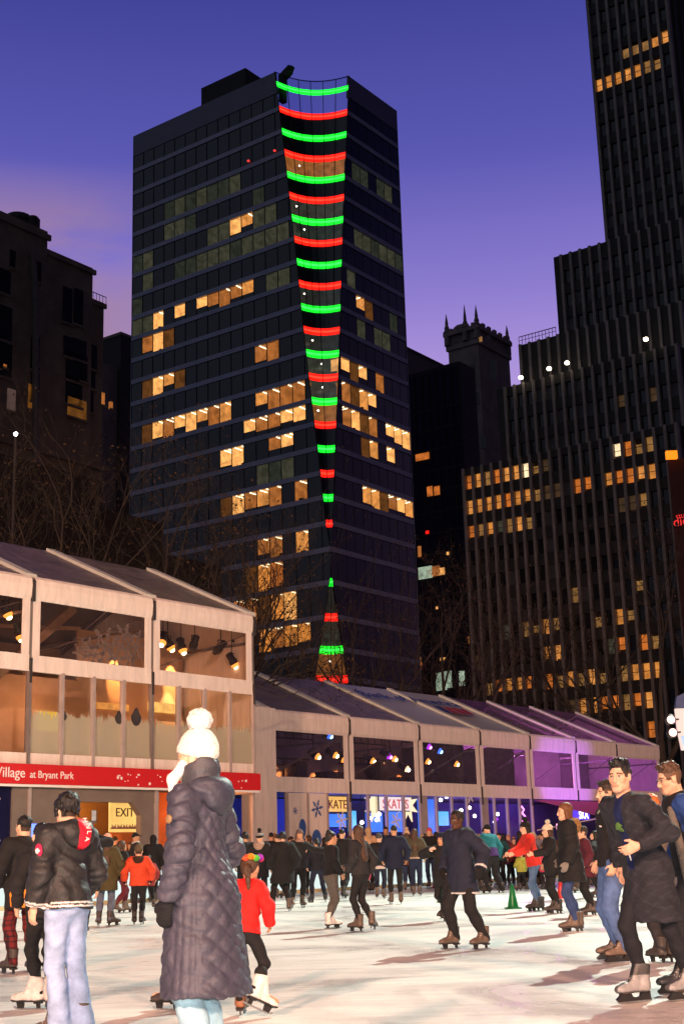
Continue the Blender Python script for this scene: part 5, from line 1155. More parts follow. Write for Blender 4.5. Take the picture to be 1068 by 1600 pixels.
def person(label, at, ht, face, top=None, legs=None, hair=('dark', 'short'), hat=None, skin='light', feet='stand', arms=('down', 'down'), lean=0, side=0, twist=0, hyaw=0, hpitch=0, crouch=0.0, female=False, collar=None, hood=None, scarf=None, gloves=None,
           skates=('figure', (.16, .105, .075)), far=None, group=None, extra=None, glasses=False, stubble=0, smile=False, detail=None):
    """one skater. at = (x, y) on the ice; face = degrees the body is turned (0 away from the camera, 90 to the left); everything else is clothing and pose"""
    s = ht / 1.75; lift = .072; dist = math.hypot(at[0], at[1]); pxs = dist / 1364.0
    v = max(.0085, min(.024, 1.05 * pxs)); hv = max(.0042, min(.020, .62 * pxs)); fine = hv < v * .8
    hs = .5 + .5 * s if ht < 1.4 else .35 + .65 * s
    sw = (.155 if female else .183) * s
    root_loc = (float(at[0]), float(at[1]), 0.0)
    FEET = {'stand': ((-.10, .02, 0, 10, 0), (.10, -.02, 0, -10, 0)), 'vee': ((-.08, .0, 0, 28, 0), (.08, .0, 0, -28, 0)), 'walk': ((-.07, .20, 0, 4, 0), (.08, -.22, .03, -10, -14)), 'walkr': ((-.08, -.22, .03, 10, -14), (.07, .20, 0, -4, 0)),
            'glide': ((-.08, .10, 0, 4, 0), (.13, -.32, .10, -30, -25)), 'glider': ((-.13, -.32, .10, 30, -25), (.08, .10, 0, -4, 0)), 'wide': ((-.20, .06, 0, 14, 0), (.20, -.06, 0, -14, 0)), 'kick': ((-.06, .05, 0, 0, 0), (.10, -.34, .24, -10, -50)), 'kickr': ((-.10, -.34, .24, 10, -50), (.06, .05, 0, 0, 0)), 'close': ((-.07, .0, 0, 4, 0), (.07, .03, 0, -4, 0))}
    fl = FEET[feet] if isinstance(feet, str) else feet
    hip = V3(0, 0, (.905 - crouch) * s + lift)
    mid = (V3(*fl[0][:3]) + V3(*fl[1][:3])) / 2
    if isinstance(feet, str): hip[:2] += mid[:2] * .45 * s
    spread = np.linalg.norm(V3(*fl[0][:2]) - V3(*fl[1][:2])) * s
    hip[2] -= max(0, spread - .3) * .22
    Rt = rotz(twist) @ roty(side) @ rotx(-lean)
    tp = lambda x, y, z: hip + Rt @ (V3(x, y, z - .93) * s)
    fwd = Rt @ V3(0, 1, 0)
    Rh = rotz(twist + hyaw) @ roty(side * .4) @ rotx(-lean * .45 - hpitch)
    nb = tp(0, -.012, 1.475); hc = nb + Rt @ V3(0, .0, .055) * s + Rh @ V3(0, .022, .105) * hs
    H = lambda x, y, z: hc + Rh @ (V3(x, y, z) * hs)
    J = {}
    for q, sd in ((0, -1), (1, 1)):
        fx, fy, fz, yaw, pit = fl[q]; Fm = rotz(yaw) @ rotx(pit); fo = V3(fx * s, fy * s, fz * s)
        an = fo + Fm @ V3(0, -.075, .13); hj = hip + rotz(twist) @ V3(sd * .088 * s, 0, -.02)
        kn, an2 = ik(hj, an, .43 * s, .425 * s, V3(sd * .12, 1, .15)); J['foot', q] = (fo, Fm); J['leg', q] = (hj, kn, an)
        sh = tp(sd * sw / s, -.005, 1.425); aw = ARMS[arms[q]] if isinstance(arms[q], str) else arms[q]
        wr = sh + Rt @ (V3(sd * aw[0], aw[1], aw[2]) * s); pole = Rt @ V3(sd * .7, -.8, -.35)
        el, wr = ik(sh, wr, .285 * s, .255 * s, pole); J['arm', q] = (sh, el, wr)
    J.update(hip=hip, tp=tp, H=H, Rt=Rt, Rh=Rh, hc=hc, s=s, hs=hs, fwd=fwd, lift=lift, sw=sw, v=v)
    def torso(S, f, z0, flare=0.0, z1=1.46, w=0.0):
        fm = .92 if female else 1.0
        if z0 >= .84: S.cap(tp(0, 0, max(z0 - .04, .8)), tp(0, 0, 1.09), (.150 * s + f + flare), (.132 * fm * s + f + w), .04, fwd, .84)
        else: S.cap(tp(0, 0, .93), tp(0, 0, 1.09), .150 * s + f + flare * .4, .132 * fm * s + f + w, .04, fwd, .82)
        S.cap(tp(0, 0, 1.09), tp(0, .005, 1.30), .130 * fm * s + f + w, .152 * fm * s + f, .04, fwd, .70)
        S.cap(tp(-sw / s + .05, -.005, 1.405), tp(sw / s - .05, -.005, 1.405), .062 * s + f, None, .05)
        S.cap(tp(0, -.012, 1.385), tp(0, -.016, 1.462), .085 * s + f * .8, .060 * s + f * .4, .05)
    def skirt(S, f, z0, flare):
        b = V3(hip[0] - fwd[0] * .01, hip[1] - fwd[1] * .03, z0 * s + lift); b[:2] += (mid[:2] * s - hip[:2]) * .45
        fh = rotz(twist) @ V3(0, 1, 0)
        S.cap(tp(0, 0, .95), b + V3(0, 0, -.04), .150 * s + f + flare * .3, .155 * s + f + flare, .05, fh, .80)
    def arm(S, q, f, cuff=1.0, taper=.0):
        sh, el, wr = J['arm', q]; f = f - .006 if f > .02 else f; S.cap(sh, el, .056 * s + f, .045 * s + f, .045); S.cap(el, el + (wr - el) * cuff, .045 * s + f, .034 * s + f - taper, .03)
    def leg(S, q, f, bag=0.0, cut=.0):
        hj, kn, an = J['leg', q]; S.cap(hj, kn, .086 * s + f, .056 * s + f, .04); ca = kn + (an - kn) * .35 + rotz(twist) @ V3(0, -.012 * s, 0)
        S.cap(kn, ca, .054 * s + f, .055 * s + f, .03); S.cap(ca, an + (kn - an) * cut + rotz(twist) @ V3(0, -.012 * s, 0), .055 * s + f, .037 * s + f + bag, .03)
    def hand(S, q, f=0.0, mitten=False, k=.012):
        sh, el, wr = J['arm', q]; sd = -1 if q == 0 else 1; d = (wr - el) / np.linalg.norm(wr - el)
        lat = np.cross(d, V3(sd, 0, 0)) if abs(d[0]) < .9 else V3(0, 1, 0); lat = lat / np.linalg.norm(lat)
        if lat @ (Rt @ V3(0, 1, .2)) < 0: lat = -lat
        nrm = np.cross(d, lat); nrm = nrm / np.linalg.norm(nrm)
        if nrm @ (Rt @ V3(-sd, 0, 0)) < 0: nrm = -nrm       # palm side turns to the body
        h = .98 * s if ht > 1.3 else 1.05 * s
        S.cap(wr, wr + d * .025 * h, .026 * h + f, .030 * h + f, k); S.cap(wr + d * .035 * h, wr + d * .072 * h, .038 * h + f, .040 * h + f, k, nrm, .5)
        if mitten: S.cap(wr + d * .07 * h, wr + d * .14 * h + nrm * .02 * h, .040 * h + f, .030 * h + f, .02, nrm, .55)
        else:
            for a, l, c in ((.030, .070, .9), (.010, .080, 1.0), (-.011, .074, 1.1), (-.030, .058, 1.2)):
                b0 = wr + d * .082 * h + lat * a * h; d1 = d * math.cos(.35 * c) + nrm * math.sin(.35 * c); d2 = d * math.cos(.95 * c) + nrm * math.sin(.95 * c)
                b1 = b0 + d1 * l * .5 * h; S.cap(b0 - d * .01, b1, .0098 * h + f, .0088 * h + f, .006); S.cap(b1, b1 + d2 * l * .5 * h, .0088 * h + f, .0072 * h + f, .004)
        t0 = wr + d * .03 * h + lat * .028 * h; t1 = t0 + (d * .55 + lat * .75 + nrm * .25) * .038 * h; t2 = t1 + (d * .85 + lat * .25 + nrm * .4) * .034 * h
        S.cap(t0, t1, .0145 * h + f, .0115 * h + f, .012); S.cap(t1, t2, .0115 * h + f, .009 * h + f, .006)
        J['hand', q] = (wr + d * .085 * h, d, lat, nrm)
    def head(S):
        S.ell(H(0, -.014, .034), V3(.075, .094, .086) * hs, Rh, .02); S.ell(H(0, .022, -.030), V3(.060, .068, .084) * hs, Rh, .03)
        S.ell(H(0, .060, -.094), V3(.026, .024, .021) * hs, Rh, .03); S.cap(H(-.046, .0, -.066), H(-.018, .060, -.095), .021 * hs, .017 * hs, .03); S.cap(H(.046, .0, -.066), H(.018, .060, -.095), .021 * hs, .017 * hs, .03)
        S.cap(H(-.036, .071, .021), H(.036, .071, .021), .013 * hs, None, .02); S.ell(H(-.043, .058, -.028), V3(.018, .016, .016) * hs, Rh, .02); S.ell(H(.043, .058, -.028), V3(.018, .016, .016) * hs, Rh, .02)
        if pxs < .016:
            for e in (-1, 1): S.ell(H(e * .031, .092, .001), V3(.015, .012, .010) * hs, Rh, .014, sub=True)
            for e in (-1, 1): S.ell(H(e * .031, .0735, .001), V3(.0125, .0125, .0115) * hs, Rh, .003)
        S.cap(H(0, .086, .008), H(0, .105, -.034), .0085 * hs, .0125 * hs, .012); S.cap(H(-.010, .094, -.040), H(.010, .094, -.040), .0085 * hs, None, .008)
        S.cap(H(-.017, .080, -.0655), H(.017, .080, -.0655), .0085 * hs, None, .006); S.cap(H(-.014, .079, -.078), H(.014, .079, -.078), .0085 * hs, None, .006)
        if smile: S.ell(H(0, .09, -.072), V3(.012, .012, .006) * hs, Rh, .006, sub=True)
        for e in (-1, 1): S.ell(H(e * .077, -.010, -.006), V3(.011, .021, .032) * hs, Rh @ rotz(-e * 22), .01)
        S.cap(H(0, -.022, -.05), tp(0, -.012, 1.45), .054 * s, .060 * s, .03)
    # ---- the body: one skin from crown to fingertips to ankles
    B = Skin(v)
    if fine: B.fine = [(H(0, .02, -.0), .125 * hs, hv)]
    head(B); torso(B, -.02, 1.04); B.ell(tp(0, .0, .95), V3(.11, .075, .07) * s, None, .03)
    for q in (0, 1): arm(B, q, -.008); leg(B, q, -.022); hand(B, q); fo, Fm = J['foot', q]; B.cap(fo + Fm @ V3(0, -.07, .11), fo + Fm @ V3(0, .12, .10), .036, .03, .02)
    P, Q = B.mesh(); sc = np.array(SKIN[skin]); col = np.tile(sc, (len(P), 1))
    hp = ((P - hc) @ Rh) / hs
    on = (np.abs(hp[:, 2]) < .14) & (np.abs(hp[:, 0]) < .1)
    def paint(mask, c, a=1.0): col[mask] = col[mask] * (1 - a) + np.array(c) * a
    if pxs < .022:
        front = on & (hp[:, 1] > .05)
        paint(front & (np.abs(hp[:, 2] + .071) < .0125) & (np.abs(hp[:, 0]) < .024), sc * V3(.80, .42, .40), .8)
        hcol = np.array(HAIR[hair[0]])
        paint(front & (np.abs(hp[:, 2] - .022 + .12 * np.maximum(np.abs(hp[:, 0]) - .03, 0)) < .0058) & (np.abs(np.abs(hp[:, 0]) - .033) < .021), hcol + .01, .9)
        for e in (-1, 1):
            dx, dz = (hp[:, 0] - e * .031), (hp[:, 2] - .001)
            paint(front & ((dx / .0155) ** 2 + (dz / .0078) ** 2 < 1) & (hp[:, 1] < .092), (.42, .38, .36), .9)
            paint(front & (dx * dx + dz * dz < .0068 ** 2), (.02, .012, .01), 1)
            paint(front & (np.abs(dz - .0075 + 3 * dx * dx * 10) < .0026) & (np.abs(dx) < .015), (.05, .03, .025), .8)
        paint(on & (np.abs(np.abs(hp[:, 0]) - .048) < .02) & (np.abs(hp[:, 2] + .03) < .022) & (hp[:, 1] > .03), sc * V3(1.05, .78, .72), .5)
        if hair[1] in ('quiff', 'crop', 'short', 'shaggy'):    # clipped sides shade the scalp itself
            jit = .003 * np.sin(hp[:, 0] * 300) * np.sin(hp[:, 2] * 260); hl = ((hp[:, 1] < .058 + jit - .30 * np.maximum(0, .05 - hp[:, 2])) & (hp[:, 2] > np.where(hp[:, 1] > -.03, -.008, -.055))) | (hp[:, 2] > .079 + jit); paint(on & hl & ~((np.abs(hp[:, 0]) > .072) & (hp[:, 2] < .02) & (np.abs(hp[:, 1] + .01) < .028)), hcol * 1.1 + sc * .02, .95)
        if stubble: paint(on & (hp[:, 2] < -.045) & (hp[:, 1] > -.02) & (hp[:, 2] > -.125), sc * .35 + hcol * .5, stubble)
    me = mesh_np('person_body', P, Q, col); root = link_mesh('person', me, FAB['skin'])
    root.location = root_loc; root.rotation_euler = (0, 0, R(face)); tag(root, label, 'person', group)
    def part(name, S, fab, c, lab=None, cfun=None, parent=None):
        P, Q = S.mesh()
        if not len(Q): return None
        cc = np.tile(np.array(c, float), (len(P), 1))
        if cfun is not None: cc = cfun(P, cc)
        o = link_mesh(name, mesh_np(name, P, Q, cc), FAB[fab] if isinstance(fab, str) else fab, parent or root)
        if lab: o['label'] = lab
        return o
    J.update(part=part, torso=torso, skirt=skirt, arm=arm, leg=leg, hand_fn=hand, root=root)
    for q in (0, 1):
        if ('hand', q) not in J: pass
    # ---- trousers
    lg = dict(c=(.02, .02, .022), fab='cloth', f=.012, bag=.0, cut=.0); lg.update(legs or {})
    S = Skin(v); S.ell(tp(0, -.008, .905), V3(.152 * s + lg['f'], .112 * s + lg['f'], .11 * s), None, .04); S.cap(tp(0, 0, .93), tp(0, 0, 1.0), .140 * s + lg['f'], .125 * s + lg['f'], .04, fwd, .74)
    for q in (0, 1): leg(S, q, lg['f'], lg['bag'], lg['cut'])
    if v < .016: S.disp(wrinkle(.0035, 1.3, face * .1))
    part('trousers' if lg.get('fab') != 'denim' else 'jeans', S, lg['fab'], lg['c'], None, lg.get('cfun'))
    # ---- coat or jacket
    tpd = dict(c=(.02, .02, .022), fab='cloth', f=.028, z0=.86, flare=.0, name='jacket', wr=.004); tpd.update(top or {})
    S = Skin(v); torso(S, tpd['f'], tpd['z0'], tpd['flare'])
    if tpd['z0'] < .84:
        skirt(S, tpd['f'], tpd['z0'], tpd['flare']); S.cut((0, 0, -1), -(tpd['z0'] * s + lift))
    else:
        ax = -(Rt @ V3(0, 0, 1)); S.cut(ax, ax @ tp(0, 0, tpd['z0']))
    if tpd.get('disp') is not None: S.disp(tpd['disp'](J))
    elif v < .018 and tpd['wr']: S.disp(wrinkle(tpd['wr'], 1.0, face * .13 + ht))
    for q in (0, 1):
        S.new(.015 if q == 0 else .03); arm(S, q, tpd['f'], tpd.get('cuff', 1.0))
        sh, el, wr_ = J['arm', q]; dd = (wr_ - el) / np.linalg.norm(wr_ - el); S.cut(dd, dd @ wr_ - .002 + (tpd.get('cuff', 1.0) - 1) * .25)
        if tpd.get('adisp') is not None: S.disp(tpd['adisp'](J, q))
        elif v < .018 and tpd['wr']: S.disp(wrinkle(tpd['wr'], 1.3, q + face))
    S.new(.03)
    if collar is not None:
        S.cap(tp(0, -.018, 1.44), tp(0, .0, 1.525), .080 * s, .074 * s, .02); ax = Rt @ V3(0, .25, 1); S.cut(ax, ax @ tp(0, 0, 1.515)); S.new(.02)
    J['top'] = part(tpd['name'], S, tpd['fab'], tpd['c'], tpd.get('label'), (lambda P, c: tpd['cfun'](P, c, J)) if tpd.get('cfun') else None)
    if hood:
        hd = dict(c=tpd['c'], fab=tpd['fab'], size=1.0, name='hood', up=False, fz=.0); hd.update(hood if isinstance(hood, dict) else {})
        S = Skin(min(v, .016)); z = hd['size']
        if hd['up']:
            S.ell(H(0, -.018, .022), V3(.098, .122, .128) * hs, Rh, .02); S.cap(H(0, -.03, -.08), tp(0, -.03, 1.45), .082 * s, .10 * s, .04); S.ell(H(0, .125, -.02), V3(.078, .085, .105) * hs, Rh, .01, sub=True)
        else:
            for t in np.linspace(-1.25, 1.25, 7):
                a = tp(math.sin(t) * .105 * z, -.035 - math.cos(t) * .075 * z, 1.485 - .012 * math.cos(t)); S.ell(a, V3(.052, .052, .048) * s * z, None, .03)
            S.ell(tp(0, -.125 * z, 1.435), V3(.115, .06, .095) * s * z, Rt, .04)
        if hd['fz']: S.disp(fuzz(hd['fz'], 70))
        else: S.disp(wrinkle(.004, 1.6))
        J['hood'] = part(hd['name'], S, hd['fab'], hd['c'], None, (lambda P, c: hd['cfun'](P, c, J)) if hd.get('cfun') else None)
    if scarf is not None:
        S = Skin(min(v, .016))
        for t in np.linspace(0, 2 * math.pi, 9)[:-1]: S.ell(tp(math.sin(t) * .075, .01 + math.cos(t) * .072, 1.50 + .012 * math.cos(t)), V3(.045, .045, .042) * s, None, .03)
        S.disp(fuzz(.004, 45)); part('scarf', S, 'knit', scarf)
    if gloves is not None:
        for q in (0, 1):
            gl_ = gloves if isinstance(gloves[0], (int, float)) else gloves[q]
            if gl_ is None: continue
            S = Skin(min(v, .012 if pxs < .016 else v)); hand(S, q, .006, ht < 1.3 or pxs > .02); part('glove', S, 'knit', gl_)
    # ---- hair and hats
    hcol = HAIR[hair[0]]; hz = min(v, max(.006, hv * 1.2)); kind = hair[1]
    def hairline(S, zz=0.0):
        n = Rh @ V3(0, .78, -1); n = n / np.linalg.norm(n); S.cut(n, n @ H(0, .088, .082 + zz))
    if kind != 'bald':
        S = Skin(hz); hsh = 0; vol = {'short': .010, 'crop': .006, 'quiff': .010, 'long': .014, 'bun': .010, 'pony': .010, 'bob': .020, 'shaggy': .020}[kind]
        nat = kind in ('quiff', 'short', 'crop', 'shaggy')
        if kind == 'quiff': S.ell(H(0, -.014, .062), V3(.0760, .088, .075) * hs, Rh, .02)
        elif nat: S.ell(H(0, -.021, .047), (V3(.0740, .0915, .080) + (.005 if kind == 'short' else .003 if kind == 'crop' else .009)) * hs, Rh, .02)
        else: S.ell(H(0, -.024, .041), (V3(.0735, .094, .087) + vol) * hs, Rh, .02); S.ell(H(0, -.05, -.02), (V3(.062, .058, .07) + vol * .6) * hs, Rh, .03); hairline(S, -.002)
        if kind in ('long', 'pony', 'bun', 'bob'):
            for e in (-1, 1): S.cap(H(e * .078, .012, .03), H(e * .077, .018, -.012), .008 * hs, .006 * hs, .01)
        if nat:      # separate tufts break the outline
            rr = random.Random(int(ht * 1000) + int(face)); big = kind in ('quiff', 'shaggy')
            for _ in range(22 if big else 14):
                a_ = rr.uniform(-1, 1); b_ = rr.uniform(-1, 1); x_ = a_ * .058; y_ = -.02 + b_ * .075; z_ = .036 + .088 * math.sqrt(max(0, 1 - (x_ / .078) ** 2 - ((y_ + .02) / .098) ** 2)); up = rr.uniform(.010, .030 if big else .016)
                S.cap(H(x_, y_, z_ - .006), H(x_ + rr.uniform(-.014, .014), y_ + rr.uniform(-.006, .022), z_ + up), .015 * hs, .004 * hs, .010)
        if kind == 'quiff':
            for t in np.linspace(-1, 1, 7): S.cap(H(t * .050, .048, .100), H(t * .046 - .010 + .01 * math.sin(t * 9), .074 + .010 * math.cos(t * 7), .122 + .016 * math.cos(t * 5)), .017 * hs, .005 * hs, .012)
            S.cap(H(-.04, -.05, .115), H(.04, -.05, .112), .02 * hs, None, .03); S.cap(H(-.035, .02, .122), H(.035, .02, .120), .014 * hs, None, .02)
        if kind == 'shaggy':
            for t in np.linspace(-2.6, 2.6, 15): S.cap(H(math.sin(t) * .066, -math.cos(t) * .082, .05), H(math.sin(t) * .088, -math.cos(t) * .102, -.025 - .025 * math.sin(t * 7)), .028 * hs, .007 * hs, .015)
        if kind in ('long',):
            S.new(.03); S.cap(H(0, -.055, .01), tp(0, -.125, 1.20), .080 * hs, .085 * s, .04, Rh @ V3(0, 1, 0), .55)
            for e in (-1, 1): S.cap(H(e * .072, -.015, .0), tp(e * .095, -.03, 1.30), .032 * hs, .03 * s, .04)
        if kind == 'bob':
            for e in (-1, 1): S.cap(H(e * .075, -.01, .02), H(e * .075, -.01, -.10), .03 * hs, .026 * hs, .03)
            S.cap(H(0, -.075, .02), H(0, -.08, -.11), .06 * hs, .055 * hs, .03)
        if kind == 'pony': S.new(.02); S.cap(H(0, -.10, .05), H(.02, -.135, -.02), .028 * hs, .034 * hs, .03); S.cap(H(.02, -.135, -.02), H(.05, -.14, -.20), .034 * hs, .014 * hs, .03)
        if kind == 'bun': S.ell(H(0, -.06, .125), V3(.045, .045, .036) * hs, Rh, .02)
        S.disp(fuzz(.0055 if kind in ('quiff', 'shaggy', 'short') else .004, 62)); S.disp(fuzz(.003, 140)); J['hair'] = part('hair', S, 'hair', hcol)
    if hat:
        hd = dict(kind='beanie', c=(.02, .02, .02), fab='knit', pom=None, cuff=None, z=1.0); hd.update(hat)
        S = Skin(min(v, .012)); z = hd['z']
        if hd['kind'] == 'beanie':
            S.ell(H(0, -.016, .052), V3(.092, .112, .098 * z) * hs, Rh, .02); n = Rh @ V3(0, .30, -1); n = n / np.linalg.norm(n); S.cut(n, n @ H(0, .09, .045)); S.disp(fuzz(.0018, 110)); S.new(.006)
            S.ell(H(0, -.016, .052), V3(.099, .119, .085) * hs, Rh, .02); S.cut(n, n @ H(0, .09, .040)); S.cut(-n, -(n @ H(0, .09, .085))); S.disp(fuzz(.0018, 110))
        elif hd['kind'] == 'cap':
            S.ell(H(0, -.014, .042), V3(.086, .104, .090) * hs, Rh, .02); n = Rh @ V3(0, .15, -1); n = n / np.linalg.norm(n); S.cut(n, n @ H(0, .09, .045)); S.new(.01); S.ell(H(0, .115, .048), V3(.07, .075, .010) * hs, Rh @ rotx(-8), .01)
        def hc_(P, c):
            if hd.get('stripes'):
                zz = ((P - hc) @ Rh)[:, 2] / hs
                for z0, z1 in ((.06, .075), (.095, .108)): c[(zz > z0) & (zz < z1)] = (.7, .68, .65)
            return c
        ho = part('hat', S, hd['fab'], hd['c'], None, hc_)
        if hd['pom'] is not None:
            S = Skin(min(v, .009)); S.ell(H(0, -.025, .052 + .098 * z + .035), V3(.055, .055, .05) * hs * hd.get('ps', 1.0), Rh, .01); S.disp(fuzz(.009, 120)); part('pompom', S, 'fur', hd['pom'], None, None, ho)
    if glasses:
        m = MB(); 
        for e in (-1, 1): m.tube([H(e * .033 + .023 * math.cos(t), .098 - .004 * abs(math.cos(t)), -.002 + .019 * math.sin(t)) for t in np.linspace(0, 2 * math.pi, 15)], .0016, 5); m.tube([H(e * .056, .094, .004), H(e * .076, .045, .006), H(e * .080, -.012, .008)], .0016, 5)
        m.tube([H(-.010, .101, .002), H(0, .104, .005), H(.010, .101, .002)], .0016, 5)
        me2 = bpy.data.meshes.new('glasses'); me2.from_pydata([tuple(float(c) for c in p) for p in m.v], [], m.f); link_mesh('glasses', me2, surf('glasses_frame', (.02, .015, .012), .35), root)
    # ---- skates
    for q in (0, 1):
        fo, Fm = J['foot', q]; kind, c = (skates if not isinstance(skates[0], tuple) else skates[q])
        kk = max(.82, s ** .5); M = Matrix([list(Fm[i] * kk) + [fo[i]] for i in range(3)] + [[0, 0, 0, 1]])
        bo_ = bpy.data.objects.new('skate', boot_mesh(kind, c)); COL.objects.link(bo_); bo_.parent = root; bo_.matrix_local = M
        for nm, k in (('blade', 1), ('runner', 2), ('laces', 3)):
            if k == 3 and pxs > .016: continue
            o = bpy.data.objects.new(nm, SKATES[kind][k]); COL.objects.link(o); o.parent = bo_
    if extra: extra(J)
    return J
def ice(fx, fy): g = at_ground(fx, fy); return (float(g[0]), float(g[1]))
def height(fx, fy, top, hat=0.0):
    g = at_ground(fx, fy); return float(at_depth(fx, top, g[1])[2]) - .072 - hat
# ================================================================== THE SKATERS
BLK = (.012, .012, .014); NAVY = (.012, .016, .034); CHAR = (.022, .022, .026); JEAN = (.070, .115, .23); DJEAN = (.022, .036, .085); GREYB = (.10, .085, .075); WHT = (.72, .69, .66)
FIG = ('figure', (.105, .075, .058)); FIGD = ('figure', (.05, .04, .036)); FIGW = ('figure', (.72, .66, .62)); HOC = ('hockey', (.26, .26, .27)); HOCB = ('hockey', (.15, .105, .078)); HOCD = ('hockey', (.04, .04, .045))
frac = lambda x: x - np.floor(x)
# ---- woman in the long quilted coat, nearest of all
def quilt(J):
    hip, fh = J['hip'], J['fwd']
    def f(x, y, z):
        ang = np.arctan2(x - hip[0], -(y - hip[1])); a = ang * .19; zz = z + .012 * np.sin(9 * x + 5 * z)
        d = (np.abs(np.sin(math.pi * (zz + a * .95) / .105)) * np.abs(np.sin(math.pi * (zz - a * .95) / .105))) ** .5 * .014
        c = np.abs(np.sin(math.pi * a / .034)) ** .6 * .010 * (.75 + .25 * np.sin(z * 60))
        side = np.clip((np.abs(np.abs(ang) - 1.35) - .33) / .06, 0, 1); side = np.where(z > 1.28, 1, side)
        return -(d * side + c * (1 - side)) + wrinkle(.003, 1.8)(x, y, z)
    return f
def chevron(J, q):
    sh, el, wr = J['arm', q]
    def f(x, y, z):
        P = np.stack([x, y, z], -1); d1 = el - sh; l1 = np.linalg.norm(d1); d2 = wr - el; l2 = np.linalg.norm(d2)
        t1 = (P - sh) @ (d1 / l1); t2 = (P - el) @ (d2 / l2); t = np.where(t1 < l1, t1, l1 + np.maximum(t2, 0))
        ax = (sh + (wr - sh) * (t / (l1 + l2))[:, None]); ph = np.arctan2(P[:, 1] - ax[:, 1], P[:, 0] - ax[:, 0])
        tt = t + .050 * np.abs(((ph - math.pi - .2 + math.pi) % (2 * math.pi)) - math.pi) * .75 + .01 * np.sin(14 * z + 5 * y)
        return -(np.abs(np.sin(math.pi * tt / .072)) ** .7 * .013) + wrinkle(.004, 2.2)(x, y, z)
    return f
def coat_extra(J):
    tp, part = J['tp'], J['part']
    S = Skin(.009); S.cap(tp(-.10, .10, 1.54), tp(-.085, .10, 1.32), .024, .014, .02); S.cap(J['H'](-.045, .05, -.03), tp(-.085, .10, 1.54), .032, .026, .03); part('white_scarf', S, 'cloth', (.82, .78, .72))
    S = Skin(.009); S.cap(tp(0, -.03, 1.42), tp(0, -.012, 1.60), .105, .092, .03); S.cap(tp(0, -.02, 1.60), tp(0, -.01, 1.615), .094, None, .02); ax = J['Rt'] @ V3(0, .35, 1); S.cut(ax, ax @ tp(0, 0, 1.615)); S.disp(wrinkle(.005, 2)); part('collar', S, 'nylon', (.05, .05, .062))
    m = MB(); sh, el, wr = J['arm', 0]; p = sh + (el - sh) * .40 + V3(-.128, -.012, 0)
    S = Skin(.006); S.ell(p, V3(.010, .020, .024)); part('sleeve_badge', S, 'leather', (.20, .12, .05))
    S = Skin(.006); S.cap(tp(-.115, .085, 1.46), tp(-.125, .095, 1.405), .006, .006); part('zip_pull', S, 'leather', (.55, .42, .16))
gx = at_depth(317, 1346, 7.2)
person('tall woman nearest the camera in long dark quilted coat and white pompom knit hat', (float(gx[0]), 7.2), 1.71, 62, dict(c=(.044, .043, .064), fab='nylon', f=.022, z0=.43, flare=.088, name='quilted_coat', disp=quilt, adisp=chevron, cuff=.98),
       dict(c=(.30, .48, .58), fab='denim', f=.014), ('blond', 'bald'), dict(c=(.80, .74, .66), pom=(.95, .93, .88), z=1.22, ps=1.25), female=True, collar=True, hood=dict(size=1.0, c=(.036, .037, .057), fab='nylon'), gloves=BLK, arms=((.10, .04, -.50), (.06, .14, -.46)), lean=2, hyaw=12, skates=FIGD, extra=coat_extra, feet='close')
# ---- youth in the black bomber jacket
def bomber_col(P, c, J):
    hip, Rt, s = J['hip'], J['Rt'], J['s']; zz = ((P - hip) @ Rt)[:, 2] / s + .93
    for q in (0, 1):
        sh, el, wr = J['arm', q]; d = (wr - el) / np.linalg.norm(wr - el); t = (P - wr) @ d; near = np.linalg.norm(P - wr, axis=1) < .12
        for a, b in ((-.016, -.006), (-.036, -.026)): c[near & (t > a) & (t < b)] = (.72, .70, .68)
        J['w%d' % q] = near
    body = ~(J['w0'] | J['w1'])
    for a, b in ((.892, .905), (.917, .930)): c[body & (zz > a) & (zz < b)] = (.74, .72, .70)
    return c
def hood_col(P, c, J):
    o = J['tp'](0, -.05, 1.47); d = (P - o) @ J['Rt']; phi = np.arctan2(d[:, 0], -d[:, 1]); c[(phi > -.30) & (phi < .38) & (d[:, 2] > -.13)] = (.72, .012, .035); return c
def bomber_extra(J):
    tp, root, s = J['tp'], J['root'], J['s']
    hood = J['hood']
    for k, ch in enumerate('HNLA'):
        phi = .04; z = 1.535 - k * .046; rr = (.150, .188, .196, .176)[k]
        p = tp(math.sin(phi) * rr, -.05 - math.cos(phi) * rr, z); n = Vector((math.sin(phi), -math.cos(phi), .25 - .22 * k)).normalized()
        txt(ch, p + np.array(n) * .012, n, .05, surf('white_lettering', (.88, .86, .84), .6, .02), hood, roll=-math.pi / 2)
    sh, el, wr = J['arm', 0]; p = sh + (el - sh) * .38 + V3(-.088 * s - .006, -.03, 0); S = Skin(.005); S.ell(p, V3(.012, .040, .048)); o = J['part']('sleeve_patch', S, 'cloth', (.45, .02, .08))
    S = Skin(.004); S.ell(p + V3(-.007, -.002, 0), V3(.010, .026, .010)); S.ell(p + V3(-.007, 0, -.002), V3(.010, .010, .020)); J['part']('patch_emblem', S, 'cloth', (.7, .66, .66), None, None, o)
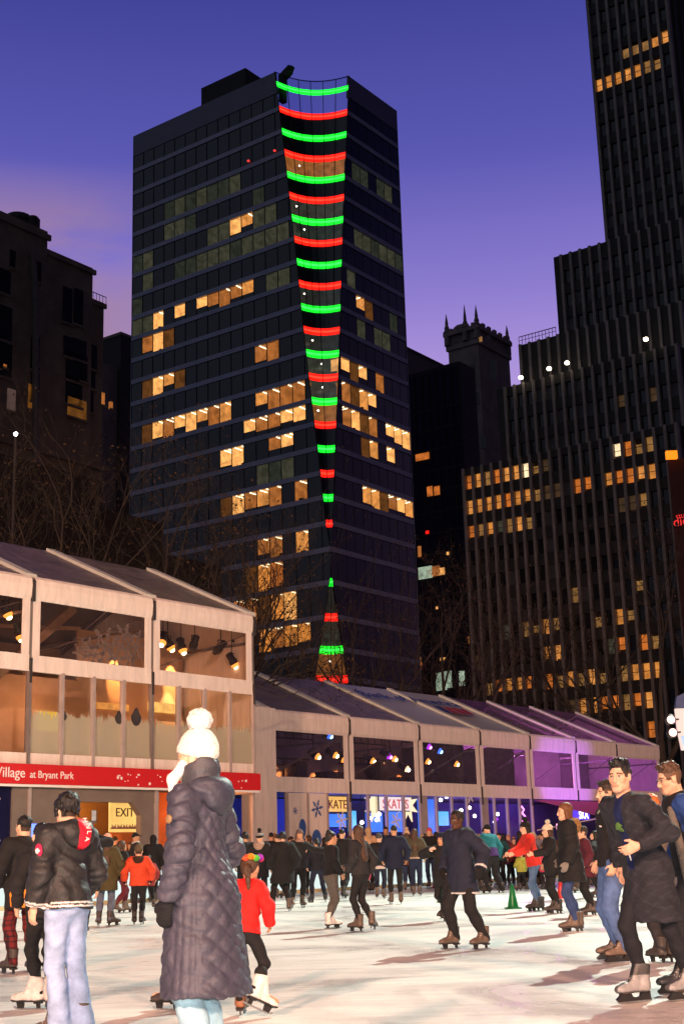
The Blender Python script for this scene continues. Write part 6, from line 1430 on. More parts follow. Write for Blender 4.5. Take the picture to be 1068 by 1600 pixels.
def txt(ch, p, n, size, mat, parent, roll=0.0, name='lettering'):
    cu = bpy.data.curves.new('t', 'FONT'); cu.body = ch; cu.size = size; cu.align_x = 'CENTER'; cu.align_y = 'CENTER'; cu.extrude = .002
    to = bpy.data.objects.new('t', cu); COL.objects.link(to); bpy.context.view_layer.update()
    me = bpy.data.meshes.new_from_object(to.evaluated_get(bpy.context.evaluated_depsgraph_get())); bpy.data.objects.remove(to); me.name = name
    me.materials.clear(); me.materials.append(mat); o = bpy.data.objects.new(name, me); COL.objects.link(o); o.parent = parent
    n = Vector(n).normalized(); u = Vector((0, 0, 1)) - n * n.z; u.normalize(); x = u.cross(n); M = Matrix((x, u, n)).transposed().to_4x4() @ Matrix.Rotation(roll, 4, 'Z'); M.translation = Vector([float(q) for q in p]); o.matrix_local = M
    return o
person('youth seen from behind in black bomber jacket with red lettered hood and pale jeans', ice(100, 1632), 1.505, 50, dict(c=(.018, .018, .020), fab='nylon', f=.044, z0=.885, flare=.012, name='bomber_jacket', wr=.009, cfun=bomber_col), dict(c=(.30, .40, .62), fab='denim', f=.014, bag=.034, cut=-.04),
       ('black', 'shaggy'), None, 'light', crouch=-.045, feet=((-.08, .06, 0, 6, 0), (.08, -.03, 0, -6, 0)), arms=((.07, .08, -.52), (.06, .18, -.44)), lean=4, side=2, hyaw=-10, hood=dict(size=1.22, cfun=hood_col, fab='nylon'), skates=FIG, extra=bomber_extra)
# ---- man in the long dark patterned coat
def longcoat_col(P, c, J):
    hip, Rt, s = J['hip'], J['Rt'], J['s']; d = (P - hip) @ Rt; zz = d[:, 2] / s + .93
    pat = np.abs(np.sin(38 * (P[:, 2] + P[:, 0] * .9))) * np.abs(np.sin(38 * (P[:, 2] - P[:, 0] * .9 + P[:, 1] * .6))); c[pat < .12] *= 1.45
    op = (np.abs(d[:, 0] + .01) < .036 + .03 * (zz - 1.2)) & (d[:, 1] > .03) & (zz > .98) & (zz < 1.52); c[op] = (.006, .012, .06); return c
def longcoat_extra(J):
    tp, Rt = J['tp'], J['Rt']; m = []
    o0 = tp(-.012, .150, 1.30); x, u = Rt @ V3(1, 0, 0), Rt @ V3(0, .12, 1); n = Rt @ V3(0, 1, -.1)
    pts = [o0 + n * .0 + (x * math.cos(t) + u * math.sin(t)) * (.040, .026, .034, .018, .044, .030, .022, .038, .028, .032)[k] for k, t in enumerate(np.linspace(math.pi / 2, math.pi * 2.5, 11)[:-1])]
    back = [p - n * .02 for p in pts]; me = bpy.data.meshes.new('shirt_print'); me.from_pydata([tuple(p) for p in pts + back], [], [tuple(range(10)), tuple(range(19, 9, -1))] + [(k, (k + 1) % 10, 10 + (k + 1) % 10, 10 + k) for k in range(10)])
    link_mesh('shirt_print', me, surf('shirt_print', (.06, .13, .03), .7, .9, 30), J['root'])
    S = Skin(.006); S.cap(tp(-.03, .15, 1.10), tp(-.028, .15, 1.05), .007); J['part']('pendant', S, 'leather', (.6, .6, .6))
person('tall man facing the camera in long dark patterned coat, grey skates and blue shirt', ice(1027, 1566), 1.80, 122, dict(c=(.016, .017, .024), f=.028, z0=.50, flare=.05, name='long_coat', wr=.007, cfun=longcoat_col), dict(c=(.010, .011, .016), f=.006), ('black', 'quiff'), None, 'fair',
       ((-.08, -.20, 0, 2, 0), (.08, .14, 0, -4, 0)), ((.05, .22, -.24), (.08, .02, -.48)), lean=20, side=0, hyaw=24, hpitch=-9, skates=HOC, extra=longcoat_extra)
# ---- man in blue jeans behind him
def jeans_extra(J):
    tp = J['tp']; S = Skin(.005); S.ell(tp(-.10, .125, 1.30), V3(.016, .012, .010), J['Rt']); S.ell(tp(-.08, .13, 1.305), V3(.010, .010, .005), J['Rt']); J['part']('chest_emblem', S, 'cloth', (.6, .6, .6))
    S = Skin(.009); S.cap(tp(-.03, .075, 1.47), tp(.02, .09, 1.44), .028, .024); J['part']('shirt_collar', S, 'cloth', (.30, .32, .24))
person('man in profile with black zip jacket, faded blue jeans and short dark hair', ice(967, 1503), height(967, 1503, 1216, .0), 98, dict(c=BLK, f=.034, z0=.90, wr=.006), dict(c=(.075, .135, .30), fab='denim', f=.026, bag=.012, cut=.04), ('dark', 'quiff'), None, 'light', ((-.17, .05, 0, 14, 0), (.17, .0, 0, -10, 0)), ((.06, .06, -.50), (.06, .08, -.48)), lean=0, hyaw=6, collar=True, skates=HOCB, extra=jeans_extra)
# ---- man with glasses at the edge
def cord(J):
    S = Skin(.010); tp = J['tp']; S.cap(tp(-.14, .10, 1.40), tp(-.19, .10, .62), .03, .05, .03); J['part']('open_cardigan', S, 'knit', (.13, .115, .10))
person('bearded man with glasses in profile wearing black quilted vest over blue sleeves', ice(1098, 1552), 1.80, 92, dict(c=BLK, f=.036, z0=.80, wr=.006, cfun=lambda P, c, J: np.where(((np.linalg.norm(np.stack([P - (J['arm', q][0] * .3 + J['arm', q][1] * .7) for q in (0, 1)]), axis=-1).min(0) < .30) & (np.abs((P - J['hip']) @ J['Rt'][:, 0]) > .17))[:, None], np.array((.018, .05, .19)), c)),
       dict(c=CHAR, f=.02), ('brown', 'quiff'), None, 'light', 'walk', ('down', 'relax'), lean=9, hyaw=4, hpitch=8, collar=True, skates=HOCD, glasses=True, stubble=.30, extra=cord, smile=True)
person('ginger haired skater in grey coat half hidden behind the man in the long coat', ice(1036, 1505), 1.60, 20, dict(c=(.12, .105, .09), f=.04, z0=.60, flare=.03), dict(c=CHAR), ('ginger', 'bob'), None, 'fair', 'close', skates=FIGD, female=True, scarf=(.5, .38, .28))
# ---- woman in the black parka with tan fur hood
person('woman in profile in black parka with tan fur hood, ripped jeans and grey glove', ice(897, 1457), height(897, 1457, 1253), 92, dict(c=BLK, f=.055, z0=.63, flare=.05, name='parka', wr=.007), dict(c=(.03, .055, .15), fab='denim', f=.010), ('auburn', 'long'), None, 'light', ((-.06, .06, 0, 4, 0), (.06, -.02, 0, -4, 0)), ((.10, .10, -.50), (.06, .1, -.46)), lean=2, female=True,
       hood=dict(c=(.34, .17, .06), fab='fur', size=1.15, fz=.010, name='fur_hood'), gloves=((.22, .20, .18), (.22, .20, .18)), skates=FIG)
# ---- navy hooded teenager
def white_trim(P, c, J): c[P[:, 2] < J['z0t'] + .018] = (.7, .68, .66); return c
def navy_col(P, c, J):
    z0 = .63 * J['s'] + J['lift']; c[P[:, 2] < z0 + .020] = (.60, .58, .57)
    sh, el, wr = J['arm', 0]; d = (wr - el) / np.linalg.norm(wr - el); c[(np.linalg.norm(P - wr, axis=1) < .09) & (np.abs((P - wr) @ d + .02) < .012)] = (.62, .6, .58); return c
person('hooded teenager in long navy coat with white hem, black trousers and brown skates', ice(727, 1484), height(727, 1484, 1262), 128, dict(c=(.014, .018, .036), f=.046, z0=.63, flare=.025, wr=.006, cfun=navy_col, name='padded_coat'), dict(c=BLK, f=.02), ('black', 'crop'), None, 'dark', ((-.20, -.09, 0, 2, 0), (.20, .08, 0, -2, 0)), ((.22, .04, -.42), (.08, .10, -.44)), lean=3, hood=dict(c=(.015, .018, .032), size=1.1), gloves=BLK, skates=FIG)
person('skater hidden behind the hooded teenager raising a cream mitten, black trousers', ice(695, 1440), height(695, 1440, 1300), 150, dict(c=BLK, f=.05, z0=.62, flare=.03), dict(c=BLK, f=.01), ('black', 'long'), dict(c=NAVY), 'tan', 'glide', ((.04, .1, -.4), (.02, .22, .02)), lean=2, female=True, gloves=((.75, .50, .42), (.80, .66, .56)), skates=FIGD)
# ---- two in red and black with their fur and white hat
person('woman leaning in red jacket with tan fur hood, black pompom hat and light jeans', ice(838, 1424), height(838, 1424, 1282), 100, dict(c=(.58, .035, .025), f=.05, z0=.86, wr=.007, name='red_jacket'), dict(c=(.10, .17, .30), fab='denim', f=.008), ('black', 'long'), dict(c=BLK, pom=BLK), 'light', ((-.08, .08, 0, 4, 0), (.08, -.06, 0, -4, 0)), ('fwd', 'fwd'), lean=12, female=True, hood=dict(c=(.34, .23, .12), fab='fur', fz=.010, name='fur_hood'), skates=FIGD)
person('skater in black with cream bobble hat following the woman in red', ice(867, 1428), height(867, 1428, 1288), 98, dict(c=BLK, f=.04, z0=.70, flare=.03), dict(c=BLK, f=.008), ('brown', 'long'), dict(c=(.66, .56, .44), pom=(.7, .6, .5)), 'light', 'close', ('fwd', 'relax'), lean=4, female=True, skates=FIGD)
def teal_col(P, c, J): zz = ((P - J['hip']) @ J['Rt'])[:, 2]; arm = np.abs((P - J['hip']) @ J['Rt'][:, 0]) > .21; c[(zz < .22) & ~arm] = (.05, .02, .12); return c
person('stout skater in teal and purple jacket bending forward', ice(771, 1396), height(771, 1396, 1284), -150 + 190, dict(c=(.012, .14, .17), f=.06, z0=.90, flare=.02, cfun=teal_col), dict(c=BLK, f=.04), ('black', 'short'), dict(c=BLK), 'light', 'wide', ('bent', 'down'), lean=14, side=4, skates=FIGD)
# ---- the pair in the middle
person('girl in black top, grey leggings and white skates beside the long haired skater', ice(519, 1451), height(519, 1451, 1299), -62, dict(c=BLK, f=.03, z0=.93), dict(c=(.13, .115, .10), f=.010, fab='knit'), ('black', 'bun'), None, 'tan', ((-.12, .05, 0, 6, 0), (.12, -.05, 0, -6, 0)), ('bent', 'relax'), lean=2, female=True, skates=FIGW)
person('girl with very long brown hair in black, pushing off with one skate behind', ice(566, 1456), height(566, 1456, 1289), 52, dict(c=CHAR, f=.038, z0=.90), dict(c=BLK, f=.006), ('brown', 'long'), None, 'light', ((-.04, .10, 0, 0, 0), (.12, -.14, .03, -70, -10)), ((.05, .12, -.44), (.10, .0, -.48)), lean=6, side=3, female=True, gloves=((.02, .02, .02), (.50, .10, .16)), skates=FIG)
# ---- girl with the flower crown
def crown(J):
    cols = [(.85, .10, .04), (.9, .28, .02), (.08, .55, .06), (.35, .04, .55), (.75, .05, .2), (.9, .2, .05), (.05, .06, .5), (.8, .06, .04), (.1, .6, .08), (.5, .08, .6), (.85, .15, .05), (.8, .3, .05)]
    S = Skin(.008); cs = []
    for k, t in enumerate(np.linspace(0, 2 * math.pi, 13)[:-1]):
        p = J['H'](math.sin(t) * .098, -.014 - math.cos(t) * .115, .088 + .012 * (k % 2)); S.ell(p, V3(.028, .028, .026), None, .003); cs.append(p)
    S.disp(fuzz(.004, 160)); cs = np.array(cs)
    J['part']('flower_crown', S, 'fur', (1, 1, 1), None, lambda P, c: np.array(cols)[np.argmin(np.linalg.norm(P[:, None] - cs[None], axis=2), 1)])
person('small girl in red jumper with bright flower crown, skating on one leg', ice(383, 1588), 1.07, -18, dict(c=(.70, .014, .012), f=.030, z0=.88, flare=.02, name='red_jumper', wr=.006), dict(c=BLK, f=.008), ('brown', 'pony'), None, 'tan', ((-.05, .04, 0, 10, 0), (.24, -.20, .10, -40, -25)), ((.10, .10, -.44), (.14, .08, -.40)), lean=8, side=4, female=True, skates=(('figure', (.24, .11, .06)), FIGW), extra=crown)
# ---- left side of the ice
def bag(J): pass
def plaid(P, c):
    a = (np.abs(np.sin(P[:, 2] * 55)) < .35); b = (np.abs(np.sin(P[:, 0] * 60 + P[:, 1] * 20)) < .35); c = c.copy(); c[:] = (.12, .012, .014); c[a | b] = (.03, .008, .012); c[a & b] = (.008, .006, .008); return c
J_ = person('skater in long black coat and red plaid trousers at the picture edge', ice(32, 1522), height(32, 1522, 1274), 38, dict(c=BLK, f=.045, z0=.66, flare=.025), dict(c=(.12, .01, .012), f=.018, cfun=plaid), ('black', 'short'), None, 'light', ((-.12, .06, 0, 10, 0), (.12, -.05, 0, -10, 0)), ('relax', (.09, .10, .02)), hyaw=15, skates=FIGD)
p = at_depth(31, 1402, 13.95); bg = empty('orange_bag', (p[0], p[1], p[2] - .12), 'bright orange pouch held by the skater in plaid trousers', 'bag')
m = MB(); Fb = Fr((p[0], p[1], p[2]), (1, 0), (0, 1)); m.prism(Fb, [(-.085, -.09), (.08, -.10), (.09, .05), (.07, .075), (-.08, .07), (-.095, .04)], -.03, .03); m.build('pouch', surf('orange_fabric', (.80, .24, .006), .6, .15, 6, bump=.3, bscale=30), bg, False, .012)
m = MB(); m.tube([(p[0] - .06, p[1], p[2] + .07), (p[0] - .03, p[1], p[2] + .14), (p[0] + .03, p[1], p[2] + .14), (p[0] + .06, p[1], p[2] + .07)], .006, 5); m.build('handle', M_strap, bg)
p = at_depth(54, 1297, 14.55); ph = empty('phone', (p[0], p[1], p[2]), 'phone with a glowing blue screen held beside the bomber jacket', 'phone'); m = MB(); Fp = Fr((p[0], p[1], p[2]), (.95, .3), (-.3, .95)); m.box(Fp, -.034, .034, 0, .008, -.075, .07); m.build('case', M_strap, ph, False, .003); m = MB(); m.box(Fp, -.030, .030, -.002, -.0005, -.07, .065); m.build('screen', glow('phone_screen', (.05, .2, 1.0), 2.2), ph)
person('skater mostly hidden by the bomber jacket, one white skate and black leggings showing', ice(66, 1578), 1.42, 30, dict(c=BLK, f=.02, z0=.80), dict(c=BLK, f=.006), ('black', 'short'), None, 'light', ((-.10, .10, 0, 42, 0), (.06, -.02, 0, -6, 0)), ('relax', 'relax'), lean=14, female=True, skates=FIGW)
person('skater behind the bomber jacket of whom only a dark boot shows', ice(116, 1510), 1.45, 0, dict(c=BLK, f=.02, z0=.80), dict(c=BLK), ('black', 'short'), None, 'light', 'close', ('relax', 'relax'), lean=6, skates=FIG)
person('skater hidden behind the quilted coat, black boot at its hem', ice(301, 1578), 1.30, 60, dict(c=BLK, f=.02, z0=.80), dict(c=BLK, f=.006), ('black', 'short'), None, 'light', ((-.10, .26, 0, 0, 0), (.05, .04, 0, 0, 0)), ('relax', 'relax'), lean=8, skates=FIGD)
person('skater in olive green parka with pink knitted hat standing before the exit door', ice(166, 1447), height(166, 1447, 1302, .02), 6, dict(c=(.062, .050, .020), f=.05, z0=.62, flare=.03, name='parka', wr=.006), dict(c=(.09, .11, .16), fab='denim', f=.014), ('brown', 'long'), dict(c=(.62, .36, .26), z=1.1), 'light', ((-.16, .02, 0, 12, 0), (.14, -.04, 0, -50, 0)), ('relax', 'relax'), female=True, scarf=(.55, .32, .26), gloves=BLK, skates=FIGD)
person('child in orange red jacket with dark fur hood and grey hat', ice(216, 1445), height(216, 1445, 1322, .0), 4, dict(c=(.52, .055, .02), f=.05, z0=.84, flare=.02, wr=.006), dict(c=BLK, f=.012), ('black', 'short'), dict(c=(.10, .075, .045), z=1.1), 'light', 'stand', ((.16, .06, -.44), (.12, .04, -.44)), hood=dict(c=(.05, .025, .015), fab='fur', fz=.008, name='fur_hood'), gloves=BLK, skates=FIGD)
def phone2(J):
    pass
person('skater in black holding up a phone to photograph the lit doorway', ice(127, 1462), height(127, 1462, 1286), 8, dict(c=BLK, f=.04, z0=.80), dict(c=BLK), ('black', 'crop'), None, 'tan', 'close', ('relax', (.06, .30, .10)), skates=FIGD)
p = at_depth(147, 1276, 21.3); ph = empty('phone', (p[0], p[1], p[2]), 'dark phone raised in front of the orange doorway', 'phone'); m = MB(); Fp = Fr((p[0], p[1], p[2]), (1, 0), (0, 1)); m.box(Fp, -.04, .04, 0, .012, -.10, .10); m.build('case', M_strap, ph, False, .004); m = MB(); m.box(Fp, -.034, .034, -.003, -.0005, -.06, .09); m.build('screen', glow('phone_live', (.8, .7, .6), .5, .6, 12), ph)
person('man with dark cap in profile near the doorway', ice(211, 1412), height(211, 1412, 1300), -70, dict(c=CHAR, f=.04, z0=.80), dict(c=BLK), ('black', 'short'), dict(kind='cap', c=BLK, fab='cloth'), 'tan', 'stand', scarf=(.5, .46, .42), skates=FIGD)
person('brown haired skater in black with maroon trousers next to the olive parka', ice(190, 1427), height(190, 1427, 1312), -50, dict(c=BLK, f=.04, z0=.82), dict(c=(.10, .012, .02), f=.012), ('brown', 'bob'), None, 'tan', 'walk', ('bent', 'bent'), female=True, skates=FIG)
person('figure in dark hooded coat between the child in orange red and the quilted coat', ice(239, 1410), height(239, 1410, 1304), 20, dict(c=BLK, f=.05, z0=.50, flare=.03), dict(c=BLK), ('black', 'short'), None, 'light', 'close', hood=dict(up=True, c=BLK), skates=FIGD)
person('skater in dark jacket with face turned beside the doorway post', ice(203, 1408), height(203, 1408, 1316), 170, dict(c=(.03, .02, .02), f=.04, z0=.8), dict(c=BLK), ('dark', 'long'), None, 'tan', 'close', female=True, skates=FIGD)
# ---- group of black coats by the boards
person('skater in black with striped bobble hat at the tent corner', ice(407, 1420), height(407, 1420, 1300), -12, dict(c=BLK, f=.05, z0=.66, flare=.03), dict(c=BLK), ('black', 'short'), dict(c=BLK, stripes=True, pom=BLK), 'light', 'stand', ('relax', 'relax'), hood=dict(c=(.42, .30, .24), fab='fur', fz=.006, name='fur_hood'), skates=FIGD)
person('curly haired skater in black left of the striped bobble hat', ice(384, 1416), height(384, 1416, 1300), 15, dict(c=BLK, f=.05, z0=.6, flare=.02), dict(c=BLK), ('black', 'shaggy'), None, 'tan', 'stand', skates=FIGD)
person('broad skater in a wide black coat striding beside the striped hat', ice(444, 1424), height(444, 1424, 1297), 20, dict(c=(.010, .010, .012), f=.07, z0=.55, flare=.07), dict(c=BLK, f=.014), ('black', 'shaggy'), None, 'light', ((-.30, .10, 0, 14, 0), (.10, -.10, 0, -30, 0)), ('relax', 'relax'), lean=4, hood=True, skates=FIG)
person('skater with knitted hat, sunglasses and scarf stretching one arm to the side', ice(466, 1418), height(466, 1418, 1293), -165, dict(c=BLK, f=.035, z0=.78), dict(c=BLK, f=.012), ('brown', 'long'), dict(c=(.13, .09, .085)), 'tan', 'walk', ('wide', 'relax'), side=-6, female=True, scarf=(.35, .20, .16), skates=FIG)
person('child in navy with arms down behind the girl in grey leggings', ice(497, 1410), height(497, 1410, 1308), 15, dict(c=(.010, .011, .018), f=.045, z0=.84), dict(c=NAVY, f=.014), ('black', 'pony'), None, 'tan', 'wide', ('relax', 'relax'), lean=4, skates=HOCD)
person('skater in black peering between the two girls in the middle', ice(537, 1404), height(537, 1404, 1292), -20, dict(c=BLK, f=.04, z0=.86), dict(c=(.03, .03, .036)), ('black', 'short'), None, 'light', 'walk', skates=FIG)
person('skater in cream hooded jacket before the blue lit panels', ice(578, 1394), height(578, 1394, 1291), 24, dict(c=(.55, .34, .19), f=.05, z0=.80), dict(c=BLK), ('blond', 'short'), None, 'light', 'close', ('bent', 'bent'), hood=dict(up=True, c=(.52, .36, .22), fab='fur', fz=.004), skates=FIGD, female=True)
def shirt(J):
    S = Skin(.02); tp = J['tp']; S.cap(tp(0, 0, .80), tp(0, 0, .95), .168 * J['s'], .168 * J['s'], .02, J['fwd'], .78); ax = -(J['Rt'] @ V3(0, 0, 1)); S.cut(ax, ax @ tp(0, 0, .80)); J['part']('shirt_tail', S, 'cloth', (.48, .40, .36))
person('skater in black jacket with white shirt tail and grey beanie', ice(595, 1405), height(595, 1405, 1300), -8, dict(c=BLK, f=.045, z0=.92), dict(c=NAVY, f=.012), ('dark', 'short'), dict(c=(.06, .06, .065)), 'light', 'walkr', ('bent', 'relax'), skates=FIG, extra=lambda J: shirt(J))
person('tall man in navy jacket and black trousers skating away from the camera', ice(619, 1413), height(619, 1413, 1288), 4, dict(c=(.010, .014, .036), f=.045, z0=.74, flare=.01, wr=.006), dict(c=BLK, f=.010), ('black', 'short'), None, 'tan', ((-.12, .10, 0, 8, 0), (.10, -.12, 0, -8, 0)), ('relax', 'relax'), skates=FIG)
person('skater with cream bobble hat behind the tall man in navy', ice(639, 1394), height(639, 1394, 1294, .02), -10, dict(c=(.10, .05, .035), f=.05, z0=.7), dict(c=DJEAN, fab='denim'), ('brown', 'long'), dict(c=(.66, .46, .28), pom=(.66, .5, .34), z=1.1), 'light', 'walkr', female=True, skates=FIG)
person('woman in olive sweater with long fair brown hair and navy jeans', ice(651, 1400), height(651, 1400, 1294), -6, dict(c=(.062, .052, .032), f=.06, z0=.95, flare=.02, cfun=lambda P, c, J: np.where((((P - J['hip']) @ J['Rt'])[:, 2] < .06)[:, None], np.array((.40, .28, .22)), c)), dict(c=(.012, .018, .045), f=.016), ('brown', 'long'), None, 'light', 'stand', ('hip', 'relax'), female=True, skates=FIG)
person('skater with pink knitted hat and black coat behind the pink cone', ice(674, 1388), height(674, 1388, 1292, .02), 165, dict(c=BLK, f=.05, z0=.8), dict(c=DJEAN, fab='denim'), ('blond', 'long'), dict(c=(.60, .10, .13), z=1.05), 'light', 'stand', female=True, skates=FIG)
person('man with dark hair facing the camera between grey beanie and navy jacket', ice(605, 1386), height(605, 1386, 1291), 178, dict(c=BLK, f=.04, z0=.78), dict(c=BLK), ('black', 'short'), None, 'tan', 'close', skates=FIGD)
# ---- far skaters by the long tent
FARP = [('far skater in black parka with dark hair left of the hooded teenager', 706, 1388, 1297, 20, BLK, BLK, 'black', 'short', None, 0.5), ('far skater with loose black hair just right of the hooded teenager', 723, 1386, 1300, 10, BLK, BLK, 'black', 'long', None, .8), ('far woman in black with pale face and brown hair under the violet glass', 736, 1390, 1298, 160, (.05, .03, .03), BLK, 'brown', 'long', None, .8),
        ('far brown haired woman with cream scarf next to the teal jacket', 752, 1392, 1301, 15, BLK, BLK, 'auburn', 'bob', None, .8), ('far man with reddish lit face in black over the teal jacket', 760, 1383, 1293, -110, BLK, BLK, 'black', 'short', None, .8), ('far skater in dark teal behind the teal and purple jacket', 784, 1386, 1301, 150, (.015, .06, .07), BLK, 'dark', 'short', None, .85),
        ('far skater in peach hood facing the camera by the green cone', 797, 1376, 1303, 175, (.55, .26, .15), BLK, 'blond', 'short', 'hood', .8), ('far skater in black leaning toward the woman in red', 814, 1386, 1298, -80, BLK, BLK, 'black', 'long', None, .85), ('far child in dark red jacket and black leggings beside the red jacket', 806, 1382, 1308, 165, (.18, .03, .025), BLK, 'dark', 'short', None, .8),
        ('far skater with pink arms bending to a child near the woman in red', 822, 1382, 1310, 120, (.60, .30, .24), BLK, 'brown', 'short', None, .85), ('far child in pink skirt behind the skater with bobble hat', 852, 1390, 1318, 10, (.42, .05, .10), BLK, 'brown', 'pony', None, .5), ('far skater in white top behind the black bobble hat', 851, 1384, 1298, 30, (.30, .28, .34), BLK, 'dark', 'short', None, .6),
        ('far skater in maroon jacket glimpsed behind the black parka', 921, 1431, 1291, 90, (.075, .012, .024), BLK, 'dark', 'short', None, .7), ('far skater in black behind the tan fur hood', 906, 1392, 1296, 60, BLK, BLK, 'brown', 'long', None, .6), ('far skater in grey jacket at the glass left of the cream hood', 560, 1384, 1299, 30, (.06, .06, .07), BLK, 'dark', 'short', None, .8), ('far skater in dark jumper framed by the doorway crowd', 152, 1410, 1304, 40, BLK, BLK, 'black', 'short', None, .8),
        ('far skater in dark green behind the cream hood', 589, 1383, 1302, -30, (.02, .035, .03), BLK, 'dark', 'short', None, .6), ('far skater with beige hat between olive sweater and pink hat', 663, 1383, 1303, 20, BLK, BLK, 'brown', 'long', 'beige', .6), ('far skater in plum coat between teal jacket and peach hood', 790, 1381, 1300, -20, (.06, .02, .05), BLK, 'black', 'long', None, .6), ('far man in black at the cream pillar left of the wide coat', 425, 1398, 1300, 10, BLK, BLK, 'black', 'short', None, .6),
        ('far skater in blue between the teenager and the violet glass', 744, 1382, 1303, 30, (.02, .03, .10), BLK, 'dark', 'short', None, .6), ('far skater in black with red scarf at the pillar by the violet glass', 730, 1381, 1304, 170, BLK, BLK, 'dark', 'short', 'scarf', .6), ('far skater in brown coat right of the red jacket', 880, 1386, 1300, 140, (.10, .05, .03), BLK, 'brown', 'short', None, .5)]
for k, (lb, fx, fy, top, fc, c, lc_, hc_, hk, opt, z0) in enumerate(FARP):
    person(lb, ice(fx, fy), height(fx, fy, top), fc, dict(c=c, f=.045, z0=z0 if z0 > .55 else .6, flare=.02), dict(c=lc_, f=.012), (hc_, hk), dict(c=(.5, .38, .26)) if opt == 'beige' else None, ['light', 'tan', 'fair'][k % 3], ['stand', 'walk', 'close', 'walkr', 'stand'][k % 5], (['relax', 'bent', 'pocket'][k % 3], ['bent', 'relax', 'relax'][k % 3]), lean=[2, 6, 0, 4][k % 4],
           female=hk in ('long', 'bob', 'pony'), hood=dict(up=True, c=c) if opt == 'hood' else None, scarf=(.5, .04, .04) if opt == 'scarf' else None, skates=[FIGD, FIG, HOCD, FIGD][k % 4], group='skaters crowding the far ice')
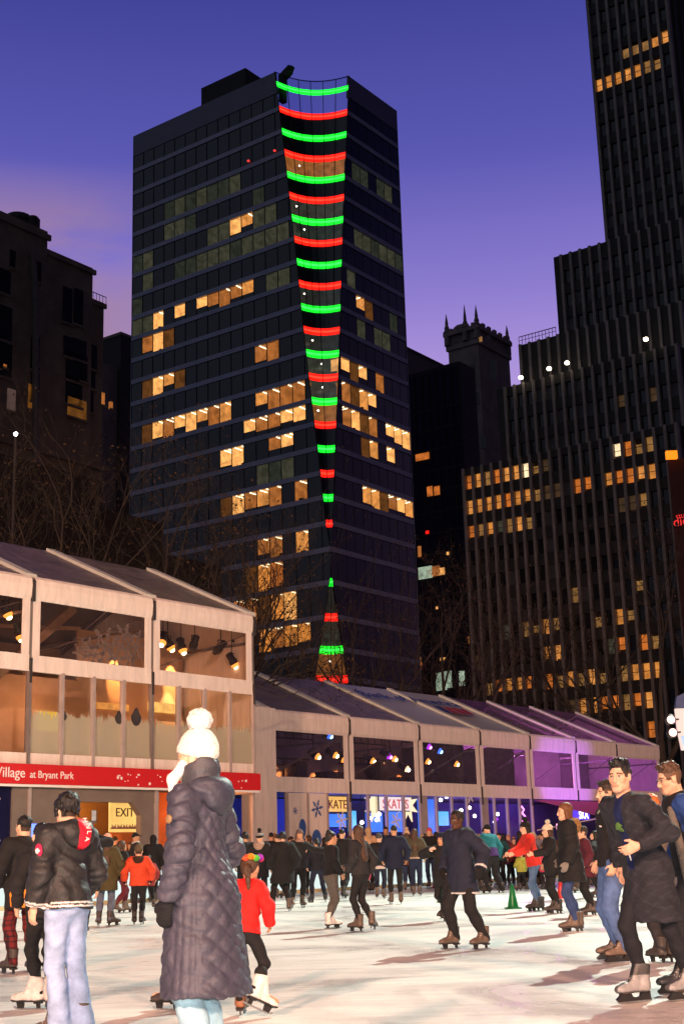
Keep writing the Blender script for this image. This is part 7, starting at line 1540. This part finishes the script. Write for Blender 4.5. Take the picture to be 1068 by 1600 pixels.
for k, (lb, fx, fy, top, fc, c, lc_, hc_, hk, z0) in enumerate([
        ('far skater in black at the foot of the corner column', 394, 1394, 1302, 10, BLK, BLK, 'black', 'short', .7), ('far skater in cream jacket behind the striped bobble hat', 428, 1392, 1301, 40, (.40, .32, .22), BLK, 'blond', 'long', .8), ('far skater in charcoal between wide coat and sunglasses', 456, 1394, 1304, -20, CHAR, BLK, 'dark', 'short', .8),
        ('far skater in khaki beside the blue printed panel', 484, 1390, 1303, 60, (.11, .09, .05), BLK, 'brown', 'bob', .8), ('far skater in black seen over the grey leggings', 529, 1385, 1301, 5, BLK, BLK, 'black', 'pony', .7), ('far skater in plum hood behind the long brown hair', 549, 1383, 1303, 20, (.07, .03, .06), BLK, 'brown', 'long', .7),
        ('far skater in black beside the dark haired man facing us', 613, 1382, 1304, 10, BLK, BLK, 'black', 'short', .8), ('far skater in russet coat showing past the navy jacket', 629, 1384, 1301, -30, (.14, .05, .03), BLK, 'auburn', 'long', .7), ('far skater in dark blue between cream bobble hat and olive sweater', 645, 1382, 1303, 15, NAVY, BLK, 'dark', 'short', .8),
        ('far skater in black just beyond the pink knitted hat', 685, 1383, 1299, 20, BLK, BLK, 'black', 'long', .8), ('far skater in grey coat right behind the hooded teenager', 714, 1381, 1303, -10, (.09, .085, .09), BLK, 'dark', 'short', .7), ('far skater in black whose head tops the teal jacket', 769, 1379, 1300, 0, BLK, BLK, 'black', 'short', .7),
        ('far skater in brick red coat by the peach hood', 806, 1378, 1304, 165, (.25, .04, .03), BLK, 'brown', 'short', .7), ('far skater in black framed by the woman in red and her bobble hat friend', 847, 1384, 1300, 30, BLK, BLK, 'black', 'long', .7), ('far skater in beige coat below the small pink screen', 892, 1384, 1301, 10, (.22, .16, .11), BLK, 'blond', 'long', .7),
        ('far skater in black under the white SKA letters', 911, 1388, 1297, 40, BLK, BLK, 'dark', 'short', .7), ('far skater in brown jacket next to the raised phone', 177, 1406, 1306, -30, (.09, .05, .03), BLK, 'dark', 'short', .8), ('far skater in black beside the dark hooded coat', 227, 1402, 1305, 40, BLK, BLK, 'black', 'long', .8), ('far skater in black leaning out past the wide coat', 436, 1404, 1301, 70, BLK, BLK, 'dark', 'short', .8), ('far child in navy near the scarf and sunglasses skater', 477, 1400, 1322, 0, NAVY, BLK, 'brown', 'short', .8), ('far skater in black stooping between grey leggings and navy child', 508, 1392, 1306, -80, BLK, BLK, 'black', 'long', .7), ('far skater in wine red coat left of the cream hood', 569, 1390, 1303, 40, (.13, .02, .03), BLK, 'dark', 'long', .7),
        ('far skater in white jumper half behind the shirt tail', 586, 1388, 1305, -30, (.45, .40, .36), DJEAN, 'brown', 'bob', .9), ('far skater in grey hooded top over the navy shoulder', 634, 1388, 1302, 170, (.14, .13, .13), BLK, 'dark', 'short', .8), ('far skater in bright blue jacket near the pink cone', 667, 1380, 1302, 20, (.03, .09, .32), BLK, 'black', 'short', .8), ('far skater in black by the cyan panel', 697, 1379, 1301, 0, BLK, BLK, 'black', 'short', .7),
        ('far skater in tan coat by the violet glass', 741, 1380, 1304, -60, (.20, .13, .08), BLK, 'blond', 'long', .7), ('far skater in black bending low before the violet glass', 755, 1388, 1310, 80, BLK, BLK, 'dark', 'pony', .8), ('far child in yellow green jacket by the green cone', 816, 1392, 1332, 30, (.30, .30, .05), BLK, 'dark', 'short', .8), ('far skater in black under the pink neon zigzag', 825, 1379, 1299, 15, BLK, BLK, 'black', 'short', .7),
        ('far skater in grey green coat close to the red cone', 886, 1396, 1300, -70, (.07, .08, .06), DJEAN, 'brown', 'short', .7), ('far skater in black beside the maroon jacket', 934, 1402, 1298, 60, BLK, BLK, 'black', 'long', .7), ('far skater in black next to the olive parka', 145, 1414, 1303, -20, BLK, BLK, 'black', 'short', .7), ('far small child in dark red coat beside the child in orange red', 232, 1420, 1338, 10, (.25, .03, .03), BLK, 'dark', 'short', .7)]):
    person(lb, ice(fx, fy), height(fx, fy, top), fc, dict(c=c, f=.045, z0=z0, flare=.02), dict(c=lc_, f=.012), (hc_, hk), None, ['light', 'fair', 'tan'][k % 3], ['walk', 'stand', 'walkr', 'wide', 'close'][k % 5], (['bent', 'relax', 'relax', 'out'][k % 4], ['relax', 'relax', 'bent'][k % 3]), lean=[4, 0, 8, 2, 5][k % 5], side=[0, 4, -4][k % 3], hyaw=[0, 40, -50, 20][k % 4], female=hk in ('long', 'bob', 'pony'), skates=[FIG, FIGD, HOCD][k % 3], group='skaters crowding the far ice')
# ---- cones on the ice
def cone(fx, fy, top, col, lab, lift=0.0):
    g = at_ground(fx, fy, lift); h = float(at_depth(fx, top, g[1])[2]) - lift; t = empty('rink_cone', (g[0], g[1], lift), lab, 'cone', 'plastic cones on the ice')
    mt = surf('cone_plastic', col, .35, .1, 4, spec=.5); m = MB(); b = h * .34
    m.lathe((g[0], g[1], lift), [(b * .72, .03), (b * .66, .05), (b * .60, h * .2), (b * .40, h * .55), (b * .17, h * .97), (b * .10, h), (.01, h)], 22); m.build('body', mt, t, True)
    m = MB(); F = Fr((g[0], g[1], lift), (.95, .3), (-.3, .95)); q = b * .98; m.prism(Fr((g[0], g[1], lift), (1, 0), (0, 1)), [(-q, 0), (q, 0), (q, .03), (-q, .03)], -q, q); m.build('foot', mt, t, False, .006)
cone(801, 1420, 1381, (.006, .20, .05), 'whole green cone standing free on the ice')
cone(692, 1410, 1380, (.006, .17, .045), 'green cone half hidden by the skater with the cream mitten')
cone(876, 1404, 1374, (.50, .02, .025), 'red cone half hidden behind the black parka')
cone(681, 1387, 1357, (.62, .06, .10), 'pink cone in front of the pink knitted hat')
